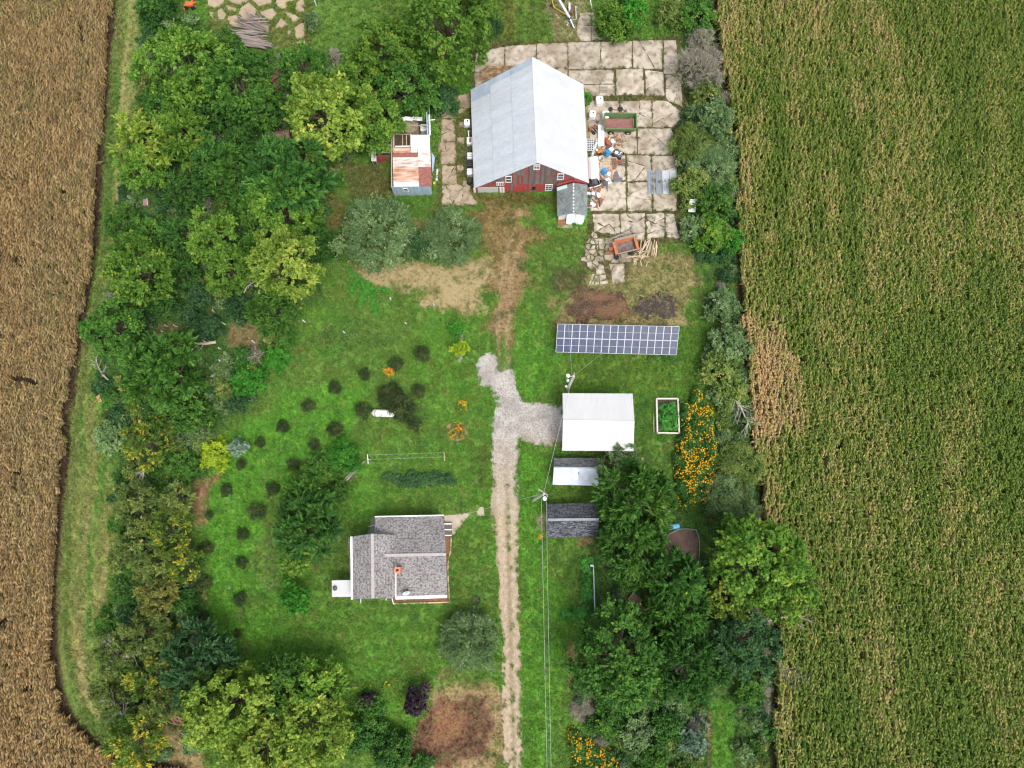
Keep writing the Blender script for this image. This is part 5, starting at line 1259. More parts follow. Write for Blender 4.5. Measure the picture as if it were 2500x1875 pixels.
MB().beam(P(1595, 1010, .2), P(1596, 1056, .2), .12, .3).build('side_board', WOODG, rbx, world=True)
tk = thing('white_tank', 'long mottled white tank lying on the orchard lawn', 'tank', tuple(P(938, 1010)), -.03)
MB().tube([(-1.62, 0, .52), (-1.5, 0, .52), (-1.2, 0, .52), (1.2, 0, .52), (1.5, 0, .52), (1.62, 0, .52)], [.12, .34, .5, .5, .34, .12], 16).build('shell', M("peeling_white_paint", (.80, .79, .79), (.30, .24, .23), 1.6, .6, stretch=(3.2, .8, 1), lo=.50, hi=.58, c3=(.72, .7, .7), s3=4, a3=.5), tk)
for x in (-.9, .9): MB().box((x, 0, .1), (.2, .8, .2)).build('cradle', WOODG, tk)
# ------------------------------------------------------------------ things in the yard
BLUE = M("blue_plastic", (.03, .20, .45), (.05, .27, .55), 3, .4)
SKYB = M("sky_blue_plastic", (.10, .42, .70), (.15, .50, .76), 3, .4)
PLASTIC = M("white_plastic", (.78, .79, .80), (.82, .82, .82), 2, .4)
ORANGE = M("orange_paint", (.62, .20, .03), (.50, .15, .03), 4, .6)
GREENP = M("green_paint", (.06, .155, .055), (.10, .20, .07), 2, .6, c3=(.25, .20, .10), s3=5, a3=.5)
RUSTBED = M("rusted_wagon_floor", (.25, .105, .095), (.31, .15, .135), 2, .85, c3=(.16, .07, .06), s3=6)
YELLOWP = M("yellow_paint", (.70, .46, .04), (.62, .42, .06), 3, .6)
AUG = M("blue_galvanised_tube", (.50, .58, .66), (.60, .67, .73), 2, .4)
def at(u, v, z=0): return tuple(P(u, v, z))
def rbox(mb, c, d, r=.12):
    """box with rounded shoulders"""
    x, y, z = d[0] / 2, d[1] / 2, d[2]; o = lambda a, b, k: [(c[0] - a + k, c[1] - b, c[2]), (c[0] + a - k, c[1] - b, c[2]), (c[0] + a, c[1] - b + k, c[2]), (c[0] + a, c[1] + b - k, c[2]), (c[0] + a - k, c[1] + b, c[2]), (c[0] - a + k, c[1] + b, c[2]), (c[0] - a, c[1] + b - k, c[2]), (c[0] - a, c[1] - b + k, c[2])]
    lv = [(0, r, 0), (0, r, z - r), (r * .3, r, z - r * .3), (r, r * .8, z)]; b = len(mb.v)
    for i, k, zz in lv: mb.v += [(p[0], p[1], c[2] + zz) for p in o(x - i, y - i, k)]
    for l in range(3):
        for i in range(8): j = (i + 1) % 8; mb.f.append((b + l * 8 + i, b + l * 8 + j, b + (l + 1) * 8 + j, b + (l + 1) * 8 + i)); mb.m.append(0)
    mb.f.append(tuple(b + i for i in reversed(range(8)))); mb.f.append(tuple(b + 24 + i for i in range(8))); mb.m += [0, 0]
    return mb
tote0 = None
def tote(u, v, rz, label, s=1.0, z=0.0):
    t = thing('water_tote', label, 'water tank', (*P2(u, v), z), rz, 'white square water totes')
    rbox(MB(), (0, 0, .14), (1.05 * s, 1.15 * s, 1.0 * s), .14).build('tank', PLASTIC, t)
    MB().lathe([(.11, 0), (.11, .05), (.0, .055)], (.1, .12, 1.0 * s + .14), 10).build('cap', BLACK, t)
    mb = MB()
    for y in (-.45, 0, .45): mb.box((0, y * s, .07), (1.1 * s, .14, .13))
    mb.build('pallet', WOODG, t); return t
tote(1462, 253, .08, 'largest white water tote, northernmost by the barn wall')
tote(1445, 286, -.15, 'white water tote close against the east wall of the barn', .9)
tote(1477, 288, .05, 'white water tote tucked against the green wagon corner', .95)
tote(1141, 306, 0, 'white water tote on the alley side of the barn', .85)
tote(1036, 320, .1, 'white water tote inside the roofless rusty shed', .95)
# green wagon
def wagon(label, u, v, L_, W_, rz):
    t = thing('grain_wagon', label, 'wagon', at(u, v), rz); z0, h = .7, 1.0; fl = .18
    MB().box((0, 0, z0), (L_ - .1, W_ - .1, .08)).build('floor', RUSTBED, t)
    for sx, sy in ((0, 1), (0, -1), (1, 0), (-1, 0)):
        a, b = ((-L_ / 2, sy * W_ / 2), (L_ / 2, sy * W_ / 2)) if sx == 0 else ((sx * L_ / 2, -W_ / 2), (sx * L_ / 2, W_ / 2))
        n = Vector((sx, sy, 0)) * fl; lo = [Vector((*a, z0)), Vector((*b, z0))]; hi = [Vector((a[0], a[1], z0 + h)) + n, Vector((b[0], b[1], z0 + h)) + n]
        if sx == 0: hi[0].x -= fl; hi[1].x += fl
        else: hi[0].y -= fl; hi[1].y += fl
        e = Vector((sx, sy, 0)) * .06
        MB().hexa([lo[0], lo[1], lo[1] + e, lo[0] + e], [hi[0], hi[1], hi[1] + e, hi[0] + e]).build('side_board', GREENP, t)
        MB().beam(hi[0] + e / 2, hi[1] + e / 2, .16, .08).build('rim', GREENP, t)
    for x in (-L_ * .3, L_ * .3):
        MB().beam((x, -W_ / 2, .42), (x, W_ / 2, .42), .12).build('axle', DKGREY, t)
        for s in (-1, 1):
            w = MB().tube([(x, s * (W_ / 2 - .05), .42), (x, s * (W_ / 2 + .2), .42)], .42, 14).build('wheel', BLACK, t); q = MB().tube([(x, s * (W_ / 2 - .02) , .42), (x, s * (W_ / 2 + .22), .42)], .2, 10).build('rim', YELLOWP, t); q.parent = w
    MB().beam((-L_ / 2, 0, .5), (-L_ / 2 - 1.0, 0, .35), .1).build('drawbar', GREENP, t)
    MB().slabq([(-L_ / 2 + .1, -W_ / 2 + .08, z0 + .12), (0, -W_ / 2 + .08, z0 + .10), (0.1, -W_ / 2 + .4, z0 + .06), (-L_ / 2 + .1, -W_ / 2 + .4, z0 + .06)], .03).build('loose_panel', M("pale_green_panel", (.22, .34, .17), (.28, .40, .22), 3, .7), t)
    return t
wagon('green box wagon with rust red floor parked on the concrete yard', 1511, 311, 4.1, 2.0, -.01)
# axle with two tyres
t = thing('plough_axle', 'rusty implement axle with two dark wheels north of the green wagon', 'farm implement', at(1500, 272), .05)
for x, y, r in ((-.55, .25, .32), (.85, .2, .38)): w = MB().lathe([(r * .55, 0), (r, .05), (r, .2), (r * .55, .25)], (x, y, .1), 14).build('tyre', BLACK, t)
MB().beam((-1.2, -.5, .3), (1.3, -.45, .3), .14).build('axle', RUSTY, t); MB().beam((-.5, -.4, .32), (-.45, .3, .3), .08).beam((-.4, .2, .4), (.5, -.1, .4), .07).build('drawbar', RUSTY, t)
t = thing('spare_tyre', 'black tyre lying just north of the green wagon', 'tyre', at(1496, 287)); MB().lathe([(.24, 0), (.42, .03), (.44, .12), (.42, .2), (.24, .22), (.2, .12)], (0, 0, 0), 16).build('tyre', BLACK, t)
t = thing('white_trough', 'long narrow white trough with a tangle of cable on it', 'trough', at(1466.5, 334), -.03)
rbox(MB(), (0, 0, .05), (.95, 3.3, .45), .1).build('trough', PLASTIC, t)
rc = random.Random(9); pts = [(rc.uniform(-.3, .3), -1.0 + .16 * i, .53 + .02 * (i % 2)) for i in range(14)]; MB().tube(pts, .028, 5).tube([(x * -.6 + .1, y * .8, z) for x, y, z in pts], .02, 4).build('cable', M("grey_cable", (.30, .31, .34), (.40, .41, .43), 3, .6), t)
t = thing('grey_pipe', 'length of pale grey pipe leaning beside the barn wall', 'pipe', at(1450, 367)); MB().tube([(-.35, -1.05, .22), (.35, 1.1, .3)], .22, 12).build('pipe', M("pale_grey_pipe", (.47, .52, .54), (.53, .57, .58), 2, .5), t)
t = thing('bottle_crate', 'stack of dark open lattice crates against the barn wall', 'crate', at(1440, 358)); mb = MB()
for i in range(6): mb.beam((-.45, -.9 + .36 * i, .5), (.45, -.9 + .36 * i, .5), .07)
for i in range(4): mb.beam((-.45 + .3 * i, -.95, .5), (-.45 + .3 * i, .95, .5), .07)
mb.build('lattice', WHITE, t); MB().box((0, 0, .24), (.95, 1.9, .46)).build('box', DKGREY, t)
t = thing('garden_tiller', 'orange garden tiller with a white tank beside the grey pipe', 'tiller', at(1462, 374), .3)
rbox(MB(), (0, 0, .3), (.6, .4, .3), .08).build('engine', ORANGE, t); MB().tube([(-.2, .1, .4), (-.7, .35, .8)], .03, 5).tube([(-.2, -.1, .4), (-.7, .1, .8)], .03, 5).build('handle', ORANGE, t); MB().lathe([(.05, 0), (.17, .06), (.17, .2), (.05, .27)], (-.32, .25, .55), 10).build('fuel_tank', PLASTIC, t)
for s in (-.25, .25): MB().tube([(.1, s - .06, .22), (.1, s + .06, .22)], .22, 10).build('wheel', BLACK, t)
def barrel(label, u, v, mat, lid, tilt=0.0, rz=0.0, h=.9, r=.3):
    t = thing('barrel', label, 'barrel', at(u, v), rz); R_ = Matrix.Rotation(tilt, 4, 'Y'); z = r * math.sin(tilt) if tilt else 0
    MB().lathe([(r * .9, 0), (r, .05), (r, h * .3), (r * 1.04, h * .33), (r, h * .36), (r, h * .64), (r * 1.04, h * .67), (r, h * .7), (r, h - .05), (r * .9, h), (0, h - .02)], (0, 0, z), 16, axis=R_).build('drum', mat, t)
    if lid: MB().lathe([(.06, h - .01), (.06, h + .03), (0, h + .035)], (.12 * r * 3, 0, z), 8, axis=R_).build('bung', lid, t)
    return t
barrel('blue barrel with pale blue lid next to a white box', 1481, 380, BLUE, SKYB, .25, .9, .95, .36)
barrel('blue barrel with white lid beside a clear drum', 1472, 423, BLUE, PLASTIC, .3, .4, .85, .36)
barrel('clear pale drum leaning against the blue barrel with white lid', 1479, 428, M("cloudy_plastic", (.45, .50, .52), (.55, .60, .60), 2, .4), None, .5, -.5, .8, .33)
barrel('dark barrel standing at the alley corner of the barn', 1146, 448, BLACK, None, .1, 0, .9, .34)
barrel('bright blue barrel lying on the grass by the brown run', 1630, 1288, SKYB, None, math.pi / 2, .17, 1.45, .34)
t = thing('white_box', 'small white box beside the blue barrel', 'box', at(1491, 369), .6); MB().box((0, 0, .25), (.55, .5, .5)).build('box', PLASTIC, t); MB().box((0, 0, .53), (.6, .55, .06)).build('lid', PLASTIC, t)
t = thing('grey_box', 'small pale grey box by the rusty drum', 'box', at(1495, 349), .5); MB().box((0, 0, .22), (.5, .55, .44)).build('box', M("pale_grey_box", (.52, .54, .55), (.6, .61, .62), 2, .6), t); MB().box((0, 0, .47), (.54, .59, .05)).build('lid', M("pale_lid", (.60, .62, .63), (.66, .67, .68), 2, .6), t)
barrel('short rusty drum with pinkish lid south of the green wagon', 1483, 353, RUSTY, M("pink_lid", (.42, .20, .17), (.5, .26, .22), 3, .8), .1, 0, .7, .38)
t = thing('riding_mower', 'black mower with white hood markings on the concrete yard', 'mower', at(1508, 379), -.5)
rbox(MB(), (0, 0, .25), (1.3, .95, .45), .15).build('body', DKGREY, t); rbox(MB(), (-.25, -.1, .7), (.5, .4, .12), .05).build('seat', PLASTIC, t); MB().tube([(.1, -.25, .74), (.3, -.1, .76), (.25, .2, .76), (.45, .3, .74)], .05, 6).build('stripe', PLASTIC, t)
for x in (-.45, .5):
    for y in (-.5, .5): MB().tube([(x, y - .08, .24), (x, y + .08, .24)], .24, 10).build('wheel', BLACK, t)
def pallet(label, u, v, rz, L_=1.2, W_=1.0, mat=None, n=6, z=0.0, tilt=0.0):
    t = thing('wooden_pallet', label, 'pallet', (*P2(u, v), z), rz, 'wooden pallets'); t.rotation_euler[0] = tilt; mat = mat or WOODT
    bmx = None
    for i in range(n):
        y = -W_ / 2 + W_ * (i + .5) / n; MB().box((0, y, .14), (L_, W_ / n * .62, .03)).build('slat', mat, t)
    for x in (-L_ / 2 + .06, 0, L_ / 2 - .06): MB().box((x, 0, .065), (.1, W_, .115)).build('runner', mat, t)
    return t
pallet('tan pallet with dark gaps below the black mower', 1484, 398, .05, 1.5, 1.3, WOODT, 5)
pallet('dark weathered pallet right under the black mower', 1497, 397, 1.5, 1.2, .8, WOODB, 4, .02)
pallet('pinkish pallet beside the dark mat', 1489, 426, 1.5, 1.7, .9, M("pink_wood", (.42, .25, .17), (.52, .36, .25), 4, .85, objvar=.2), 4)
pallet('grey pallet lying flat on the northern slabs', 1473, 220, 0, 1.2, .95, WOODG, 6, .09)
pallet('brown slatted pallet among the trees east of the hosta border', 1549, 1462, -.72, 1.5, 1.2, M("purple_brown_wood", (.21, .13, .10), (.30, .20, .16), 4, .9, objvar=.2), 6, .4)
pallet('shorter brown pallet overlapping the slatted pallet in the trees', 1561, 1483, -.72, 1.2, .9, bpy.data.materials["purple_brown_wood"], 6, .25)
t = thing('rubber_mat', 'dark crumpled mat beside the pinkish pallet', 'mat', at(1507, 434)); kind(o, 'stuff') if False else None
sheet('mat', [(x - t.location.x, y - t.location.y) for x, y in poly([(1499, 420), (1506, 417), (1512, 432), (1520, 436), (1516, 443), (1497, 446), (1494, 438)])], .10, M("dark_mat", (.12, .115, .125), (.17, .16, .17), 4, .9), None, .3, .06, th=.04).parent = t
t = thing('metal_stand', 'dark bent metal stand on the concrete yard', 'stand', at(1477, 456))
MB().beam((-.35, .5, .6), (.4, .45, .65), .12).beam((-.3, .45, .6), (-.38, -.75, 0), .09).beam((.3, .45, .62), (.3, -.8, 0), .09).beam((-.15, .9, .3), (.1, .4, .6), .1).beam((-.3, 0, .35), (.3, 0, .38), .08).build('frame', DKGREY, t); MB().box((0, .15, .62), (.5, .55, .05)).build('plate', DKGREY, t)
t = thing('tarp_roll', 'white tarp draped over a long tank beside the barn', 'tarp', at(1448, 419), .03)
prof = [(-.82, 0, .05), (-.72, 0, .75), (-.4, 0, 1.0), (0, 0, 1.06), (.4, 0, 1.0), (.72, 0, .75), (.82, 0, .05)]; mb = MB()
for i in range(6):
    for k in range(5):
        y0, y1 = -1.6 + .68 * k, -1.6 + .68 * (k + 1); f = lambda p, y: (p[0] * (1 + .03 * math.sin(y * 5)), y + (.25 * math.sin(p[0] * 7) if y < -1.5 else 0), p[2] + .03 * math.sin(y * 3 + p[0] * 4)); mb.face([f(prof[i], y0), f(prof[i + 1], y0), f(prof[i + 1], y1), f(prof[i], y1)])
mb.build('tarp', PLASTIC, t, smooth=True); MB().tube([(0, -2.3, .5), (0, 1.7, .5)], .5, 12).build('tank', DKGREY, t)
t = thing('brick_stack', 'small stack of pinkish bricks south of the clear drum', 'bricks', at(1466, 460), .2); bm_ = MB().box((0, 0, .05), (.36, .2, .095)).build('brick', M("pink_brick", (.45, .26, .2), (.52, .36, .3), 3, .9, objvar=.25), t)
for i in range(14): inst('brick', bm_.data, t, ((i % 3 - 1) * .38, (i // 3 % 3 - 1) * .22, .1 * (i // 9)), (0, 0, rc.uniform(-.1, .1)))
# scrap heap: bent pipes, rings, plates
t = thing('scrap_heap', 'tangled scrap heap of rusty and white metal beside the annex', 'scrap', at(1452, 482))
for i in range(26):
    x, y = rc.uniform(-1.0, 1.0), rc.uniform(-1.5, 1.6); a = rc.uniform(0, 3.14); l = rc.uniform(.3, .9); m_ = rc.choice([RUSTY, RUSTY, WOODB, PLASTIC, DKGREY, GALV, RUST2])
    if i % 5 == 0: MB().lathe([(.2, 0), (.28, .02), (.28, .06), (.2, .08)], (x, y, rc.uniform(.1, .4)), 12).build('ring', rc.choice([GALV, PLASTIC, BLACK]), t)
    elif i % 3 == 0: MB().slabq([(x - .3, y - .2, rc.uniform(.1, .5)), (x + .3, y - .25, rc.uniform(.1, .5)), (x + .35, y + .2, rc.uniform(.1, .5)), (x - .25, y + .25, rc.uniform(.1, .5))], .02).build('plate', m_, t)
    else: MB().tube([(x - l * math.cos(a), y - l * math.sin(a), rc.uniform(.1, .3)), (x, y, rc.uniform(.2, .6)), (x + l * math.cos(a + .4), y + l * math.sin(a + .4), rc.uniform(.1, .3))], rc.uniform(.04, .08), 6).build('pipe', m_, t)
t = thing('rusty_parts', 'heap of rusty iron parts and wood blocks south of the green wagon', 'scrap', at(1492, 343))
for i in range(20):
    x, y = rc.uniform(-1.5, 2.0), rc.uniform(-.9, .8); MB().box((x, y, rc.uniform(.1, .3)), (rc.uniform(.2, .7), rc.uniform(.12, .35), rc.uniform(.1, .3)), rc.uniform(0, 3)).build('block', rc.choice([RUSTY, RUSTY, RUST2, WOODT, WOODG]), t)
t = thing('rubble_blocks', 'few pale concrete lumps beside the rusty iron parts', 'rubble', at(1510, 357))
for i in range(9): MB().lathe([(.1, 0), (.22, .06), (.2, .2), (.08, .27)], (rc.uniform(-.6, .7), rc.uniform(-.6, .6), 0), 6).build('lump', CONC, t)
t = thing('engine_block', 'black engine with rusty rods under the tarp end', 'engine', at(1443, 452)); rbox(MB(), (0, 0, .1), (.9, .7, .5), .1).build('block', BLACK, t); MB().beam((.5, .4, .3), (.45, -.9, .2), .08).beam((.7, .5, .3), (.75, -.8, .1), .07).build('rods', RUSTY, t)
# four roofing sheets laid out on the slabs
for i, (u0, u1, m_, lb) in enumerate(((1580, 1597, 'd', 'dark grey corrugated sheet, westernmost of the four laid on the slabs'), (1600, 1616, 'd', 'dark grey corrugated sheet second from the west on the slabs'), (1617, 1633.5, 'l', 'pale grey corrugated sheet next to the dark ones on the slabs'), (1634.5, 1652, 'l', 'pale grey corrugated sheet, easternmost of the four on the slabs'))):
    p = P((u0 + u1) / 2, 446); w = P(u1, 446).x - P(u0, 446).x; l = (P(1600, 417) - P(1600, 475)).length
    t = thing('roofing_sheet', lb, 'metal sheet', (p.x, p.y, .13), rc.uniform(-.01, .01), 'corrugated sheets on the slabs')
    mt = M("dark_corrugated" if m_ == 'd' else "pale_corrugated", *(((.20, .225, .255), (.26, .28, .31)) if m_ == 'd' else ((.47, .50, .54), (.54, .57, .60))), 1.5, .5) if ("dark_corrugated" if m_ == 'd' else "pale_corrugated") not in bpy.data.materials else bpy.data.materials["dark_corrugated" if m_ == 'd' else "pale_corrugated"]
    mb = MB(); n = 12
    for k in range(n):
        x0, x1 = -w / 2 + w * k / n, -w / 2 + w * (k + 1) / n; z = (.03, .03, .07, .03)[k % 4]; z2 = (.03, .03, .07, .03)[(k + 1) % 4]; mb.face([(x0, -l / 2, z), (x1, -l / 2, z2), (x1, l / 2, z2), (x0, l / 2, z)])
    mb.build('sheet', mt, t); MB().box((0, 0, -.02), (w * .9, l * .96, .06)).build('batten', WOODG, t)

# more odds and ends along the barn's east wall, each lying by itself
SC_M = {'rusty': RUSTY, 'white': PLASTIC, 'dark': DKGREY, 'tan': WOODT, 'grey': WOODG, 'blue': BLUE, 'galvanised': GALV, 'black': BLACK}
for i, (u, v, m_, sh, wh) in enumerate(((1458, 300, 'dark', 'can', 'under the wall tote'), (1452, 312, 'rusty', 'block', 'between the wall tote and the white trough'), (1450, 325, 'black', 'tub', 'left of the white trough'), (1457, 345, 'white', 'pail', 'at the left side of the white trough'),
    (1478, 345, 'rusty', 'plate', 'right of the white trough'), (1498, 333, 'rusty', 'plate', 'just under the green wagon'), (1515, 334, 'tan', 'frame', 'under the wagon tail'), (1522, 343, 'tan', 'frame', 'right of the rusty iron parts'), (1470, 392, 'tan', 'block', 'south of the orange tiller'), (1464, 388, 'white', 'pail', 'between tiller and pallet'),
    (1514, 395, 'rusty', 'rods', 'right of the dark weathered pallet'), (1520, 402, 'dark', 'rods', 'on the slab right of the dark pallet'), (1462, 405, 'grey', 'block', 'between the white tarp and the tan pallet'), (1466, 435, 'rusty', 'rods', 'left of the clear drum'), (1486, 443, 'galvanised', 'plate', 'above the dark metal stand'), (1462, 447, 'black', 'tub', 'under the clear drum'),
    (1470, 470, 'tan', 'plate', 'left of the dark metal stand'), (1458, 468, 'grey', 'plate', 'right of the black engine'), (1466, 492, 'rusty', 'plate', 'on the east side of the tangled scrap heap'), (1446, 505, 'white', 'rods', 'at the south end of the tangled scrap heap'), (1530, 280, 'dark', 'rods', 'northeast of the green wagon'), (1522, 276, 'grey', 'frame', 'by the dark implement wheel'),
    (1438, 300, 'grey', 'rods', 'hugging the barn wall by the totes'), (1443, 318, 'rusty', 'tub', 'against the barn wall above the lattice crates'), (1440, 395, 'rusty', 'rods', 'against the barn wall above the white tarp'), (1486, 362, 'dark', 'plate', 'between the rusty drum and the white box'), (1472, 362, 'tan', 'block', 'below the white trough'), (1500, 410, 'rusty', 'block', 'east of the pinkish pallet'))):
    nm = {'can': 'metal_can', 'block': 'block', 'tub': 'tub', 'pail': 'pail', 'plate': 'sheet_scrap', 'frame': 'open_crate', 'rods': 'rods'}[sh]
    t = thing(nm, {'block': m_ + ' block lying ', 'rods': 'bundle of ' + m_ + ' rods ', 'plate': m_ + ' scrap sheet ', 'frame': m_ + ' open crate '}.get(sh, m_ + ' ' + sh + ' standing ') + wh, {'plate': 'scrap', 'rods': 'scrap'}.get(sh, sh), (*P2(u, v), .06), rc.uniform(0, 3.1)); mm = SC_M[m_]
    if sh in ('can', 'pail', 'tub'):
        r_ = {'can': .2, 'pail': .19, 'tub': .36}[sh]; MB().lathe([(r_ * .85, 0), (r_, .35), (r_ * .9, .35), (r_ * .75, .06)], (0, 0, 0), 12).build('shell', mm, t); MB().tube([(-r_, 0, .35), (0, 0, .5), (r_, 0, .35)], .02, 4).build('handle', GALV, t)
    elif sh == 'block': rbox(MB(), (0, 0, 0), (.6, .4, .3), .06).build('body', mm, t); MB().box((.1, .05, .33), (.3, .2, .06)).build('top', WOODB, t)
    elif sh == 'plate': MB().slabq([(-.5, -.3, .05), (.45, -.35, .12), (.5, .3, .2), (-.4, .35, .1)], .03).build('sheet', mm, t)
    elif sh == 'frame':
        mb = MB()
        for a, b in (((-.5, -.4), (.5, -.4)), ((.5, -.4), (.5, .4)), ((.5, .4), (-.5, .4)), ((-.5, .4), (-.5, -.4)), ((0, -.4), (0, .4))): mb.beam((*a, .08), (*b, .08), .1)
        mb.build('frame', mm, t)
    else:
        for k in range(5): MB().tube([(-.9 + rc.uniform(-.1, .2), -.2 + .1 * k, .05), (0, -.15 + .09 * k + rc.uniform(-.05, .05), .10), (.9 + rc.uniform(-.3, .1), -.25 + .12 * k, .06)], .035, 5).build('rod', mm, t)

# west side of the barn
t = thing('wire_cage', 'long row of dark wire cages with white bins along the barn', 'cage', at(1148, 402)); mb = MB(); Lc = 4.2; Wc = 1.1
for y in (-Lc / 2, -Lc / 6, Lc / 6, Lc / 2): 
    for z in (.05, 1.0): mb.beam((-Wc / 2, y, z), (Wc / 2, y, z), .05)
for x in (-Wc / 2, Wc / 2):
    for z in (.05, 1.0): mb.beam((x, -Lc / 2, z), (x, Lc / 2, z), .05)
    for y in (-Lc / 2, -Lc / 6, Lc / 6, Lc / 2): mb.beam((x, y, 0), (x, y, 1.05), .05)
for i in range(12): mb.beam((-Wc / 2, -Lc / 2 + Lc * i / 12, 1.0), (Wc / 2, -Lc / 2 + Lc * i / 12, 1.0), .018)
mb.build('frame', DKGREY, t)
for y in (1.0, -.15, -1.45): rbox(MB(), (0.0, y, .05), (.85, .95, .8), .08).build('bin', PLASTIC if y != -.15 else BLACK, t)
t = thing('white_stove', 'white appliance and pipes beside the barn north of the cages', 'appliance', at(1147, 347)); rbox(MB(), (0, -.2, 0), (.8, 1.0, .9), .06).build('body', PLASTIC, t); MB().box((.1, -.2, .92), (.3, .7, .05)).build('top', WOODB, t); MB().tube([(-.1, .3, .5), (-.2, 1.4, .6), (0, 1.6, .3)], .08, 6).build('pipe', PLASTIC, t)
t = thing('gutter_piece', 'white gutter piece lying beside the rusty shed wall', 'gutter', at(1068, 428)); MB().beam((0, .95, .1), (-.05, -.95, .1), .24, .12).beam((-.1, -.3, .15), (-.35, -1.3, .08), .12, .06).build('gutter', PLASTIC, t)
t = thing('yellow_can', 'small yellow can on the ground by the rusty shed', 'can', at(1061, 449)); MB().lathe([(.18, 0), (.2, .05), (.2, .4), (.1, .46), (.0, .47)], (0, 0, 0), 10).build('can', YELLOWP, t); MB().tube([(-.12, 0, .46), (0, 0, .6), (.12, 0, .46)], .025, 5).build('handle', YELLOWP, t)
t = thing('leaning_timbers', 'weathered timbers leaning near the gutter piece', 'timber', at(1064, 434)); MB().beam((-.6, .7, .4), (.6, -.5, .08), .1).build('timber', WOODB, t); MB().beam((-.7, .2, .3), (.3, -.9, .08), .09).build('timber', WOODG, t)

# ------------------------------------------------------------------ wood piles
LOG = MB().tube([(-.5, 0, 0), (-.2, .04, .02), (.15, -.03, .0), (.5, .02, .01)], [1, .95, .9, .8], 7); LOG_ME = LOG.build('log', M("grey_log", (.19, .155, .145), (.33, .285, .265), 2.5, .9, stretch=(1, 5, 5), objvar=.3, c3=(.42, .33, .25), s3=6, a3=.35)); log_me = LOG_ME.data; bpy.data.objects.remove(LOG_ME)
SPLIT = M("split_wood", (.50, .38, .26), (.62, .50, .37), 3, .9, stretch=(1, 5, 5), objvar=.25); REDLOG = M("red_brown_log", (.24, .11, .08), (.38, .21, .16), 3, .9, objvar=.3)
def pile(name, label, u, v, rows, rz=0.0, seed=1, mat=None, cat='wood pile', piece='log'):
    """rows: (n, x, y, spread x, spread y, angle, angle spread, length, radius, height)"""
    t = thing(name, label, cat, at(u, v), rz); r = random.Random(seed)
    for (n, x, y, sx, sy, a, da, ln, rd, hh) in rows:
        for i in range(n):
            k = r.uniform(.7, 1.15); inst(piece, log_me, t, (x + r.uniform(-sx, sx), y + r.uniform(-sy, sy), rd + hh * r.random()), (0, r.uniform(-.06, .06), a + r.uniform(-da, da)), (ln * k, rd * r.uniform(.7, 1.2), rd * r.uniform(.7, 1.2)), mat)
    return t
pile('log_pile', 'great heap of grey logs on the stone apron at the north edge', 612, 88,
     [(26, .2, 1.2, 1.2, 1.2, -.25, .35, 3.2, .09, .9), (22, -.2, -.2, 1.0, .8, -.1, .25, 4.0, .12, 1.0), (12, .4, -1.5, .7, .6, -.15, .15, 4.6, .20, .7), (8, -2.2, -1.3, .6, .6, -.3, .2, 2.6, .22, .4), (8, .8, 2.6, 1.0, .4, -.75, .3, 2.2, .07, .8)], 0, 3)
pile('firewood_pile', 'reddish brown wood pile in the trees south of the grey log heap', 674, 196, [(14, 0, .6, .7, .7, .6, .5, 1.7, .08, .6), (14, .3, -.8, .5, .6, 1.0, .5, 1.2, .09, .6)], 0, 4, REDLOG)
pile('board_stack', 'orange red boards on the apron edge near the grey logs', 727, 118, [(7, 0, 0, .4, .35, .2, .08, 2.2, .08, .35)], 0, 5, M("orange_board", (.46, .18, .11), (.52, .30, .22), 3, .85, objvar=.3), 'boards', 'board')
pile('firewood_pile', 'pale split firewood heaped round the rusty cart', 1575, 612, [(16, 0, .3, .8, .6, 1.35, .35, 1.6, .09, .7), (10, -1.0, -.6, .9, .5, .5, .9, 1.2, .07, .5), (9, 1.1, .3, .4, .7, 1.5, .2, 1.8, .08, .6), (7, -.9, -1.0, .8, .12, .05, .08, 2.4, .08, .4), (12, -.6, -1.7, 1.2, .35, 1.2, 1.0, .8, .08, .3)], 0, 6, SPLIT)
pile('timber_heap', 'long weathered planks lying northwest of the rusty cart', 1520, 583, [(9, -.2, .25, 1.0, .35, .42, .08, 3.4, .07, .35), (3, .8, .3, .4, .15, .28, .03, 3.6, .12, .3)], 0, 7, WOODG, 'timber', 'timber')
pile('firewood_pile', 'brown stump and logs beside the bright lime tree trunk', 437, 1752, [(10, 0, 0, .8, .6, -.4, .6, 1.5, .14, .7)], 0, 8, REDLOG)
pile('fallen_log', 'thick broken log lying by the clothesline end', 866, 1150, [(1, 0, 0, 0, 0, .82, 0, 3.9, .24, 0), (3, .9, 1.2, .4, .3, 1.2, .6, 1.0, .07, .2), (3, -.2, -.5, .3, .3, .5, .6, 1.0, .07, .2)], 0, 9, M("banded_bark", (.14, .115, .11), (.40, .35, .31), 1.6, .9, lo=.45, hi=.55), 'log')
# brush heap behind the barn
def strands(name, label, u, v, rx, ry, n, ang, da, ln, mat, h=.6, cat='brush pile', seed=1, kd=None):
    t = thing(name, label, cat, at(u, v)); r = random.Random(seed); mb = MB()
    for i in range(n):
        q = r.random() ** .5; a0 = r.uniform(0, 6.28); x, y = rx * q * math.cos(a0), ry * q * math.sin(a0); a = ang + r.uniform(-da, da); l = ln * r.uniform(.5, 1.2); z = h * (1 - q * q) * r.uniform(.3, 1) + .05
        dx, dy = math.cos(a) * l / 2, math.sin(a) * l / 2; mb.tube([(x - dx, y - dy, max(.03, z - .15)), (x, y, z + .08), (x + dx, y + dy, max(.03, z - .1))], [.03, .026, .01], 3, caps=False)
    mb.lathe([(rx * .9, 0), (rx * .7, h * .35), (rx * .3, h * .7), (.01, h * .75)], (0, 0, 0), 12)
    for k in range(len(mb.v) - 48, len(mb.v)): x, y, z = mb.v[k]; mb.v[k] = (x, y * ry / rx, z)
    mb.build('stems', mat, t); return t
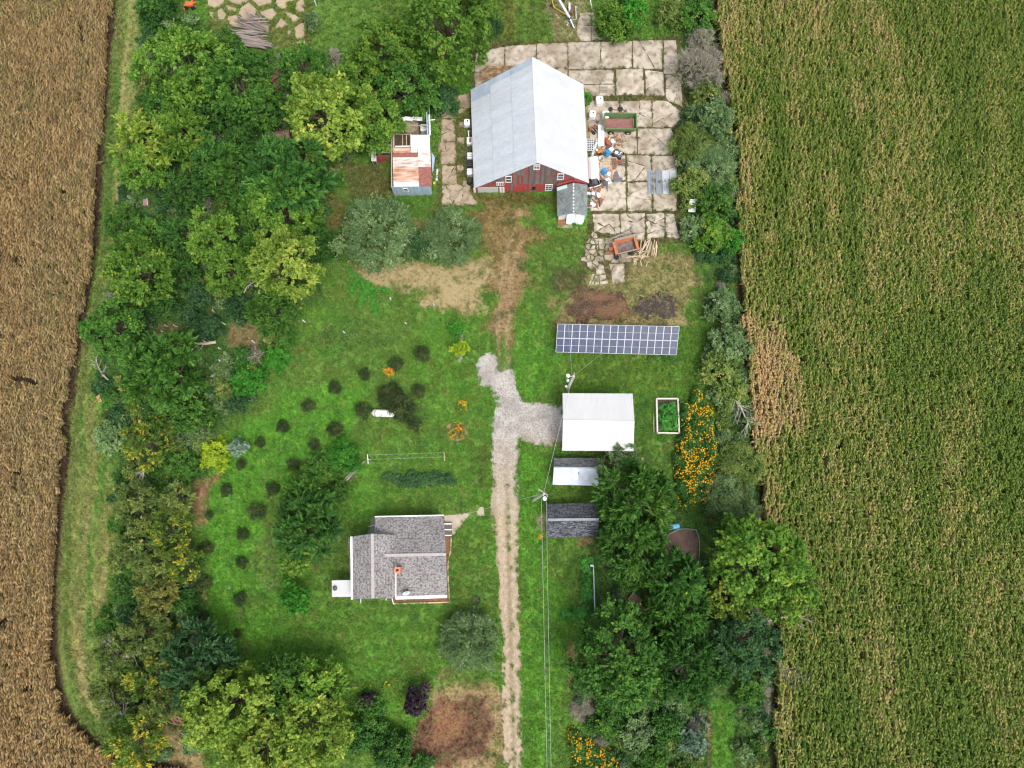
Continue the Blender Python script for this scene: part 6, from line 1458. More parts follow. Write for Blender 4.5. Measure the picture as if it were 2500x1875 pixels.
STRAWM = M("dry_stems", (.22, .135, .075), (.46, .34, .20), 1.4, .9, lo=.4, hi=.6)
strands('brush_pile', 'heap of dry brown stems behind the barn on the slabs', 1212, 182, 2.6, 1.6, 260, .45, .5, 1.8, STRAWM, 1.0, seed=2)
strands('brush_pile', 'dark brown brush heap on the orchard edge beside the cedars', 494, 1215, 1.0, 1.9, 120, 1.5, .5, 1.3, M("dry_brown_stems", (.20, .11, .06), (.32, .20, .12), 1.4, .9), .5, seed=3)

# ------------------------------------------------------------------ rusty cart
t = thing('manure_spreader', 'rusty orange open cart standing among split firewood', 'cart', at(1525, 607), math.atan2(P(1548, 585).y - P(1497, 597).y, P(1548, 585).x - P(1497, 597).x))
ORST = M("orange_rust", (.40, .13, .05), (.48, .19, .09), 2, .85, c3=(.22, .09, .06), s3=6)
MB().box((0, 0, .5), (3.0, 1.5, .08)).build('floor', M("purple_dirt", (.13, .09, .08), (.22, .17, .15), 2, .9), t)
for x in (-1.55, 1.5): MB().hexa([(x - .12, -.85, .5), (x + .12, -.85, .5), (x + .12, .85, .5), (x - .12, .85, .5)], [(x - .2, -.9, 1.25), (x + .2, -.9, 1.25), (x + .2, .9, 1.25), (x - .2, .9, 1.25)]).build('end_board', ORST, t)
MB().hexa([(-1.45, .75, .5), (1.4, .75, .5), (1.4, .81, .5), (-1.45, .81, .5)], [(-1.45, 1.0, 1.2), (1.4, 1.0, 1.2), (1.4, 1.06, 1.2), (-1.45, 1.06, 1.2)]).build('side_board', ORST, t)
MB().hexa([(-1.45, -.81, .5), (1.4, -.81, .5), (1.4, -.75, .5), (-1.45, -.75, .5)], [(-1.45, -.92, 1.15), (1.9, -.92, 1.15), (1.9, -.86, 1.15), (-1.45, -.86, 1.15)]).build('side_board', ORST, t)
MB().beam((-1.4, -.9, 1.2), (2.0, -.9, 1.2), .16, .08).beam((-1.3, 1.15, 1.1), (1.9, 1.2, 1.2), .3, .06).build('rail', WOODG, t)
MB().beam((-1.6, .3, .6), (-2.7, -.1, .3), .14).beam((-1.6, -.4, .6), (-2.7, -.15, .3), .14).box((-2.0, .15, .7), (.7, .5, .35)).build('hitch', RUSTY, t)
for s in (-1, 1): MB().tube([(.6, s * .9, .38), (.6, s * 1.08, .38)], .4, 12).build('wheel', BLACK, t)
t = thing('spare_tyre', 'black tyre lying just south of the rusty cart', 'tyre', at(1505, 629)); MB().lathe([(.2, 0), (.36, .03), (.38, .1), (.36, .18), (.2, .2), (.16, .1)], (0, 0, 0), 16).build('tyre', BLACK, t)

# ------------------------------------------------------------------ compost heaps by the solar array
def mound(name, label, outline, h, mat, cat, seed, z0=.0):
    pg = poly(outline); xs = [p[0] for p in pg]; ys = [p[1] for p in pg]; st = .22
    X, Y = np.meshgrid(np.arange(min(xs) - 1, max(xs) + 1, st), np.arange(min(ys) - 1, max(ys) + 1, st))
    d = sdf(X, Y, pg) + (fbm(X * .7, Y * .7, seed, 4) - .5) * 2.6
    Z = np.minimum(np.clip(d, -.3, 1.2) * .35, h) + (fbm(X * 2.2, Y * 2.2, seed + 5, 3) - .5) * .28 * np.clip(d + .2, 0, 1) * min(1, h * 2.5)
    m = d > -.12; cell = m[:-1, :-1] & m[1:, :-1] & m[:-1, 1:] & m[1:, 1:]; use = np.zeros(m.shape, bool)
    for a in (slice(None, -1), slice(1, None)):
        for b in (slice(None, -1), slice(1, None)): use[a, b] |= cell
    idx = -np.ones(m.shape, int); idx[use] = np.arange(use.sum()); r, c = np.where(cell)
    cx, cy = sum(xs) / len(xs), sum(ys) / len(ys)
    v = np.stack([X[use] - cx, Y[use] - cy, np.maximum(Z[use], -.02) + .02], 1); q = np.stack([idx[r, c], idx[r, c + 1], idx[r + 1, c + 1], idx[r + 1, c]], 1)
    t = thing(name, label, cat, (cx, cy, z0)); inst('mound', np_mesh(name, v, q, mat), t); return t
COMP = M("brown_compost", (.040, .026, .022), (.135, .070, .042), .45, .95, lo=.42, hi=.62, c3=(.30, .17, .09), s3=5, a3=.55, bump=1.0, stretch=(1, 1.8, 1))
BLK = M("black_compost", (.032, .024, .024), (.058, .044, .042), 1.2, .95, c3=(.14, .11, .10), s3=7, a3=.4, bump=.8)
mound('compost_heap', 'broad brown compost heap north of the solar array', [(1392, 712), (1420, 700), (1470, 706), (1525, 712), (1532, 745), (1545, 770), (1500, 782), (1400, 784), (1385, 765)], .35, COMP, 'compost heap', 5)
mound('compost_heap', 'black compost heap northeast of the solar array', [(1575, 722), (1605, 718), (1635, 700), (1652, 735), (1655, 775), (1620, 784), (1558, 775), (1552, 750)], .3, BLK, 'compost heap', 9)

# ------------------------------------------------------------------ auger and scrap at the top edge
t = thing('grain_auger', 'long silver grain auger on a yellow wheeled frame', 'auger', at(1385, 40))
a, b, c = P(1345, -35, 2.6), P(1391, 44, 1.1), P(1402, 69, .35); o_ = Vector(t.location)
MB().tube([a - o_, b - o_], .19, 10).build('tube', AUG, t); MB().tube([b - o_, c - o_], .12, 10).build('intake', GALV, t); MB().lathe([(.22, -.15), (.22, .15)], tuple(b - o_), 8).build('gearbox', DKGREY, t)
e = P(1351.5, 17, .4); MB().beam(P(1343, -25, 1.6) - o_, e - o_, .1).beam(e - o_, P(1381, 35, 1.2) - o_, .1).beam(e - o_, P(1367, 7, 1.5) - o_, .08).build('frame', YELLOWP, t)
for q in (P(1347.5, 18, .0), P(1376, 2, 0)): MB().tube([q - o_ + Vector((-.12, 0, .34)), q - o_ + Vector((.12, 0, .34))], .34, 12).build('wheel', BLACK, t)
t = thing('metal_rack', 'white and dark metal rack beside the auger foot', 'rack', at(1396, 32)); mb = MB()
MB().box((-.4, .5, .45), (.25, 1.1, .9)).build('panel', PLASTIC, t); MB().box((-.1, .2, .3), (.4, 1.4, .6)).build('crate', WOODB, t); MB().beam((.55, .8, .5), (.6, -1.4, .5), .1).beam((.6, -1.4, .5), (-.4, -1.5, .3), .07).beam((.55, .8, .5), (.9, .7, .1), .07).build('rail', GALV, t)
t = thing('scrap_heap', 'dark scrap pieces and stones west of the auger foot', 'scrap', at(1372, 50))
for i in range(14): MB().box((rc.uniform(-.9, .9), rc.uniform(-.9, .9), .12), (rc.uniform(.2, .6), rc.uniform(.1, .4), rc.uniform(.1, .25)), rc.uniform(0, 3)).build('piece', rc.choice([DKGREY, GALV, WOODT, CONC, RUSTY]), t)
t = thing('drain_pipe', 'white drain pipe lying north of the concrete approach', 'pipe', at(1443, 8)); MB().tube([(-.35, 2.2, .1), (-.1, .3, .1), (.1, -.95, .1)], .09, 8).build('pipe', PLASTIC, t)
t = thing('red_implement', 'orange red farm implement half hidden in the northwest trees', 'farm implement', at(467, 18))
RO = M("orange_red_paint", (.62, .10, .03), (.70, .16, .05), 3, .6); rbox(MB(), (0, 0, .5), (1.2, .7, .4), .1).build('body', RO, t); MB().beam((-.8, -.2, .6), (1.0, .3, .7), .2).beam((.4, .2, .7), (.6, 1.1, 1.0), .18).beam((-.5, -.1, .6), (-.9, -.6, .3), .15).build('arm', RO, t)
for x in (-.5, .5): MB().tube([(x, -.5, .35), (x, -.3, .35)], .35, 12).build('wheel', BLACK, t)
t = thing('bee_hive', 'brown wooden hive box in the grass by the west tree belt', 'hive box', at(360, 498), .1); rbox(MB(), (0, 0, .05), (.75, 1.0, .6), .08).build('box', M("dusty_brown_wood", (.24, .16, .14), (.32, .23, .20), 3, .8), t); MB().beam((.3, .5, .72), (.38, -.5, .72), .06).build('strap', WHITE, t)
t = thing('rusty_sheet', 'orange brown rusty sheet lying in weeds by the mown strip', 'metal sheet', at(243, 972), .5); MB().slabq([(-.3, -.6, .15), (.15, -.65, .12), (.3, .5, .25), (-.2, .7, .3)], .03).build('sheet', M("light_rust", (.48, .22, .13), (.54, .30, .2), 3, .8), t)
t = thing('white_screen', 'white slatted panel leaning in the bushes east of the yard', 'panel', at(1685, 512), -.05); mb = MB()
for x in (-.42, .42): mb.beam((x, -.7, .9), (x, .75, 1.7), .12)
for k in range(6): y = -.7 + 1.45 * k / 5; mb.beam((-.42, y, .9 + .8 * k / 5), (.42, y, .9 + .8 * k / 5), .12, .05)
mb.build('frame', WHITE, t); MB().slabq([(-.38, -.65, .88), (.38, -.65, .88), (.38, .7, 1.62), (-.38, .7, 1.62)], .03).build('backing', GALV2, t); MB().box((0, .05, .5), (.12, .12, 1.4)).build('prop', WOODG, t)

# ------------------------------------------------------------------ small garden things
t = thing('fire_pit', 'round black fire pit ring on the lawn by the drive', 'fire pit', at(1163, 1465))
MB().lathe([(.55, 0), (.58, .28), (.46, .3), (.44, .06), (.0, .05)], (0, 0, 0), 18).build('ring', BLACK, t)
for i in range(7): inst('charred_log', log_me, t, (rc.uniform(-.2, .2), rc.uniform(-.2, .2), .12), (0, 0, rc.uniform(0, 3)), (.5, .05, .05), DKGREY)
t = thing('flat_stone', 'pale flat stone set in the lawn beside the drive', 'stone', at(1173, 1249)); sheet('stone', [(x - t.location.x, y - t.location.y) for x, y in poly([(1163, 1250), (1172, 1238), (1180, 1238), (1183, 1260), (1164, 1259)])], .09, PATH, None, .4, .05, th=.09).parent = t
t = thing('cold_frame', 'open wooden frame corner beside the bushes west of the house', 'frame', at(702, 1200)); o_ = Vector(t.location)
MB().beam(P(693, 1207, .2) - o_, P(719, 1188, .2) - o_, .22, .4).build('board', WOODG, t); MB().beam(P(693, 1207, .2) - o_, P(702, 1219, .2) - o_, .2, .4).build('board', WOODT, t)
t = thing('pipe_fence', 'low grey pipe fence along the east side of the hosta border', 'fence', at(1450, 1440)); o_ = Vector(t.location); fp = [P(1449, 1381, 1.0), P(1451, 1440, 1.0), P(1453, 1499, 1.0)]
MB().tube([p - o_ for p in fp], .06, 6).tube([p - o_ - Vector((0, 0, .5)) for p in fp], .04, 6).beam(fp[0] - o_, fp[0] - o_ + Vector((-.4, 0, 0)), .25, .06).build('rail', GALVB, t)
for p in fp: MB().tube([(p.x - o_.x, p.y - o_.y, -.05), (p.x - o_.x, p.y - o_.y, 1.0)], .05, 6).build('post', GALVB, t)
t = thing('garden_table', 'small brown wooden table under the olive shrubs', 'table', at(1748, 1266)); MB().box((0, 0, .7), (.8, 1.1, .06)).build('tabletop', WOODB, t); MB().box((-.75, -.1, .45), (.5, .6, .06)).build('side_shelf', WOODB, t)
for x in (-.35, .35):
    for y in (-.45, .45): MB().box((x, y, .34), (.07, .07, .68)).build('leg', WOODB, t)
t = thing('covered_run', 'low run of bare brown soil inside a grey pipe frame', 'animal run', at(1668, 1322)); o_ = Vector(t.location)
sheet('soil', [(x - o_.x, y - o_.y) for x, y in poly([(1630, 1306), (1655, 1294), (1697, 1294), (1705, 1318), (1704, 1372), (1620, 1372)])], .05, M("red_brown_soil", (.11, .065, .055), (.17, .105, .09), 1.5, .95, c3=(.25, .2, .15), s3=8), None, .4, .1, th=.04).parent = t
fp = [(1620, 1330), (1634, 1304), (1656, 1292), (1678, 1291), (1700, 1294), (1708, 1320), (1706, 1372)]
MB().tube([P(u, v, .6) - o_ for u, v in fp], .045, 6).tube([P(u, v, .25) - o_ for u, v in fp], .03, 5).build('rail', M("grey_pipe_metal", (.26, .27, .27), (.36, .37, .37), 3, .6), t)
for u, v in fp: q = P(u, v, .6) - o_; MB().tube([(q.x, q.y, -.2), tuple(q)], .04, 5).build('post', GALVB, t)
g0 = None
for u, v, lb in ((506, 723, 'westernmost of three guards under the bright maple'), (532, 725, 'middle one of three guards under the bright maple'), (563, 726, 'easternmost of three guards under the bright maple'), (410, 797, 'west one of a pair on bare earth by the olive tree'), (433, 798, 'east one of a pair on bare earth by the olive tree'), (404, 813, 'lower guard on bare earth south of the pair'), (550, 792, 'guard just north of the fallen pale branch'), (586, 790, 'guard between the fallen branch and the lime maple'), (622, 837, 'guard on the reddish bare soil under the lime maple'), (540, 852, 'guard touching the broken end of the fallen branch'), (541, 884, 'guard halfway between fallen branch and round green sapling'), (525, 922, 'guard left of the bright round sapling'), (475, 748, 'guard in the shade west of the bright maple'), (524, 762, 'guard among blue green saplings'), (954, 733, 'guard right of the squash vine'), (1061, 747, 'guard in the dry straw patch'), (746, 787, 'guard at the foot of the lime maple on the lawn'), (993, 791, 'lone guard on the lawn south of the straw'), (843, 813, 'guard on the lawn below the squash vine'), (772, 14, 'guard in the mown strip by the north edge')):
    t = thing('tree_guard', 'white sapling tube, ' + lb, 'tree guard', at(u, v), 0, 'white sapling guards'); t.rotation_euler = (rc.uniform(-.1, .1), rc.uniform(-.1, .1), 0)
    MB().lathe([(.09, 0), (.09, 1.0), (.065, 1.0), (.065, .75)], (0, 0, 0), 8).build('tube', PLASTIC, t); MB().box((.12, 0, .6), (.04, .03, 1.2)).build('stake', WOODG, t)
t = thing('white_bucket', 'tiny white bucket lying on the orchard lawn', 'bucket', at(562, 1434)); MB().lathe([(.13, 0), (.17, .3), (.14, .3), (.11, .05)], (0, 0, 0), 10).build('pail', PLASTIC, t); MB().tube([(-.16, 0, .3), (0, .12, .38), (.16, 0, .3)], .012, 4).build('handle', GALV, t)
t = thing('rock_garden', 'row of grey and pale rocks in the weedy bed by the track', 'rocks', at(1125, 842))
for i in range(16): MB().lathe([(.12, 0), (rc.uniform(.2, .34), .08), (rc.uniform(.16, .28), .2), (.08, .3)], (rc.uniform(-.35, .35), 2.0 - .28 * i + rc.uniform(-.1, .1), 0), 7).build('rock', rc.choice([CONC, GREYC, M("slate", (.16, .17, .19), (.24, .25, .27), 3, .8) if 'slate' not in bpy.data.materials else bpy.data.materials['slate']]), t)
# fallen branch and bare snags
def snag(name, label, u, v, a, L_, r0, z=.4, n=10, seed=1, spread=.9, mat=None, h=.4):
    t = thing(name, label, 'dead tree', at(u, v)); r = random.Random(seed); mb = MB(); d = Vector((math.cos(a), math.sin(a), 0)); s = Vector((-d.y, d.x, 0))
    pts = [d * (-L_ / 2) + Vector((0, 0, z)), d * (-L_ * .15) + s * .25 + Vector((0, 0, z + .2)), d * (L_ * .2) + s * .1 + Vector((0, 0, z + .1)), d * (L_ / 2) + Vector((0, 0, z))]
    mb.tube(pts, [r0, r0 * .8, r0 * .55, r0 * .2], 8)
    bm2 = MB()
    for i in range(n):
        f = pts[0].lerp(pts[3], r.uniform(.15, .95)) + Vector((0, 0, .1)); b = a + r.choice((-1, 1)) * r.uniform(.4, spread + .3); l = L_ * r.uniform(.2, .45); e = f + Vector((math.cos(b) * l, math.sin(b) * l, r.uniform(-.1, h))); m_ = f.lerp(e, .5) + Vector((r.uniform(-.1, .1), r.uniform(-.1, .1), .12)); bm2.tube([f, m_, e], [r0 * .35, r0 * .2, r0 * .06], 5)
        for k in range(3): g = m_.lerp(e, r.uniform(0, .8)); b2 = b + r.uniform(-.9, .9); bm2.tube([g, g + Vector((math.cos(b2), math.sin(b2), .2)) * l * .4], [r0 * .12, r0 * .03], 4)
    mb.build('trunk', mat or DEADW, t); bm2.build('branches', mat or DEADW, t); return t
PALEW = M("pale_bare_wood", (.46, .38, .28), (.56, .48, .37), 4, .9)
snag('fallen_tree', 'pale barkless fallen tree with spidery branches in the western clearing', 497, 838, math.pi + .05, 3.8, .24, .5, 9, 3, mat=PALEW)
snag('dead_snag', 'dead grey branches on the west verge by the mown strip', 255, 905, 2.2, 3.6, .12, .6, 12, 4, 1.1)
snag('dead_snag', 'bare grey limbs sticking out of the southwest cedars', 330, 1720, 2.4, 4.6, .14, 3.0, 12, 5, 1.0)
snag('dead_snag', 'bare grey limbs jutting between the middle cedars', 310, 1560, 3.0, 3.4, .12, 3.0, 12, 6, 1.0)
snag('dead_snag', 'pale bare branches under the gold tipped cedar', 372, 1157, -1.5, 2.2, .14, 2.5, 10, 7, 1.0)
snag('dead_snag', 'fan of pale dead branches on the east hedge beside the corn', 1800, 1010, -1.1, 5.2, .14, 1.6, 16, 8, .8)
snag('dead_snag', 'purplish dead branches fallen into the southeast corn edge', 1912, 1632, -.7, 4.8, .12, 1.6, 18, 9, .6, M("purple_grey_wood", (.22, .19, .19), (.34, .30, .30), 4, .9))
snag('dead_snag', 'grey dead limb lying under the big green southeast tree', 1900, 1503, .1, 4.5, .14, 2.6, 7, 10, .5)
snag('dead_snag', 'curly grey bare branches beside the lime maple', 632, 715, .8, 2.6, .08, 3.0, 8, 11, 1.3)
snag('dead_snag', 'brown bare branches among the southwest cedar tops', 345, 1592, .3, 3.6, .10, 3.2, 12, 12, 1.2, WOODG)
# ------------------------------------------------------------------ trees and shrubs (centre of the crown in the photograph, half width in its pixels)
GW, GE, GS, GC = 'trees of the west belt', 'trees of the southeast grove', 'trees round the house', 'cedars along the west edge'
GH = 'shrubs of the east hedge'
TREES = [
 # northwest belt
 ('broad', 'bright', 450, 165, 98, 'broadleaf_tree', 'large bright green tree at the northwest, just below the red implement', GW),
 ('bush', 'deep', 385, 25, 52, 'vine_thicket', 'dark green vine covered thicket on the north edge beside the red implement', GW),
 ('broad', 'mid', 590, 215, 86, 'broadleaf_tree', 'mid green tree right below the grey log heap', GW),
 ('feather', 'deep', 520, 265, 55, 'broadleaf_tree', 'deep green tree shaded between the bright northwest tree and the log heap tree', GW),
 ('feather', 'lime', 362, 345, 76, 'broadleaf_tree', 'yellow green tree on the strip side of the northwest belt', GW),
 ('feather', 'bright', 450, 335, 72, 'broadleaf_tree', 'bright feathery tree right behind the yellow green strip side tree', GW),
 ('broad', 'bright', 350, 415, 58, 'broadleaf_tree', 'bright green tree just above the brown hive box', GW),
 ('broad', 'lime', 800, 275, 108, 'broadleaf_tree', 'widest yellow green tree, left of the rusty shed roof', GW),
 ('broad', 'bright', 905, 300, 72, 'broadleaf_tree', 'bright green tree overhanging the collapsed red shed', GW),
 ('broad', 'bright', 1092, 62, 112, 'broadleaf_tree', 'huge bright tree at the top centre north of the barn', GW),
 ('broad', 'bright', 950, 130, 82, 'broadleaf_tree', 'bright tree between the huge top centre tree and the widest yellow green tree', GW),
 ('broad', 'mid', 990, 215, 72, 'broadleaf_tree', 'mid green tree just north of the cistern', GW),
 ('bush', 'blue', 1080, 245, 42, 'shrub', 'blue green shrub at the head of the concrete alley', GW),
 ('broad', 'mid', 740, 170, 62, 'broadleaf_tree', 'mid green tree between the reddish wood pile and the mown north lawn', GW),
 ('bush', 'blue', 1205, 62, 26, 'shrub', 'narrow blue green shrub right of the huge top centre tree', GW),
 ('feather', 'deep', 705, 428, 100, 'broadleaf_tree', 'wide deep green tree directly below the quonset hut', GW),
 ('feather', 'mid', 565, 425, 70, 'broadleaf_tree', 'mid green feathery tree left of the quonset hut', GW),
 ('bush', 'deep', 585, 330, 42, 'shrub', 'deep green shrub in the dark gap northwest of the quonset hut', GW),
 ('feather', 'deep', 460, 470, 52, 'broadleaf_tree', 'deep green shaded tree east of the brown hive box', GW),
 ('broad', 'bright', 522, 575, 68, 'broadleaf_tree', 'bright green maple standing above the three guards', GW),
 ('broad', 'bright', 560, 660, 58, 'broadleaf_tree', 'lower bright maple just above the three guards', GW),
 ('broad', 'bright', 685, 505, 76, 'broadleaf_tree', 'bright yellowish maple below the wide deep green tree', GW),
 ('broad', 'lime', 695, 645, 88, 'broadleaf_tree', 'lime maple with a gold shoot west of the two sage shrubs', GW),
 ('feather', 'mid', 665, 765, 62, 'broadleaf_tree', 'mid green tree at the foot of the lime maple', GW),
 ('feather', 'deep', 790, 600, 44, 'broadleaf_tree', 'deep green tree between the lime maple and the larger sage shrub', GW),
 ('broad', 'bright', 345, 655, 84, 'broadleaf_tree', 'bright yellowish tree by the mown strip above the pair of guards', GW),
 ('bush', 'mid', 360, 575, 52, 'shrub', 'mid green shrub north of the bright yellowish strip tree', GW),
 ('broad', 'mid', 285, 800, 70, 'broadleaf_tree', 'mid green tree bulging over the mown strip', GW),
 ('bush', 'vivid', 228, 800, 30, 'shrub', 'vivid green shrub touching the dry corn edge', GW),
 ('bush', 'deep', 395, 740, 40, 'shrub', 'deep green shrub at the foot of the bright yellowish strip tree', GW),
 ('feather', 'mid', 405, 905, 96, 'broadleaf_tree', 'mid green feathery tree left of the fallen pale tree', GW),
 ('cedar', 'gold', 335, 965, 34, 'broadleaf_tree', 'small gold tipped tree below the dead verge snag', GW),
 ('bush', 'blue', 490, 805, 34, 'shrub', 'blue green shrub just behind the fallen pale tree', GW),
 ('bush', 'mid', 455, 1010, 52, 'shrub', 'mid green shrub at the south foot of the feathery tree', GW),
 ('bush', 'vivid', 607, 930, 46, 'sapling', 'round vivid green sapling at the west orchard edge', GW),
 ('sapling', 'blue', 592, 985, 30, 'sapling', 'blue green sapling under the round vivid one', GW),
 ('sapling', 'deep', 590, 870, 26, 'sapling', 'deep green sapling on the bare soil above the round vivid one', GW),
 ('sapling', 'blue', 485, 725, 32, 'sapling', 'blue green sapling in the shade left of the three guards', GW),
 ('sapling', 'blue', 520, 795, 30, 'sapling', 'blue green sapling north of the fallen pale tree', GW),
 ('sapling', 'blue', 575, 765, 30, 'sapling', 'blue green sapling right of the three guards', GW),
 ('sapling', 'blue', 460, 770, 30, 'sapling', 'blue green sapling left of the fallen pale tree shrub', GW),
 ('bush', 'vivid', 676, 877, 34, 'shrub', 'vivid yellow green shrub on the lawn under the lime maple', GW),
 ('bush', 'mid', 700, 825, 30, 'shrub', 'mid green shrub with dry stems under the lime maple', GW),
 ('sapling', 'sage', 765, 50, 24, 'sapling', 'sage green sapling in the mown strip of the north edge', GW),
 ('broad', 'mid', 640, 262, 52, 'broadleaf_tree', 'mid green tree just north of the quonset hut', GW),
 ('broad', 'deep', 515, 385, 55, 'broadleaf_tree', 'deep green crown in the middle of the northwest belt', GW),
 ('feather', 'mid', 610, 500, 52, 'broadleaf_tree', 'mid green tree between the two bright maples', GW),
 ('feather', 'deep', 450, 580, 55, 'broadleaf_tree', 'deep green tree left of the upper bright maple', GW),
 ('broad', 'mid', 300, 545, 42, 'broadleaf_tree', 'mid green tree south of the brown hive box at the strip', GW),
 ('feather', 'deep', 440, 670, 44, 'broadleaf_tree', 'deep green tree between the strip tree and the lower maple', GW),
 ('broad', 'mid', 400, 255, 50, 'broadleaf_tree', 'mid green crown below the large northwest tree', GW),
 ('broad', 'bright', 870, 190, 60, 'broadleaf_tree', 'bright crown filling the gap above the widest yellow green tree', GW),
 ('bush', 'mid', 560, 115, 40, 'shrub', 'mid green bush spilling over the south side of the grey log heap', GW),
 ('bush', 'mid', 330, 880, 40, 'shrub', 'mid green bush west of the feathery tree', GW),
 ('bush', 'deep', 395, 1010, 44, 'shrub', 'deep green bush just above the gold tipped cedar', GW),
 ('bush', 'mid', 625, 590, 40, 'shrub', 'mid green bush in the dip between the maples', GW),
 ('bush', 'mid', 760, 520, 44, 'shrub', 'mid green bush at the west side of the larger sage shrub', GW),
 # cedars
 ('cedar', 'olive', 395, 1380, 46, 'cedar', 'olive cedar between the gold sprayed and the tan gold cedar', GC),
 ('cedar', 'olive', 400, 1720, 50, 'cedar', 'olive cedar just left of the brown stump pile', GC),
 ('cedar', 'olive', 420, 1560, 44, 'cedar', 'olive cedar west of the dark blue green tree', GC),
 ('bush', 'mid', 300, 1280, 36, 'shrub', 'mid green bush on the strip between two olive cedars', GC),
 ('bush', 'mid', 265, 1520, 36, 'shrub', 'mid green bush on the strip below the tan gold cedar', GC),
 ('cedar', 'gold', 360, 1085, 62, 'cedar', 'gold tipped cedar with pale bare branches under it', GC),
 ('bush', 'sage', 275, 1065, 46, 'shrub', 'sage shrub west of the gold tipped cedar', GC),
 ('cedar', 'olive', 340, 1225, 58, 'cedar', 'olive green cedar bordering the mown strip', GC),
 ('cedar', 'olive', 435, 1215, 46, 'cedar', 'olive grey cedar beside the dark brown brush heap', GC),
 ('cedar', 'gold', 415, 1300, 54, 'cedar', 'gold sprayed cedar south of the dark brown brush heap', GC),
 ('cedar', 'olive', 315, 1345, 54, 'cedar', 'green cedar projecting onto the mown strip', GC),
 ('cedar', 'gold', 445, 1375, 46, 'cedar', 'gold topped cedar next to the orchard shrubs', GC),
 ('cedar', 'tan', 385, 1455, 56, 'cedar', 'tan gold cedar, palest of the west edge', GC),
 ('cedar', 'olive', 350, 1545, 56, 'cedar', 'vivid olive cedar between grey bare limbs', GC),
 ('cedar', 'olive', 275, 1600, 50, 'cedar', 'dull olive cedar leaning over the south strip', GC),
 ('cedar', 'gold', 360, 1660, 52, 'cedar', 'yellow green cedar north of the bare grey limbs', GC),
 ('cedar', 'gold', 335, 1805, 78, 'cedar', 'wide gold streaked cedar at the corner of the dry corn', GC),
 ('bush', 'deep', 310, 1450, 34, 'shrub', 'deep green shrub west of the tan gold cedar', GC),
 ('bush', 'deep', 455, 1470, 38, 'shrub', 'deep green shrub east of the tan gold cedar', GC),
 ('bush', 'mid', 450, 1140, 44, 'shrub', 'mid green shrub right of the gold tipped cedar', GC),
 ('bush', 'olive', 258, 1700, 38, 'shrub', 'pale olive shrub at the bend of the mown strip', GC),
 ('cedar', 'olive', 290, 1725, 44, 'cedar', 'sparse cedar at the bend of the mown strip', GC),
 # southwest
 ('feather', 'blue', 482, 1618, 92, 'broadleaf_tree', 'dark blue green tree at the southwest lawn edge', GS),
 ('broad', 'lime', 555, 1725, 98, 'broadleaf_tree', 'lime green tree beside the brown stump pile', GS),
 ('broad', 'mid', 690, 1660, 72, 'broadleaf_tree', 'mid green treetop at the south end of the lawn', GS),
 ('broad', 'bright', 770, 1680, 74, 'broadleaf_tree', 'bright treetop reaching farthest onto the south lawn', GS),
 ('broad', 'lime', 770, 1790, 96, 'broadleaf_tree', 'lime green tree above the dark southern shrubs', GS),
 ('broad', 'lime', 640, 1835, 100, 'broadleaf_tree', 'lime green tree cut by the bottom edge', GS),
 ('bush', 'sage', 480, 1800, 40, 'shrub', 'sage shrub below the brown stump pile', GS),
 ('bush', 'deep', 900, 1790, 52, 'shrub', 'deep green shrub right of the lime green tree', GS),
 ('bush', 'deep', 960, 1830, 50, 'shrub', 'deep green shrub west of the burnt ground', GS),
 ('bush', 'olive', 975, 1870, 36, 'shrub', 'olive shrub on the bottom edge by the burnt ground', GS),
 ('bush', 'deep', 1030, 1868, 30, 'shrub', 'small dark shrub on the bottom edge below the burnt ground', GS),
 ('bush', 'mid', 905, 1735, 40, 'shrub', 'low mid green shrub below the small purple bush', GS),
 ('feather', 'deep', 750, 1275, 84, 'broadleaf_tree', 'deep green tree between the orchard and the farmhouse', GS),
 ('sapling', 'bright', 727, 1372, 40, 'sapling', 'bright green sapling southwest of the deep green house tree', GS),
 ('sapling', 'vivid', 722, 1455, 40, 'sapling', 'vivid green sapling level with the white porch', GS),
 ('feather', 'mid', 745, 1205, 50, 'broadleaf_tree', 'mid green bush tree by the open wooden frame', GS),
 ('bush', 'vivid', 838, 1112, 44, 'shrub', 'vivid leafy mound at the west end of the clothesline', GS),
 ('bush', 'mid', 780, 1148, 46, 'shrub', 'mid green leafy mound left of the broken log', GS),
 ('bush', 'mid', 830, 1200, 30, 'shrub', 'mid green bush at the lower end of the broken log', GS),
 ('fine', 'sage', 920, 568, 98, 'shrub', 'larger of two round sage shrubs south of the rusty shed', None),
 ('fine', 'sage', 1098, 580, 74, 'shrub', 'smaller of two round sage shrubs beside the dirt track', None),
 ('bush', 'blue', 1030, 600, 36, 'shrub', 'blue green shrub squeezed between the two sage shrubs', None),
 ('fine', 'sage', 1145, 1565, 76, 'shrub', 'round dull green shrub beside the drive south of the fire pit', None),
 ('sapling', 'purple', 902, 1710, 22, 'shrub', 'smaller purple leaved bush above the south shrubs', None),
 ('sapling', 'purple', 1020, 1708, 36, 'shrub', 'larger purple leaved bush beside the burnt ground', None),
 ('bush', 'chart', 528, 1110, 40, 'shrub', 'glowing chartreuse shrub at the west orchard edge', None),
 ('sapling', 'ghost', 584, 1095, 26, 'shrub', 'silvery blue round shrub beside the chartreuse shrub', None),
 ('fine', 'globe', 955, 972, 36, 'shrub', 'dark evergreen shrub just behind the long white tank', None),
 ('bush', 'globe', 985, 1000, 34, 'shrub', 'dark brownish shrub at the east end of the white tank', None),
 ('sapling', 'chart', 1122, 850, 22, 'shrub', 'yellow green plant growing over the rock row', None),
 ('sapling', 'vivid', 1112, 800, 22, 'shrub', 'leafy bright plant at the north end of the rock row', None),
 # southeast grove
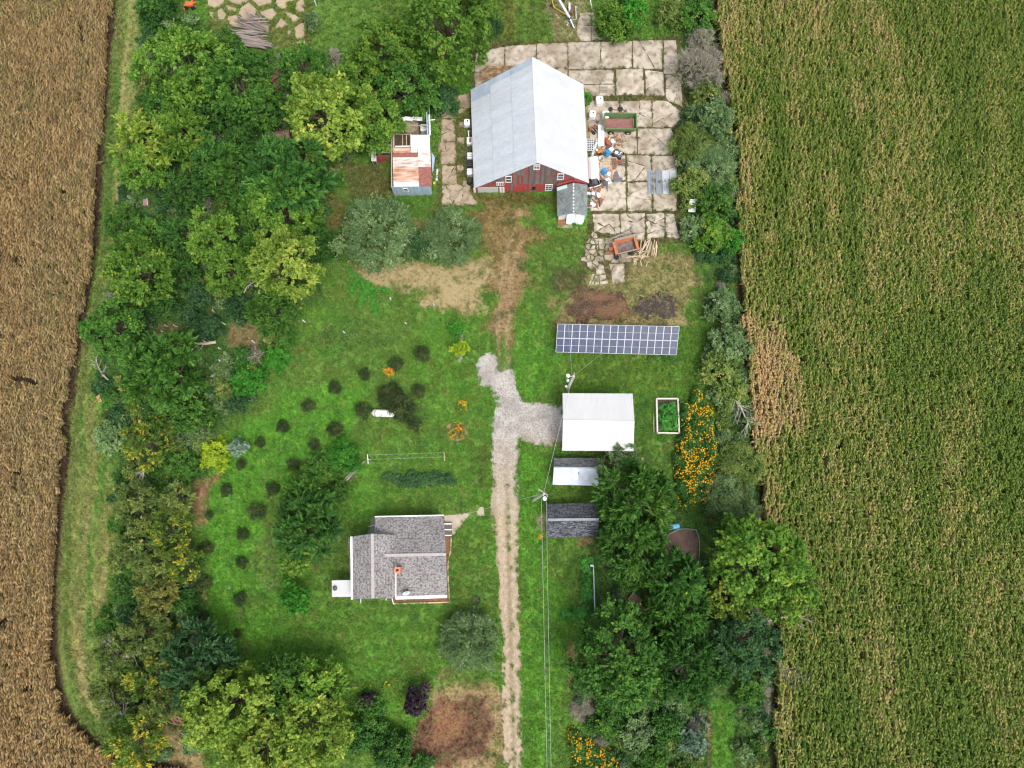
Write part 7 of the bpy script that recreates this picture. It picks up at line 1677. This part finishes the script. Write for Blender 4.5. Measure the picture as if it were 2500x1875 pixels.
 ('cedar', 'sage', 1515, 1135, 58, 'broadleaf_tree', 'dull green tree overlapping the white garage corner', GE),
 ('feather', 'mid', 1550, 1218, 92, 'broadleaf_tree', 'wide mid green tree east of the two garden sheds', GE),
 ('feather', 'mid', 1548, 1325, 84, 'broadleaf_tree', 'mid green tree covering the end of the charcoal shed', GE),
 ('feather', 'mid', 1548, 1392, 52, 'broadleaf_tree', 'mid green tree right of the pipe fence', GE),
 ('feather', 'deep', 1640, 1410, 74, 'broadleaf_tree', 'deep green tree directly south of the brown run', GE),
 ('feather', 'mid', 1655, 1490, 76, 'broadleaf_tree', 'mid green tree east of the slatted pallets', GE),
 ('broad', 'mid', 1508, 1605, 112, 'broadleaf_tree', 'big round mid green tree below the hosta border', GE),
 ('feather', 'deep', 1685, 1625, 86, 'broadleaf_tree', 'deep green tree in the southern grove beside the mown path', GE),
 ('feather', 'deep', 1600, 1660, 60, 'broadleaf_tree', 'deep green tree tucked behind the big round tree', GE),
 ('broad', 'bright', 1838, 1360, 112, 'broadleaf_tree', 'tallest bright green tree overhanging the green corn', GE),
 ('broad', 'bright', 1910, 1430, 80, 'broadleaf_tree', 'bright green tree reaching farthest into the green corn', GE),
 ('broad', 'lime', 1790, 1470, 60, 'broadleaf_tree', 'yellowish tree below the tallest bright tree', GE),
 ('broad', 'blue', 1815, 1570, 84, 'broadleaf_tree', 'blue green tree between the lime top and the purplish snag', GE),
 ('bush', 'mid', 1480, 1760, 44, 'shrub', 'mid green shrub south of the big round tree', GE),
 ('bush', 'sage', 1555, 1790, 50, 'shrub', 'sage green shrub right of the orange flower bank', GE),
 ('bush', 'deep', 1630, 1770, 44, 'shrub', 'deep green shrub by the reddish weeds in the south', GE),
 ('sapling', 'ghost', 1690, 1808, 36, 'shrub', 'grey silvery shrub left of the mown path', GE),
 ('bush', 'mid', 1590, 1855, 46, 'shrub', 'mid green shrub on the bottom edge of the grove', GE),
 ('bush', 'mid', 1830, 1690, 40, 'shrub', 'mid green shrub between mown path and corn', GE),
 # east hedge, north to south
 ('bush', 'mid', 1700, 40, 48, 'shrub', 'mid green shrub at the north end of the east hedge', GH),
 ('sapling', 'vivid', 1550, 22, 40, 'shrub', 'vivid bush on the north edge right of the concrete approach', GH),
 ('bush', 'bright', 1498, 55, 54, 'broadleaf_tree', 'bright green round tree right of the concrete approach', GH),
 ('bush', 'olive', 1640, 30, 40, 'shrub', 'olive shrub on the north edge before the green corn', GH),
 ('twiggy', 'grey', 1705, 172, 60, 'shrub', 'grey twiggy shrub by the northeast slab corner', GH),
 ('twiggy', 'grey', 1712, 95, 32, 'shrub', 'smaller grey twiggy shrub nearer the north edge', GH),
 ('bush', 'olive', 1722, 235, 40, 'shrub', 'olive shrub at the foot of the grey twiggy shrub', GH),
 ('bush', 'sage', 1740, 290, 56, 'shrub', 'sage shrub spreading toward the corn', GH),
 ('fine', 'olive', 1690, 350, 56, 'shrub', 'olive shrub reaching onto the slabs', GH),
 ('fine', 'sage', 1735, 405, 60, 'shrub', 'dull sage shrub level with the corrugated sheets', GH),
 ('bush', 'olive', 1690, 455, 50, 'shrub', 'olive shrub right of the corrugated sheets', GH),
 ('bush', 'mid', 1745, 500, 50, 'shrub', 'mid green shrub right of the white slatted panel', GH),
 ('bush', 'bright', 1740, 570, 48, 'shrub', 'bright green shrub below the white slatted panel', GH),
 ('bush', 'vivid', 1790, 590, 36, 'shrub', 'vivid shrub pressing into the corn edge', GH),
 ('bush', 'sage', 1690, 560, 34, 'shrub', 'sage shrub at the last slab corner', GH),
 ('bush', 'sage', 1762, 745, 44, 'shrub', 'sage shrub level with the compost heaps', GH),
 ('bush', 'sage', 1775, 840, 54, 'shrub', 'sage shrub level with the solar array', GH),
 ('bush', 'olive', 1755, 905, 50, 'shrub', 'olive shrub north of the sunflower bank', GH),
 ('bush', 'olive', 1790, 960, 44, 'shrub', 'olive shrub above the pale dead fan of branches', GH),
 ('fine', 'olive', 1805, 1135, 62, 'shrub', 'yellow olive shrub beside the sunflower bank', GH),
 ('fine', 'sage', 1780, 1215, 66, 'shrub', 'grey green shrub above the small brown table', GH),
 ('bush', 'mid', 1790, 1280, 44, 'shrub', 'mid green shrub right of the small brown table', GH),
]
for kk, mk, u, v, r, nm, lb, gp in TREES:
    cat = {'broadleaf_tree': 'tree', 'cedar': 'cedar tree', 'sapling': 'sapling', 'vine_thicket': 'thicket'}.get(nm, 'shrub')
    sq = {'bush': .9, 'fine': .95}.get(kk, 1.0) * random.uniform(.92, 1.08)
    plant(kk, mk, u, v, r * {'broad': 1.0, 'feather': .97}.get(kk, .98), nm, lb, cat, gp, sq)

GLOBES = [(818, 945, 18, 'north of the row over the clothesline, below the faint one'), (754, 990, 16, 'west of the one left of the white tank'), (885, 1004, 20, 'touching the left end of the white tank'),
 (1023, 956, 19, 'just right of the dark evergreen behind the tank'), (1011, 1037, 19, 'south east of the white tank'), (818, 1045, 20, 'southwest of the tank above the leafy mound'), (690, 1042, 15, 'on the middle diagonal row'),
 (767, 1085, 16, 'at the top left of the leafy mound'), (635, 1080, 15, 'right of the silvery shrub'), (717, 1132, 17, 'left of the leafy mound'), (665, 1192, 17, 'beside the open wooden frame'),
 (627, 1248, 22, 'largest, left of the deep green house tree'), (891, 913, 15, 'faint one left of the orange flowers'), (1034, 864, 20, 'northernmost on the lawn'), (966, 887, 17, 'just above the orange flowers'),
 (589, 1135, 14, 'below the silvery shrub'), (553, 1197, 17, 'between silvery shrub and brown brush heap'), (511, 1257, 12, 'small, touching the brown brush heap'), (592, 1304, 18, 'south of the largest one'), (503, 1340, 18, 'beside the gold topped cedar'),
 (589, 1376, 16, 'middle of the southern row on the lawn'), (499, 1423, 18, 'left of the tiny white bucket'), (587, 1462, 16, 'below the tiny white bucket'), (499, 1510, 18, 'at the dark cedar edge of the south lawn'), (581, 1546, 12, 'smallest and southernmost on the lawn')]
for u, v, r, lb in GLOBES:
    plant('globe', 'globe', u, v, r * random.uniform(.88, 1.06), 'globe_shrub', 'round dark orchard shrub, ' + lb, 'shrub', 'round dark shrubs of the orchard', random.uniform(.85, 1.2)).rotation_euler.x = random.uniform(-.12, .12)

# ------------------------------------------------------------------ flowers, vines, beds
def patch(name, label, cat, outline, dens, h, leafm, flowers=None, fdens=0, fsize=.16, ll=.3, lw=.13, seed=1, group=None, fclump=.5):
    """a bed: leafy mass (and blossoms) filling an outline"""
    g = np.random.default_rng(seed); pg = poly(outline); xs, ys = [p[0] for p in pg], [p[1] for p in pg]; cx, cy = sum(xs) / len(xs), sum(ys) / len(ys)
    A = (max(xs) - min(xs)) * (max(ys) - min(ys)); n = int(A * dens)
    X, Y = g.uniform(min(xs), max(xs), n), g.uniform(min(ys), max(ys), n); d = sdf(X, Y, pg) + (fbm(X * 1.2, Y * 1.2, seed, 3) - .5) * 1.2
    k = d > 0; X, Y, d = X[k], Y[k], d[k]; n = len(X); hh = h * np.clip(.35 + d * 1.2, .3, 1) * (.5 + fbm(X * 1.1, Y * 1.1, seed + 3, 3))
    Z = hh * g.uniform(.25, 1.0, n)
    pos = np.stack([X - cx, Y - cy, Z], 1); ax_ = unit(g.normal(0, 1, (n, 3)) * np.array([1, 1, .4])); up = unit(g.normal(0, .4, (n, 3)) + np.array([0, 0, 1.]))
    var = np.clip(.35 + .9 * (fbm(X * 1.6, Y * 1.6, seed + 9, 2) - .4) + g.normal(0, .12, n), 0, 1); s = g.uniform(.7, 1.3, n)
    V, Q, a = leaves(g, pos, ax_, up, ll * s, lw * s, var); V[:, 2] = np.maximum(V[:, 2], .02)
    t = thing(name, label, cat, (cx, cy, 0), 0, group); inst('foliage', np_mesh(name + '_leaves', V, Q, LM[leafm], a), t)
    if flowers:
        m = int(A * fdens); X, Y = g.uniform(min(xs), max(xs), m), g.uniform(min(ys), max(ys), m); d = sdf(X, Y, pg)
        k = (d > -.1) & (fbm(X * 1.7, Y * 1.7, seed + 21, 3) > fclump); X, Y, d = X[k], Y[k], d[k]; m = len(X); Z = h * np.clip(.35 + d * 1.2, .3, 1) * (.5 + fbm(X * 1.1, Y * 1.1, seed + 3, 3)) * g.uniform(.9, 1.15, m) + .06
        pt = 6; i = np.repeat(np.arange(m), pt); an = np.tile(np.arange(pt) * 2 * math.pi / pt, m) + np.repeat(g.uniform(0, 6, m), pt); r_ = fsize * np.repeat(g.uniform(.45, 1.3, m), pt)
        tl_ = np.repeat(g.normal(0, .25, (m, 2)), pt, 0); dx, dy = np.cos(an), np.sin(an)
        pos = np.stack([X[i] - cx + dx * r_ * .5, Y[i] - cy + dy * r_ * .5, Z[i] + (dx * tl_[:, 0] + dy * tl_[:, 1]) * r_ * .5], 1)
        V, Q, a = leaves(g, pos, np.stack([dx, dy, dx * tl_[:, 0] + dy * tl_[:, 1] + .1], 1), np.tile([0, 0, 1.], (len(i), 1)), r_, r_ * .75, np.clip(np.repeat(g.uniform(0, 1, m), pt), 0, 1))
        kind(inst('blossoms', np_mesh(name + '_blossoms', V, Q, LM[flowers], a), t), 'stuff')
    return t
patch('sunflower_bank', 'tall bank of orange yellow sunflowers east of the raised bed', 'flower patch', [(1690, 955), (1712, 985), (1735, 1000), (1738, 1060), (1745, 1085), (1740, 1180), (1720, 1225), (1665, 1250), (1650, 1200), (1640, 1120), (1652, 1075), (1662, 1040), (1660, 985), (1680, 985)], 190, 2.0, 'deep', 'yellow', 34, .085, .34, .15, 3, fclump=.52)
patch('sunflower_bank', 'small northern clump of sunflowers beyond the raised bed', 'flower patch', [(1690, 945), (1705, 945), (1714, 970), (1705, 980), (1692, 965)], 120, 1.5, 'mid', 'yellow', 26, .09, .3, .14, 4, fclump=.5)
patch('orange_flower_bank', 'bank of orange flowers on the bottom edge east of the wires', 'flower patch', [(1385, 1780), (1400, 1770), (1420, 1790), (1450, 1810), (1500, 1830), (1515, 1860), (1500, 1900), (1395, 1900), (1390, 1840)], 170, 1.2, 'deep', 'yellow', 36, .09, .3, .13, 5, fclump=.50)
patch('orange_flowers', 'orange flower clump below a round dark orchard shrub', 'flowers', [(935, 900), (965, 899), (966, 915), (952, 922), (940, 912)], 110, .5, 'mid', 'orange', 80, .09, .2, .1, 6, fclump=.35)
patch('yellow_flowers', 'yellow flower clump on the lawn west of the drive', 'flowers', [(1122, 978), (1138, 980), (1140, 1005), (1126, 1003), (1118, 992)], 110, .6, 'mid', 'yellow', 60, .09, .22, .1, 7, fclump=.45)
patch('yellow_flowers', 'yellow flower clump at the corner of the charcoal shed', 'flowers', [(1314, 1303), (1323, 1303), (1324, 1316), (1315, 1316)], 140, .6, 'mid', 'yellow', 160, .11, .2, .1, 8, fclump=.3)
patch('flower_bed', 'round bed of mixed orange and pink flowers near the drive', 'flower bed', [(1090, 1040), (1105, 1034), (1118, 1032), (1128, 1038), (1138, 1055), (1130, 1072), (1105, 1072), (1092, 1060)], 130, .45, 'mid', 'orange', 45, .08, .2, .09, 9, fclump=.45)
kind(sheet('flower_bed_soil', poly([(1089, 1040), (1104, 1032), (1130, 1034), (1141, 1055), (1132, 1076), (1102, 1075), (1090, 1062)]), .02, M("pinkish_mulch", (.40, .22, .15), (.30, .17, .11), 2, .95), step=.3, amp=.08), 'structure')
patch('raised_bed_plants', 'dark leafy vegetables filling the pale timber bed', 'vegetables', [(1605, 985), (1650, 980), (1653, 1054), (1607, 1053)], 120, 1.3, 'hosta', None, 0, 0, .40, .26, 10)
patch('hosta_border', 'lush L shaped border of bright green hostas', 'plant border', [(1417, 1358), (1447, 1358), (1449, 1500), (1430, 1506), (1372, 1512), (1362, 1500), (1370, 1482), (1418, 1476)], 110, .9, 'hosta', None, 0, 0, .50, .30, 11)
patch('vegetable_row', 'long low row of dark green plants south of the clothesline', 'plant row', [(932, 1165), (970, 1152), (1040, 1150), (1100, 1158), (1121, 1175), (1100, 1188), (1000, 1190), (940, 1180)], 95, .9, 'blue', None, 0, 0, .42, .22, 12)
patch('perennial_row', 'straggling low row of perennials across the south lawn', 'plant row', [(840, 1665), (900, 1655), (1000, 1650), (1065, 1640), (1062, 1660), (960, 1675), (850, 1682)], 40, .5, 'mid', 'yellow', 3, .1, .3, .14, 13, fclump=.5)
patch('weed_bed', 'green weed growth round the north foot of the white garage', 'weeds', [(1400, 950), (1480, 945), (1540, 950), (1545, 957), (1400, 957)], 60, .4, 'mid', None, 0, 0, .3, .14, 14)
patch('weed_bed', 'green weed growth along the east side of the white garage', 'weeds', [(1552, 965), (1575, 960), (1596, 985), (1580, 1060), (1560, 1080)], 50, .5, 'mid', None, 0, 0, .3, .14, 15)
patch('weed_bed', 'leafy overspill south of the pale timber bed', 'weeds', [(1590, 1062), (1650, 1060), (1655, 1075), (1600, 1080)], 80, .5, 'vivid', None, 0, 0, .34, .18, 16)
patch('weed_bed', 'rank green weeds left of the blue fronted rusty shed', 'weeds', [(930, 480), (1050, 484), (1060, 505), (1030, 535), (990, 500), (930, 500)], 40, .6, 'mid', None, 0, 0, .3, .12, 17)
patch('weed_bed', 'fresh green weeds beside the northern white tote', 'weeds', [(1426, 228), (1440, 230), (1445, 250), (1432, 262), (1426, 250)], 90, .7, 'vivid', None, 0, 0, .32, .15, 18)
patch('weed_bed', 'green weeds by the leaning panels of the annex', 'weeds', [(1396, 540), (1405, 536), (1412, 552), (1400, 556)], 120, .7, 'vivid', None, 0, 0, .3, .12, 19)
patch('weed_bed', 'bluish low weeds below the squash vine', 'weeds', [(790, 800), (860, 770), (905, 780), (870, 800), (980, 830), (940, 850), (800, 860), (750, 830)], 22, .3, 'blue', None, 0, 0, .3, .15, 20)
patch('weed_bed', 'yellow green weeds in the grass above the orange flowers', 'weeds', [(760, 850), (850, 840), (840, 870), (790, 875)], 22, .3, 'vivid', None, 0, 0, .3, .15, 21)
patch('reed_clump', 'pale feathery grass clump west of the deep green house tree', 'grass clump', [(655, 1320), (680, 1290), (694, 1340), (688, 1400), (696, 1430), (660, 1440), (640, 1420), (648, 1370)], 26, .7, 'reed', None, 0, 0, .6, .05, 22)
patch('reed_clump', 'yellowish ornamental grass on the stone apron', 'grass clump', [(700, 10), (720, 5), (722, 30), (704, 34)], 140, .8, 'gold', None, 0, 0, .6, .05, 23)
# squash vine with arms
g = np.random.default_rng(31); arms = [((898, 703), (853, 661)), ((898, 703), (953, 713)), ((900, 706), (876, 748)), ((906, 708), (920, 770)), ((870, 690), (858, 722)), ((898, 703), (884, 706))]
Ps = []
for a, b in arms:
    pa, pb = P(*a), P(*b); n = int((pb - pa).length * 62)
    tt = g.uniform(0, 1, n); w = .62 * (1 - .55 * tt); Ps.append(np.stack([pa.x + (pb.x - pa.x) * tt + g.normal(0, 1, n) * w * .5, pa.y + (pb.y - pa.y) * tt + g.normal(0, 1, n) * w * .5, g.uniform(.15, .5, n)], 1))
Ps = np.vstack(Ps); c0 = P(898, 706); n = len(Ps)
V, Q, a_ = leaves(g, Ps - np.array([c0.x, c0.y, 0]), unit(g.normal(0, 1, (n, 3)) * np.array([1, 1, .2])), unit(g.normal(0, .25, (n, 3)) + np.array([0, 0, 1.])), .36, .32, np.clip(g.normal(.5, .2, n), 0, 1), .12)
t = thing('squash_vine', 'bright green squash vine with arms spread like a star on the lawn', 'vine', tuple(c0)); inst('leaves', np_mesh('squash_leaves', V, Q, LM['vivid'], a_), t)
mb = MB()
for a, b in arms: mb.tube([P(*a, .1) - c0, P(*b, .08) - c0], .03, 5)
mb.build('stems', LM['vivid'], t)

# ------------------------------------------------------------------ undergrowth and grass
def tuft(seed, n, h, sp, w, mat):
    r = np.random.default_rng(seed); V, Q, A = [], [], []
    for i in range(n):
        a, q = r.uniform(0, 6.28), sp * r.uniform(0, 1) ** .5; x, y = q * math.cos(a), q * math.sin(a); b = r.uniform(0, 6.28); l = h * r.uniform(.6, 1.2); ln = r.uniform(.25, .9)
        dx, dy = math.cos(b), math.sin(b); k = len(V)
        V += [(x - dy * w, y + dx * w, 0), (x + dy * w, y - dx * w, 0), (x + dx * l * ln * .5 + dy * w * .8, y + dy * l * ln * .5 - dx * w * .8, l * .75), (x + dx * l * ln * .5 - dy * w * .8, y + dy * l * ln * .5 + dx * w * .8, l * .75), (x + dx * l * ln * 1.2, y + dy * l * ln * 1.2, l * .85)]
        Q += [(k, k + 1, k + 2), (k, k + 2, k + 3), (k + 3, k + 2, k + 4)]; A += [r.uniform(0, 1)] * 5
    return proto('grass_tuft', np_mesh('grass_tuft', V, Q, mat, A))
def tuft_mat():
    m, t, b, N, L = nodes("grass_blades")
    at_ = N("ShaderNodeAttribute"); at_.attribute_type = 'INSTANCER'; at_.attribute_name = 'tint'
    va = N("ShaderNodeAttribute"); va.attribute_name = 'var'
    mr = N("ShaderNodeMapRange"); mr.inputs['To Min'].default_value = .75; mr.inputs['To Max'].default_value = 1.5; L(va.outputs['Fac'], mr.inputs['Value'])
    mu = N("ShaderNodeMixRGB"); mu.blend_type = 'MULTIPLY'; mu.inputs[0].default_value = 1; L(at_.outputs['Vector'], mu.inputs[1]); L(mr.outputs[0], mu.inputs[2])
    L(mu.outputs[0], b.inputs['Base Color']); b.inputs['Roughness'].default_value = .7; b.inputs['Specular IOR Level'].default_value = .2
    tr = N("ShaderNodeBsdfTranslucent"); L(mu.outputs[0], tr.inputs[0]); mx = N("ShaderNodeMixShader"); mx.inputs[0].default_value = .25
    L(b.outputs[0], mx.inputs[1]); L(tr.outputs[0], mx.inputs[2]); L(mx.outputs[0], t.nodes["Material Output"].inputs[0]); return m
TM = tuft_mat()
TUFTS = [tuft(i, 9, .13, .16, .014, TM) for i in range(4)] + [tuft(20 + i, 14, .42, .24, .02, TM) for i in range(3)]
YARD = poly([(286, -60), (262, 300), (200, 860), (165, 1020), (140, 1500), (200, 1770), (300, 1850), (520, 1940), (1886, 1960), (1884, 1700), (1868, 1300), (1826, 1061), (1802, 780), (1794, 480), (1768, 217), (1742, -60)])
BLD = [poly(q) for q in ([(1160, 235), (1440, 232), (1440, 468), (1160, 474)], [(1358, 445), (1436, 445), (1436, 545), (1358, 545)], [(1375, 975), (1540, 975), (1540, 1105), (1372, 1105)], [(1350, 1120), (1460, 1120), (1460, 1188), (1350, 1188)], [(1335, 1230), (1455, 1230), (1457, 1312), (1337, 1312)],
    [(918, 1268), (1084, 1264), (1090, 1455), (866, 1460), (862, 1312), (918, 1310)], [(962, 298), (1052, 298), (1054, 478), (962, 478)], [(1084, 1258), (1148, 1250), (1106, 1306), (1084, 1306)], [(905, 1266), (910, 1261), (935, 1259), (935, 1310), (890, 1311), (853, 1312), (851, 1318), (852, 1420), (865, 1420), (865, 1340), (870, 1308), (893, 1304), (901, 1296), (904, 1282)], [(1085, 1309), (1101, 1309), (1101, 1335), (1094, 1372), (1095, 1412), (1098, 1470), (960, 1472), (959, 1456)], [(1163, 1250), (1172, 1238), (1180, 1238), (1183, 1260), (1164, 1259)], [(1154, 1465), (1163, 1456), (1172, 1465), (1163, 1474)], [(1088, 1040), (1110, 1030), (1130, 1034), (1141, 1055), (1132, 1076), (1102, 1075)], [(1630, 1306), (1655, 1294), (1697, 1294), (1705, 1318), (1704, 1372), (1620, 1372)], [(1603, 975), (1653, 975), (1656, 1057), (1605, 1056)])]
TALL = [poly(q) for q in ([(300, -40), (270, 500), (215, 900), (250, 1050), (285, 1400), (255, 1790), (420, 1860), (520, 1700), (500, 1400), (440, 1250), (500, 1100), (620, 920), (760, 700), (840, 420), (1000, 260), (1060, 120), (900, 130), (640, 130), (480, 60)],
    [(1690, -40), (1750, 0), (1800, 480), (1825, 1000), (1890, 1500), (1890, 1940), (1800, 1940), (1790, 1700), (1740, 1690), (1700, 1940), (1400, 1940), (1400, 1700), (1440, 1500), (1500, 1180), (1700, 1260), (1745, 1200), (1740, 700), (1660, 560), (1660, 120)],
    [(620, 1280), (700, 1250), (700, 1440), (630, 1450)], [(1225, -40), (1340, -40), (1330, 108), (1215, 112)], [(762, -40), (880, -40), (880, 110), (800, 130), (760, 112)], [(880, 1690), (1010, 1700), (1000, 1900), (860, 1900)])]
def grass():
    n = 150000; X, Y = rng.uniform(-64, 50, n), rng.uniform(-36, 80, n)
    ok = sdf(X, Y, YARD) > 0; X, Y = X[ok], Y[ok]
    tall = np.zeros(len(X))
    for q in TALL: tall = np.maximum(tall, np.clip(sdf(X, Y, q) / 1.5 + .3, 0, 1))
    ok = np.ones(len(X), bool)
    for q in BLD: ok &= sdf(X, Y, q) < .05
    dd = sdf(X, Y, DRIVE); mid = pdist(X, Y, poly([(1250, 1960), (1252, 1700), (1248, 1500), (1238, 1300), (1236, 1150), (1234, 1080)]))
    nz_ = fbm(X * .8, Y * .8, 301, 3)
    ok &= (dd < .25 + (nz_ - .5) * 1.4) | ((mid < .4) & (nz_ > .56) & (rng.random(len(X)) < .4))
    for pg in PADS:
        bx = [p[0] for p in pg]; by = [p[1] for p in pg]; k = np.where(ok & (X > min(bx)) & (X < max(bx)) & (Y > min(by)) & (Y < max(by)))[0]
        if len(k): ok[k[sdf(X[k], Y[k], pg) > -.04]] = False
    c = color_at(X, Y); lumi = c.sum(1)
    bare = np.clip((c[:, 0] - c[:, 1]) * 14, 0, 1)                       # earth and straw carry little grass
    ok &= rng.random(len(X)) > bare * .85
    X, Y, c, tall, bare = X[ok], Y[ok], c[ok], tall[ok], bare[ok]; n = len(X)
    pick = np.where(rng.random(n) < tall * .7, rng.integers(4, 7, n), rng.integers(0, 4, n))
    s = rng.uniform(.7, 1.3, n) * (1 - .3 * bare); rot = np.stack([rng.normal(0, .12, n), rng.normal(0, .12, n), rng.uniform(0, 6.28, n)], 1)
    tint = c * rng.uniform(1.2, 1.6, (n, 1)) * (1 + rng.normal(0, .06, (n, 3)))
    o = scatter('grass', np.stack([X, Y, np.full(n, .0)], 1), rot, np.stack([s, s, s * rng.uniform(.8, 1.2, n)], 1), pick, TUFTS, {'tint': np.clip(tint, 0, 1)}); o['label'] = 'grass and weeds of the farmyard'
grass()
def under():
    ps = []
    me_ = []
    for i, mk in enumerate(('deep', 'mid', 'olive', 'sage', 'blue')):
        m_, C = crown('undergrowth', 1.0, .75, .5, 8, 12, 7, .30, .14, .10, 950 + i, LM[mk], zmin=-.2); ps.append(proto('undergrowth', m_))
    m_, C = crown('undergrowth', 1.0, .6, .4, 8, 16, 5, .5, .035, .10, 977, LM['grey'], zmin=-.2, feather=True); ps.append(proto('undergrowth', m_))
    n = 7000; X, Y = rng.uniform(-64, 50, n), rng.uniform(-36, 80, n); d = np.full(n, -9.)
    for q in TALL[:2]: d = np.maximum(d, sdf(X, Y, q))
    clear = np.minimum.reduce([((X - P(*q).x) / rx) ** 2 + ((Y - P(*q).y) / ry) ** 2 for q, rx, ry in (((683, 338), 3, 2.5), ((360, 498), 2, 2.2), ((595, 810), 4, 4), ((420, 805), 3, 3), ((497, 838), 3.2, 2), ((674, 196), 2.6, 2.6), ((440, 1760), 3.5, 4), ((1668, 1320), 4.5, 4.5), ((1555, 1470), 2.6, 2.6), ((1685, 510), 1.5, 1.6), ((1748, 1266), 2, 2), ((467, 18), 2, 2), ((650, 60), 10, 5), ((494, 1215), 2, 3), ((1435, 1440), 3.2, 8.5), ((1764, 1790), 2.2, 8), ((1912, 1632), 2, 2.4), ((255, 905), 2, 2), ((243, 972), 1.2, 1.2))])
    lm = sdf(X, Y, STRIP)
    k = (d > .2) & (clear > 1) & (lm < -.6) & (fbm(X * .35, Y * .35, 333, 3) > .30); X, Y = X[k], Y[k]; n = len(X)
    for q in BLD:
        k = sdf(X, Y, q) < -1.2; X, Y = X[k], Y[k]
    n = len(X); s = rng.uniform(.4, 1.0, n) + .7 * rng.random(n) ** 3; z = vn(X * .3, Y * .3, 400)
    pick = np.clip((z * 5 + rng.normal(0, .8, n)).astype(int), 0, 4); pick[rng.random(n) < .06] = 5
    o = scatter('undergrowth', np.stack([X, Y, np.zeros(n)], 1), np.stack([rng.normal(0, .1, n), rng.normal(0, .1, n), rng.uniform(0, 6.28, n)], 1), np.stack([s, s, s * rng.uniform(.7, 1.2, n)], 1), pick, ps); o['label'] = 'tangled undergrowth of the tree belts'
under()
def straw():
    m = M("dry_straw", (.33, .255, .125), (.50, .41, .22), 3, .8); pr = []
    for i in range(3):
        r = random.Random(60 + i); V, Q = [], []
        for k in range(10):
            a = r.gauss(.1, .5); x, y, l = r.uniform(-.35, .35), r.uniform(-.3, .3), r.uniform(.4, .95); dx, dy = math.cos(a) * l, math.sin(a) * l; z = r.uniform(.02, .12); b = len(V)
            V += [(x - dx / 2, y - dy / 2, z * .4), (x - dx / 2 + .02, y - dy / 2 + .03, z * .4), (x + dx / 2 + .01, y + dy / 2 + .02, z), (x + dx / 2, y + dy / 2, z)]; Q.append((b, b + 1, b + 2, b + 3))
        pr.append(proto('straw_wisp', np_mesh('straw_wisp', V, Q, m)))
    n = 5200; a, b = P(860, 780), P(1210, 620); X, Y = rng.uniform(a.x, b.x, n), rng.uniform(a.y, b.y, n)
    d = np.maximum(sdf(X, Y, PATCH_W[15][0]), sdf(X, Y, PATCH_W[16][0]) - .3) + (fbm(X * .8, Y * .8, 3, 3) - .5) * 2.5; k = (d > -.1) & (rng.random(n) < .75); X, Y = X[k], Y[k]; n = len(X); s = rng.uniform(.7, 1.3, n)
    o = scatter('straw', np.stack([X, Y, np.zeros(n)], 1), np.stack([np.zeros(n), np.zeros(n), rng.normal(.12, .35, n)], 1), np.stack([s, s, s], 1), rng.integers(0, 3, n), pr); o['label'] = 'mown dry straw lying on the lawn'
straw()
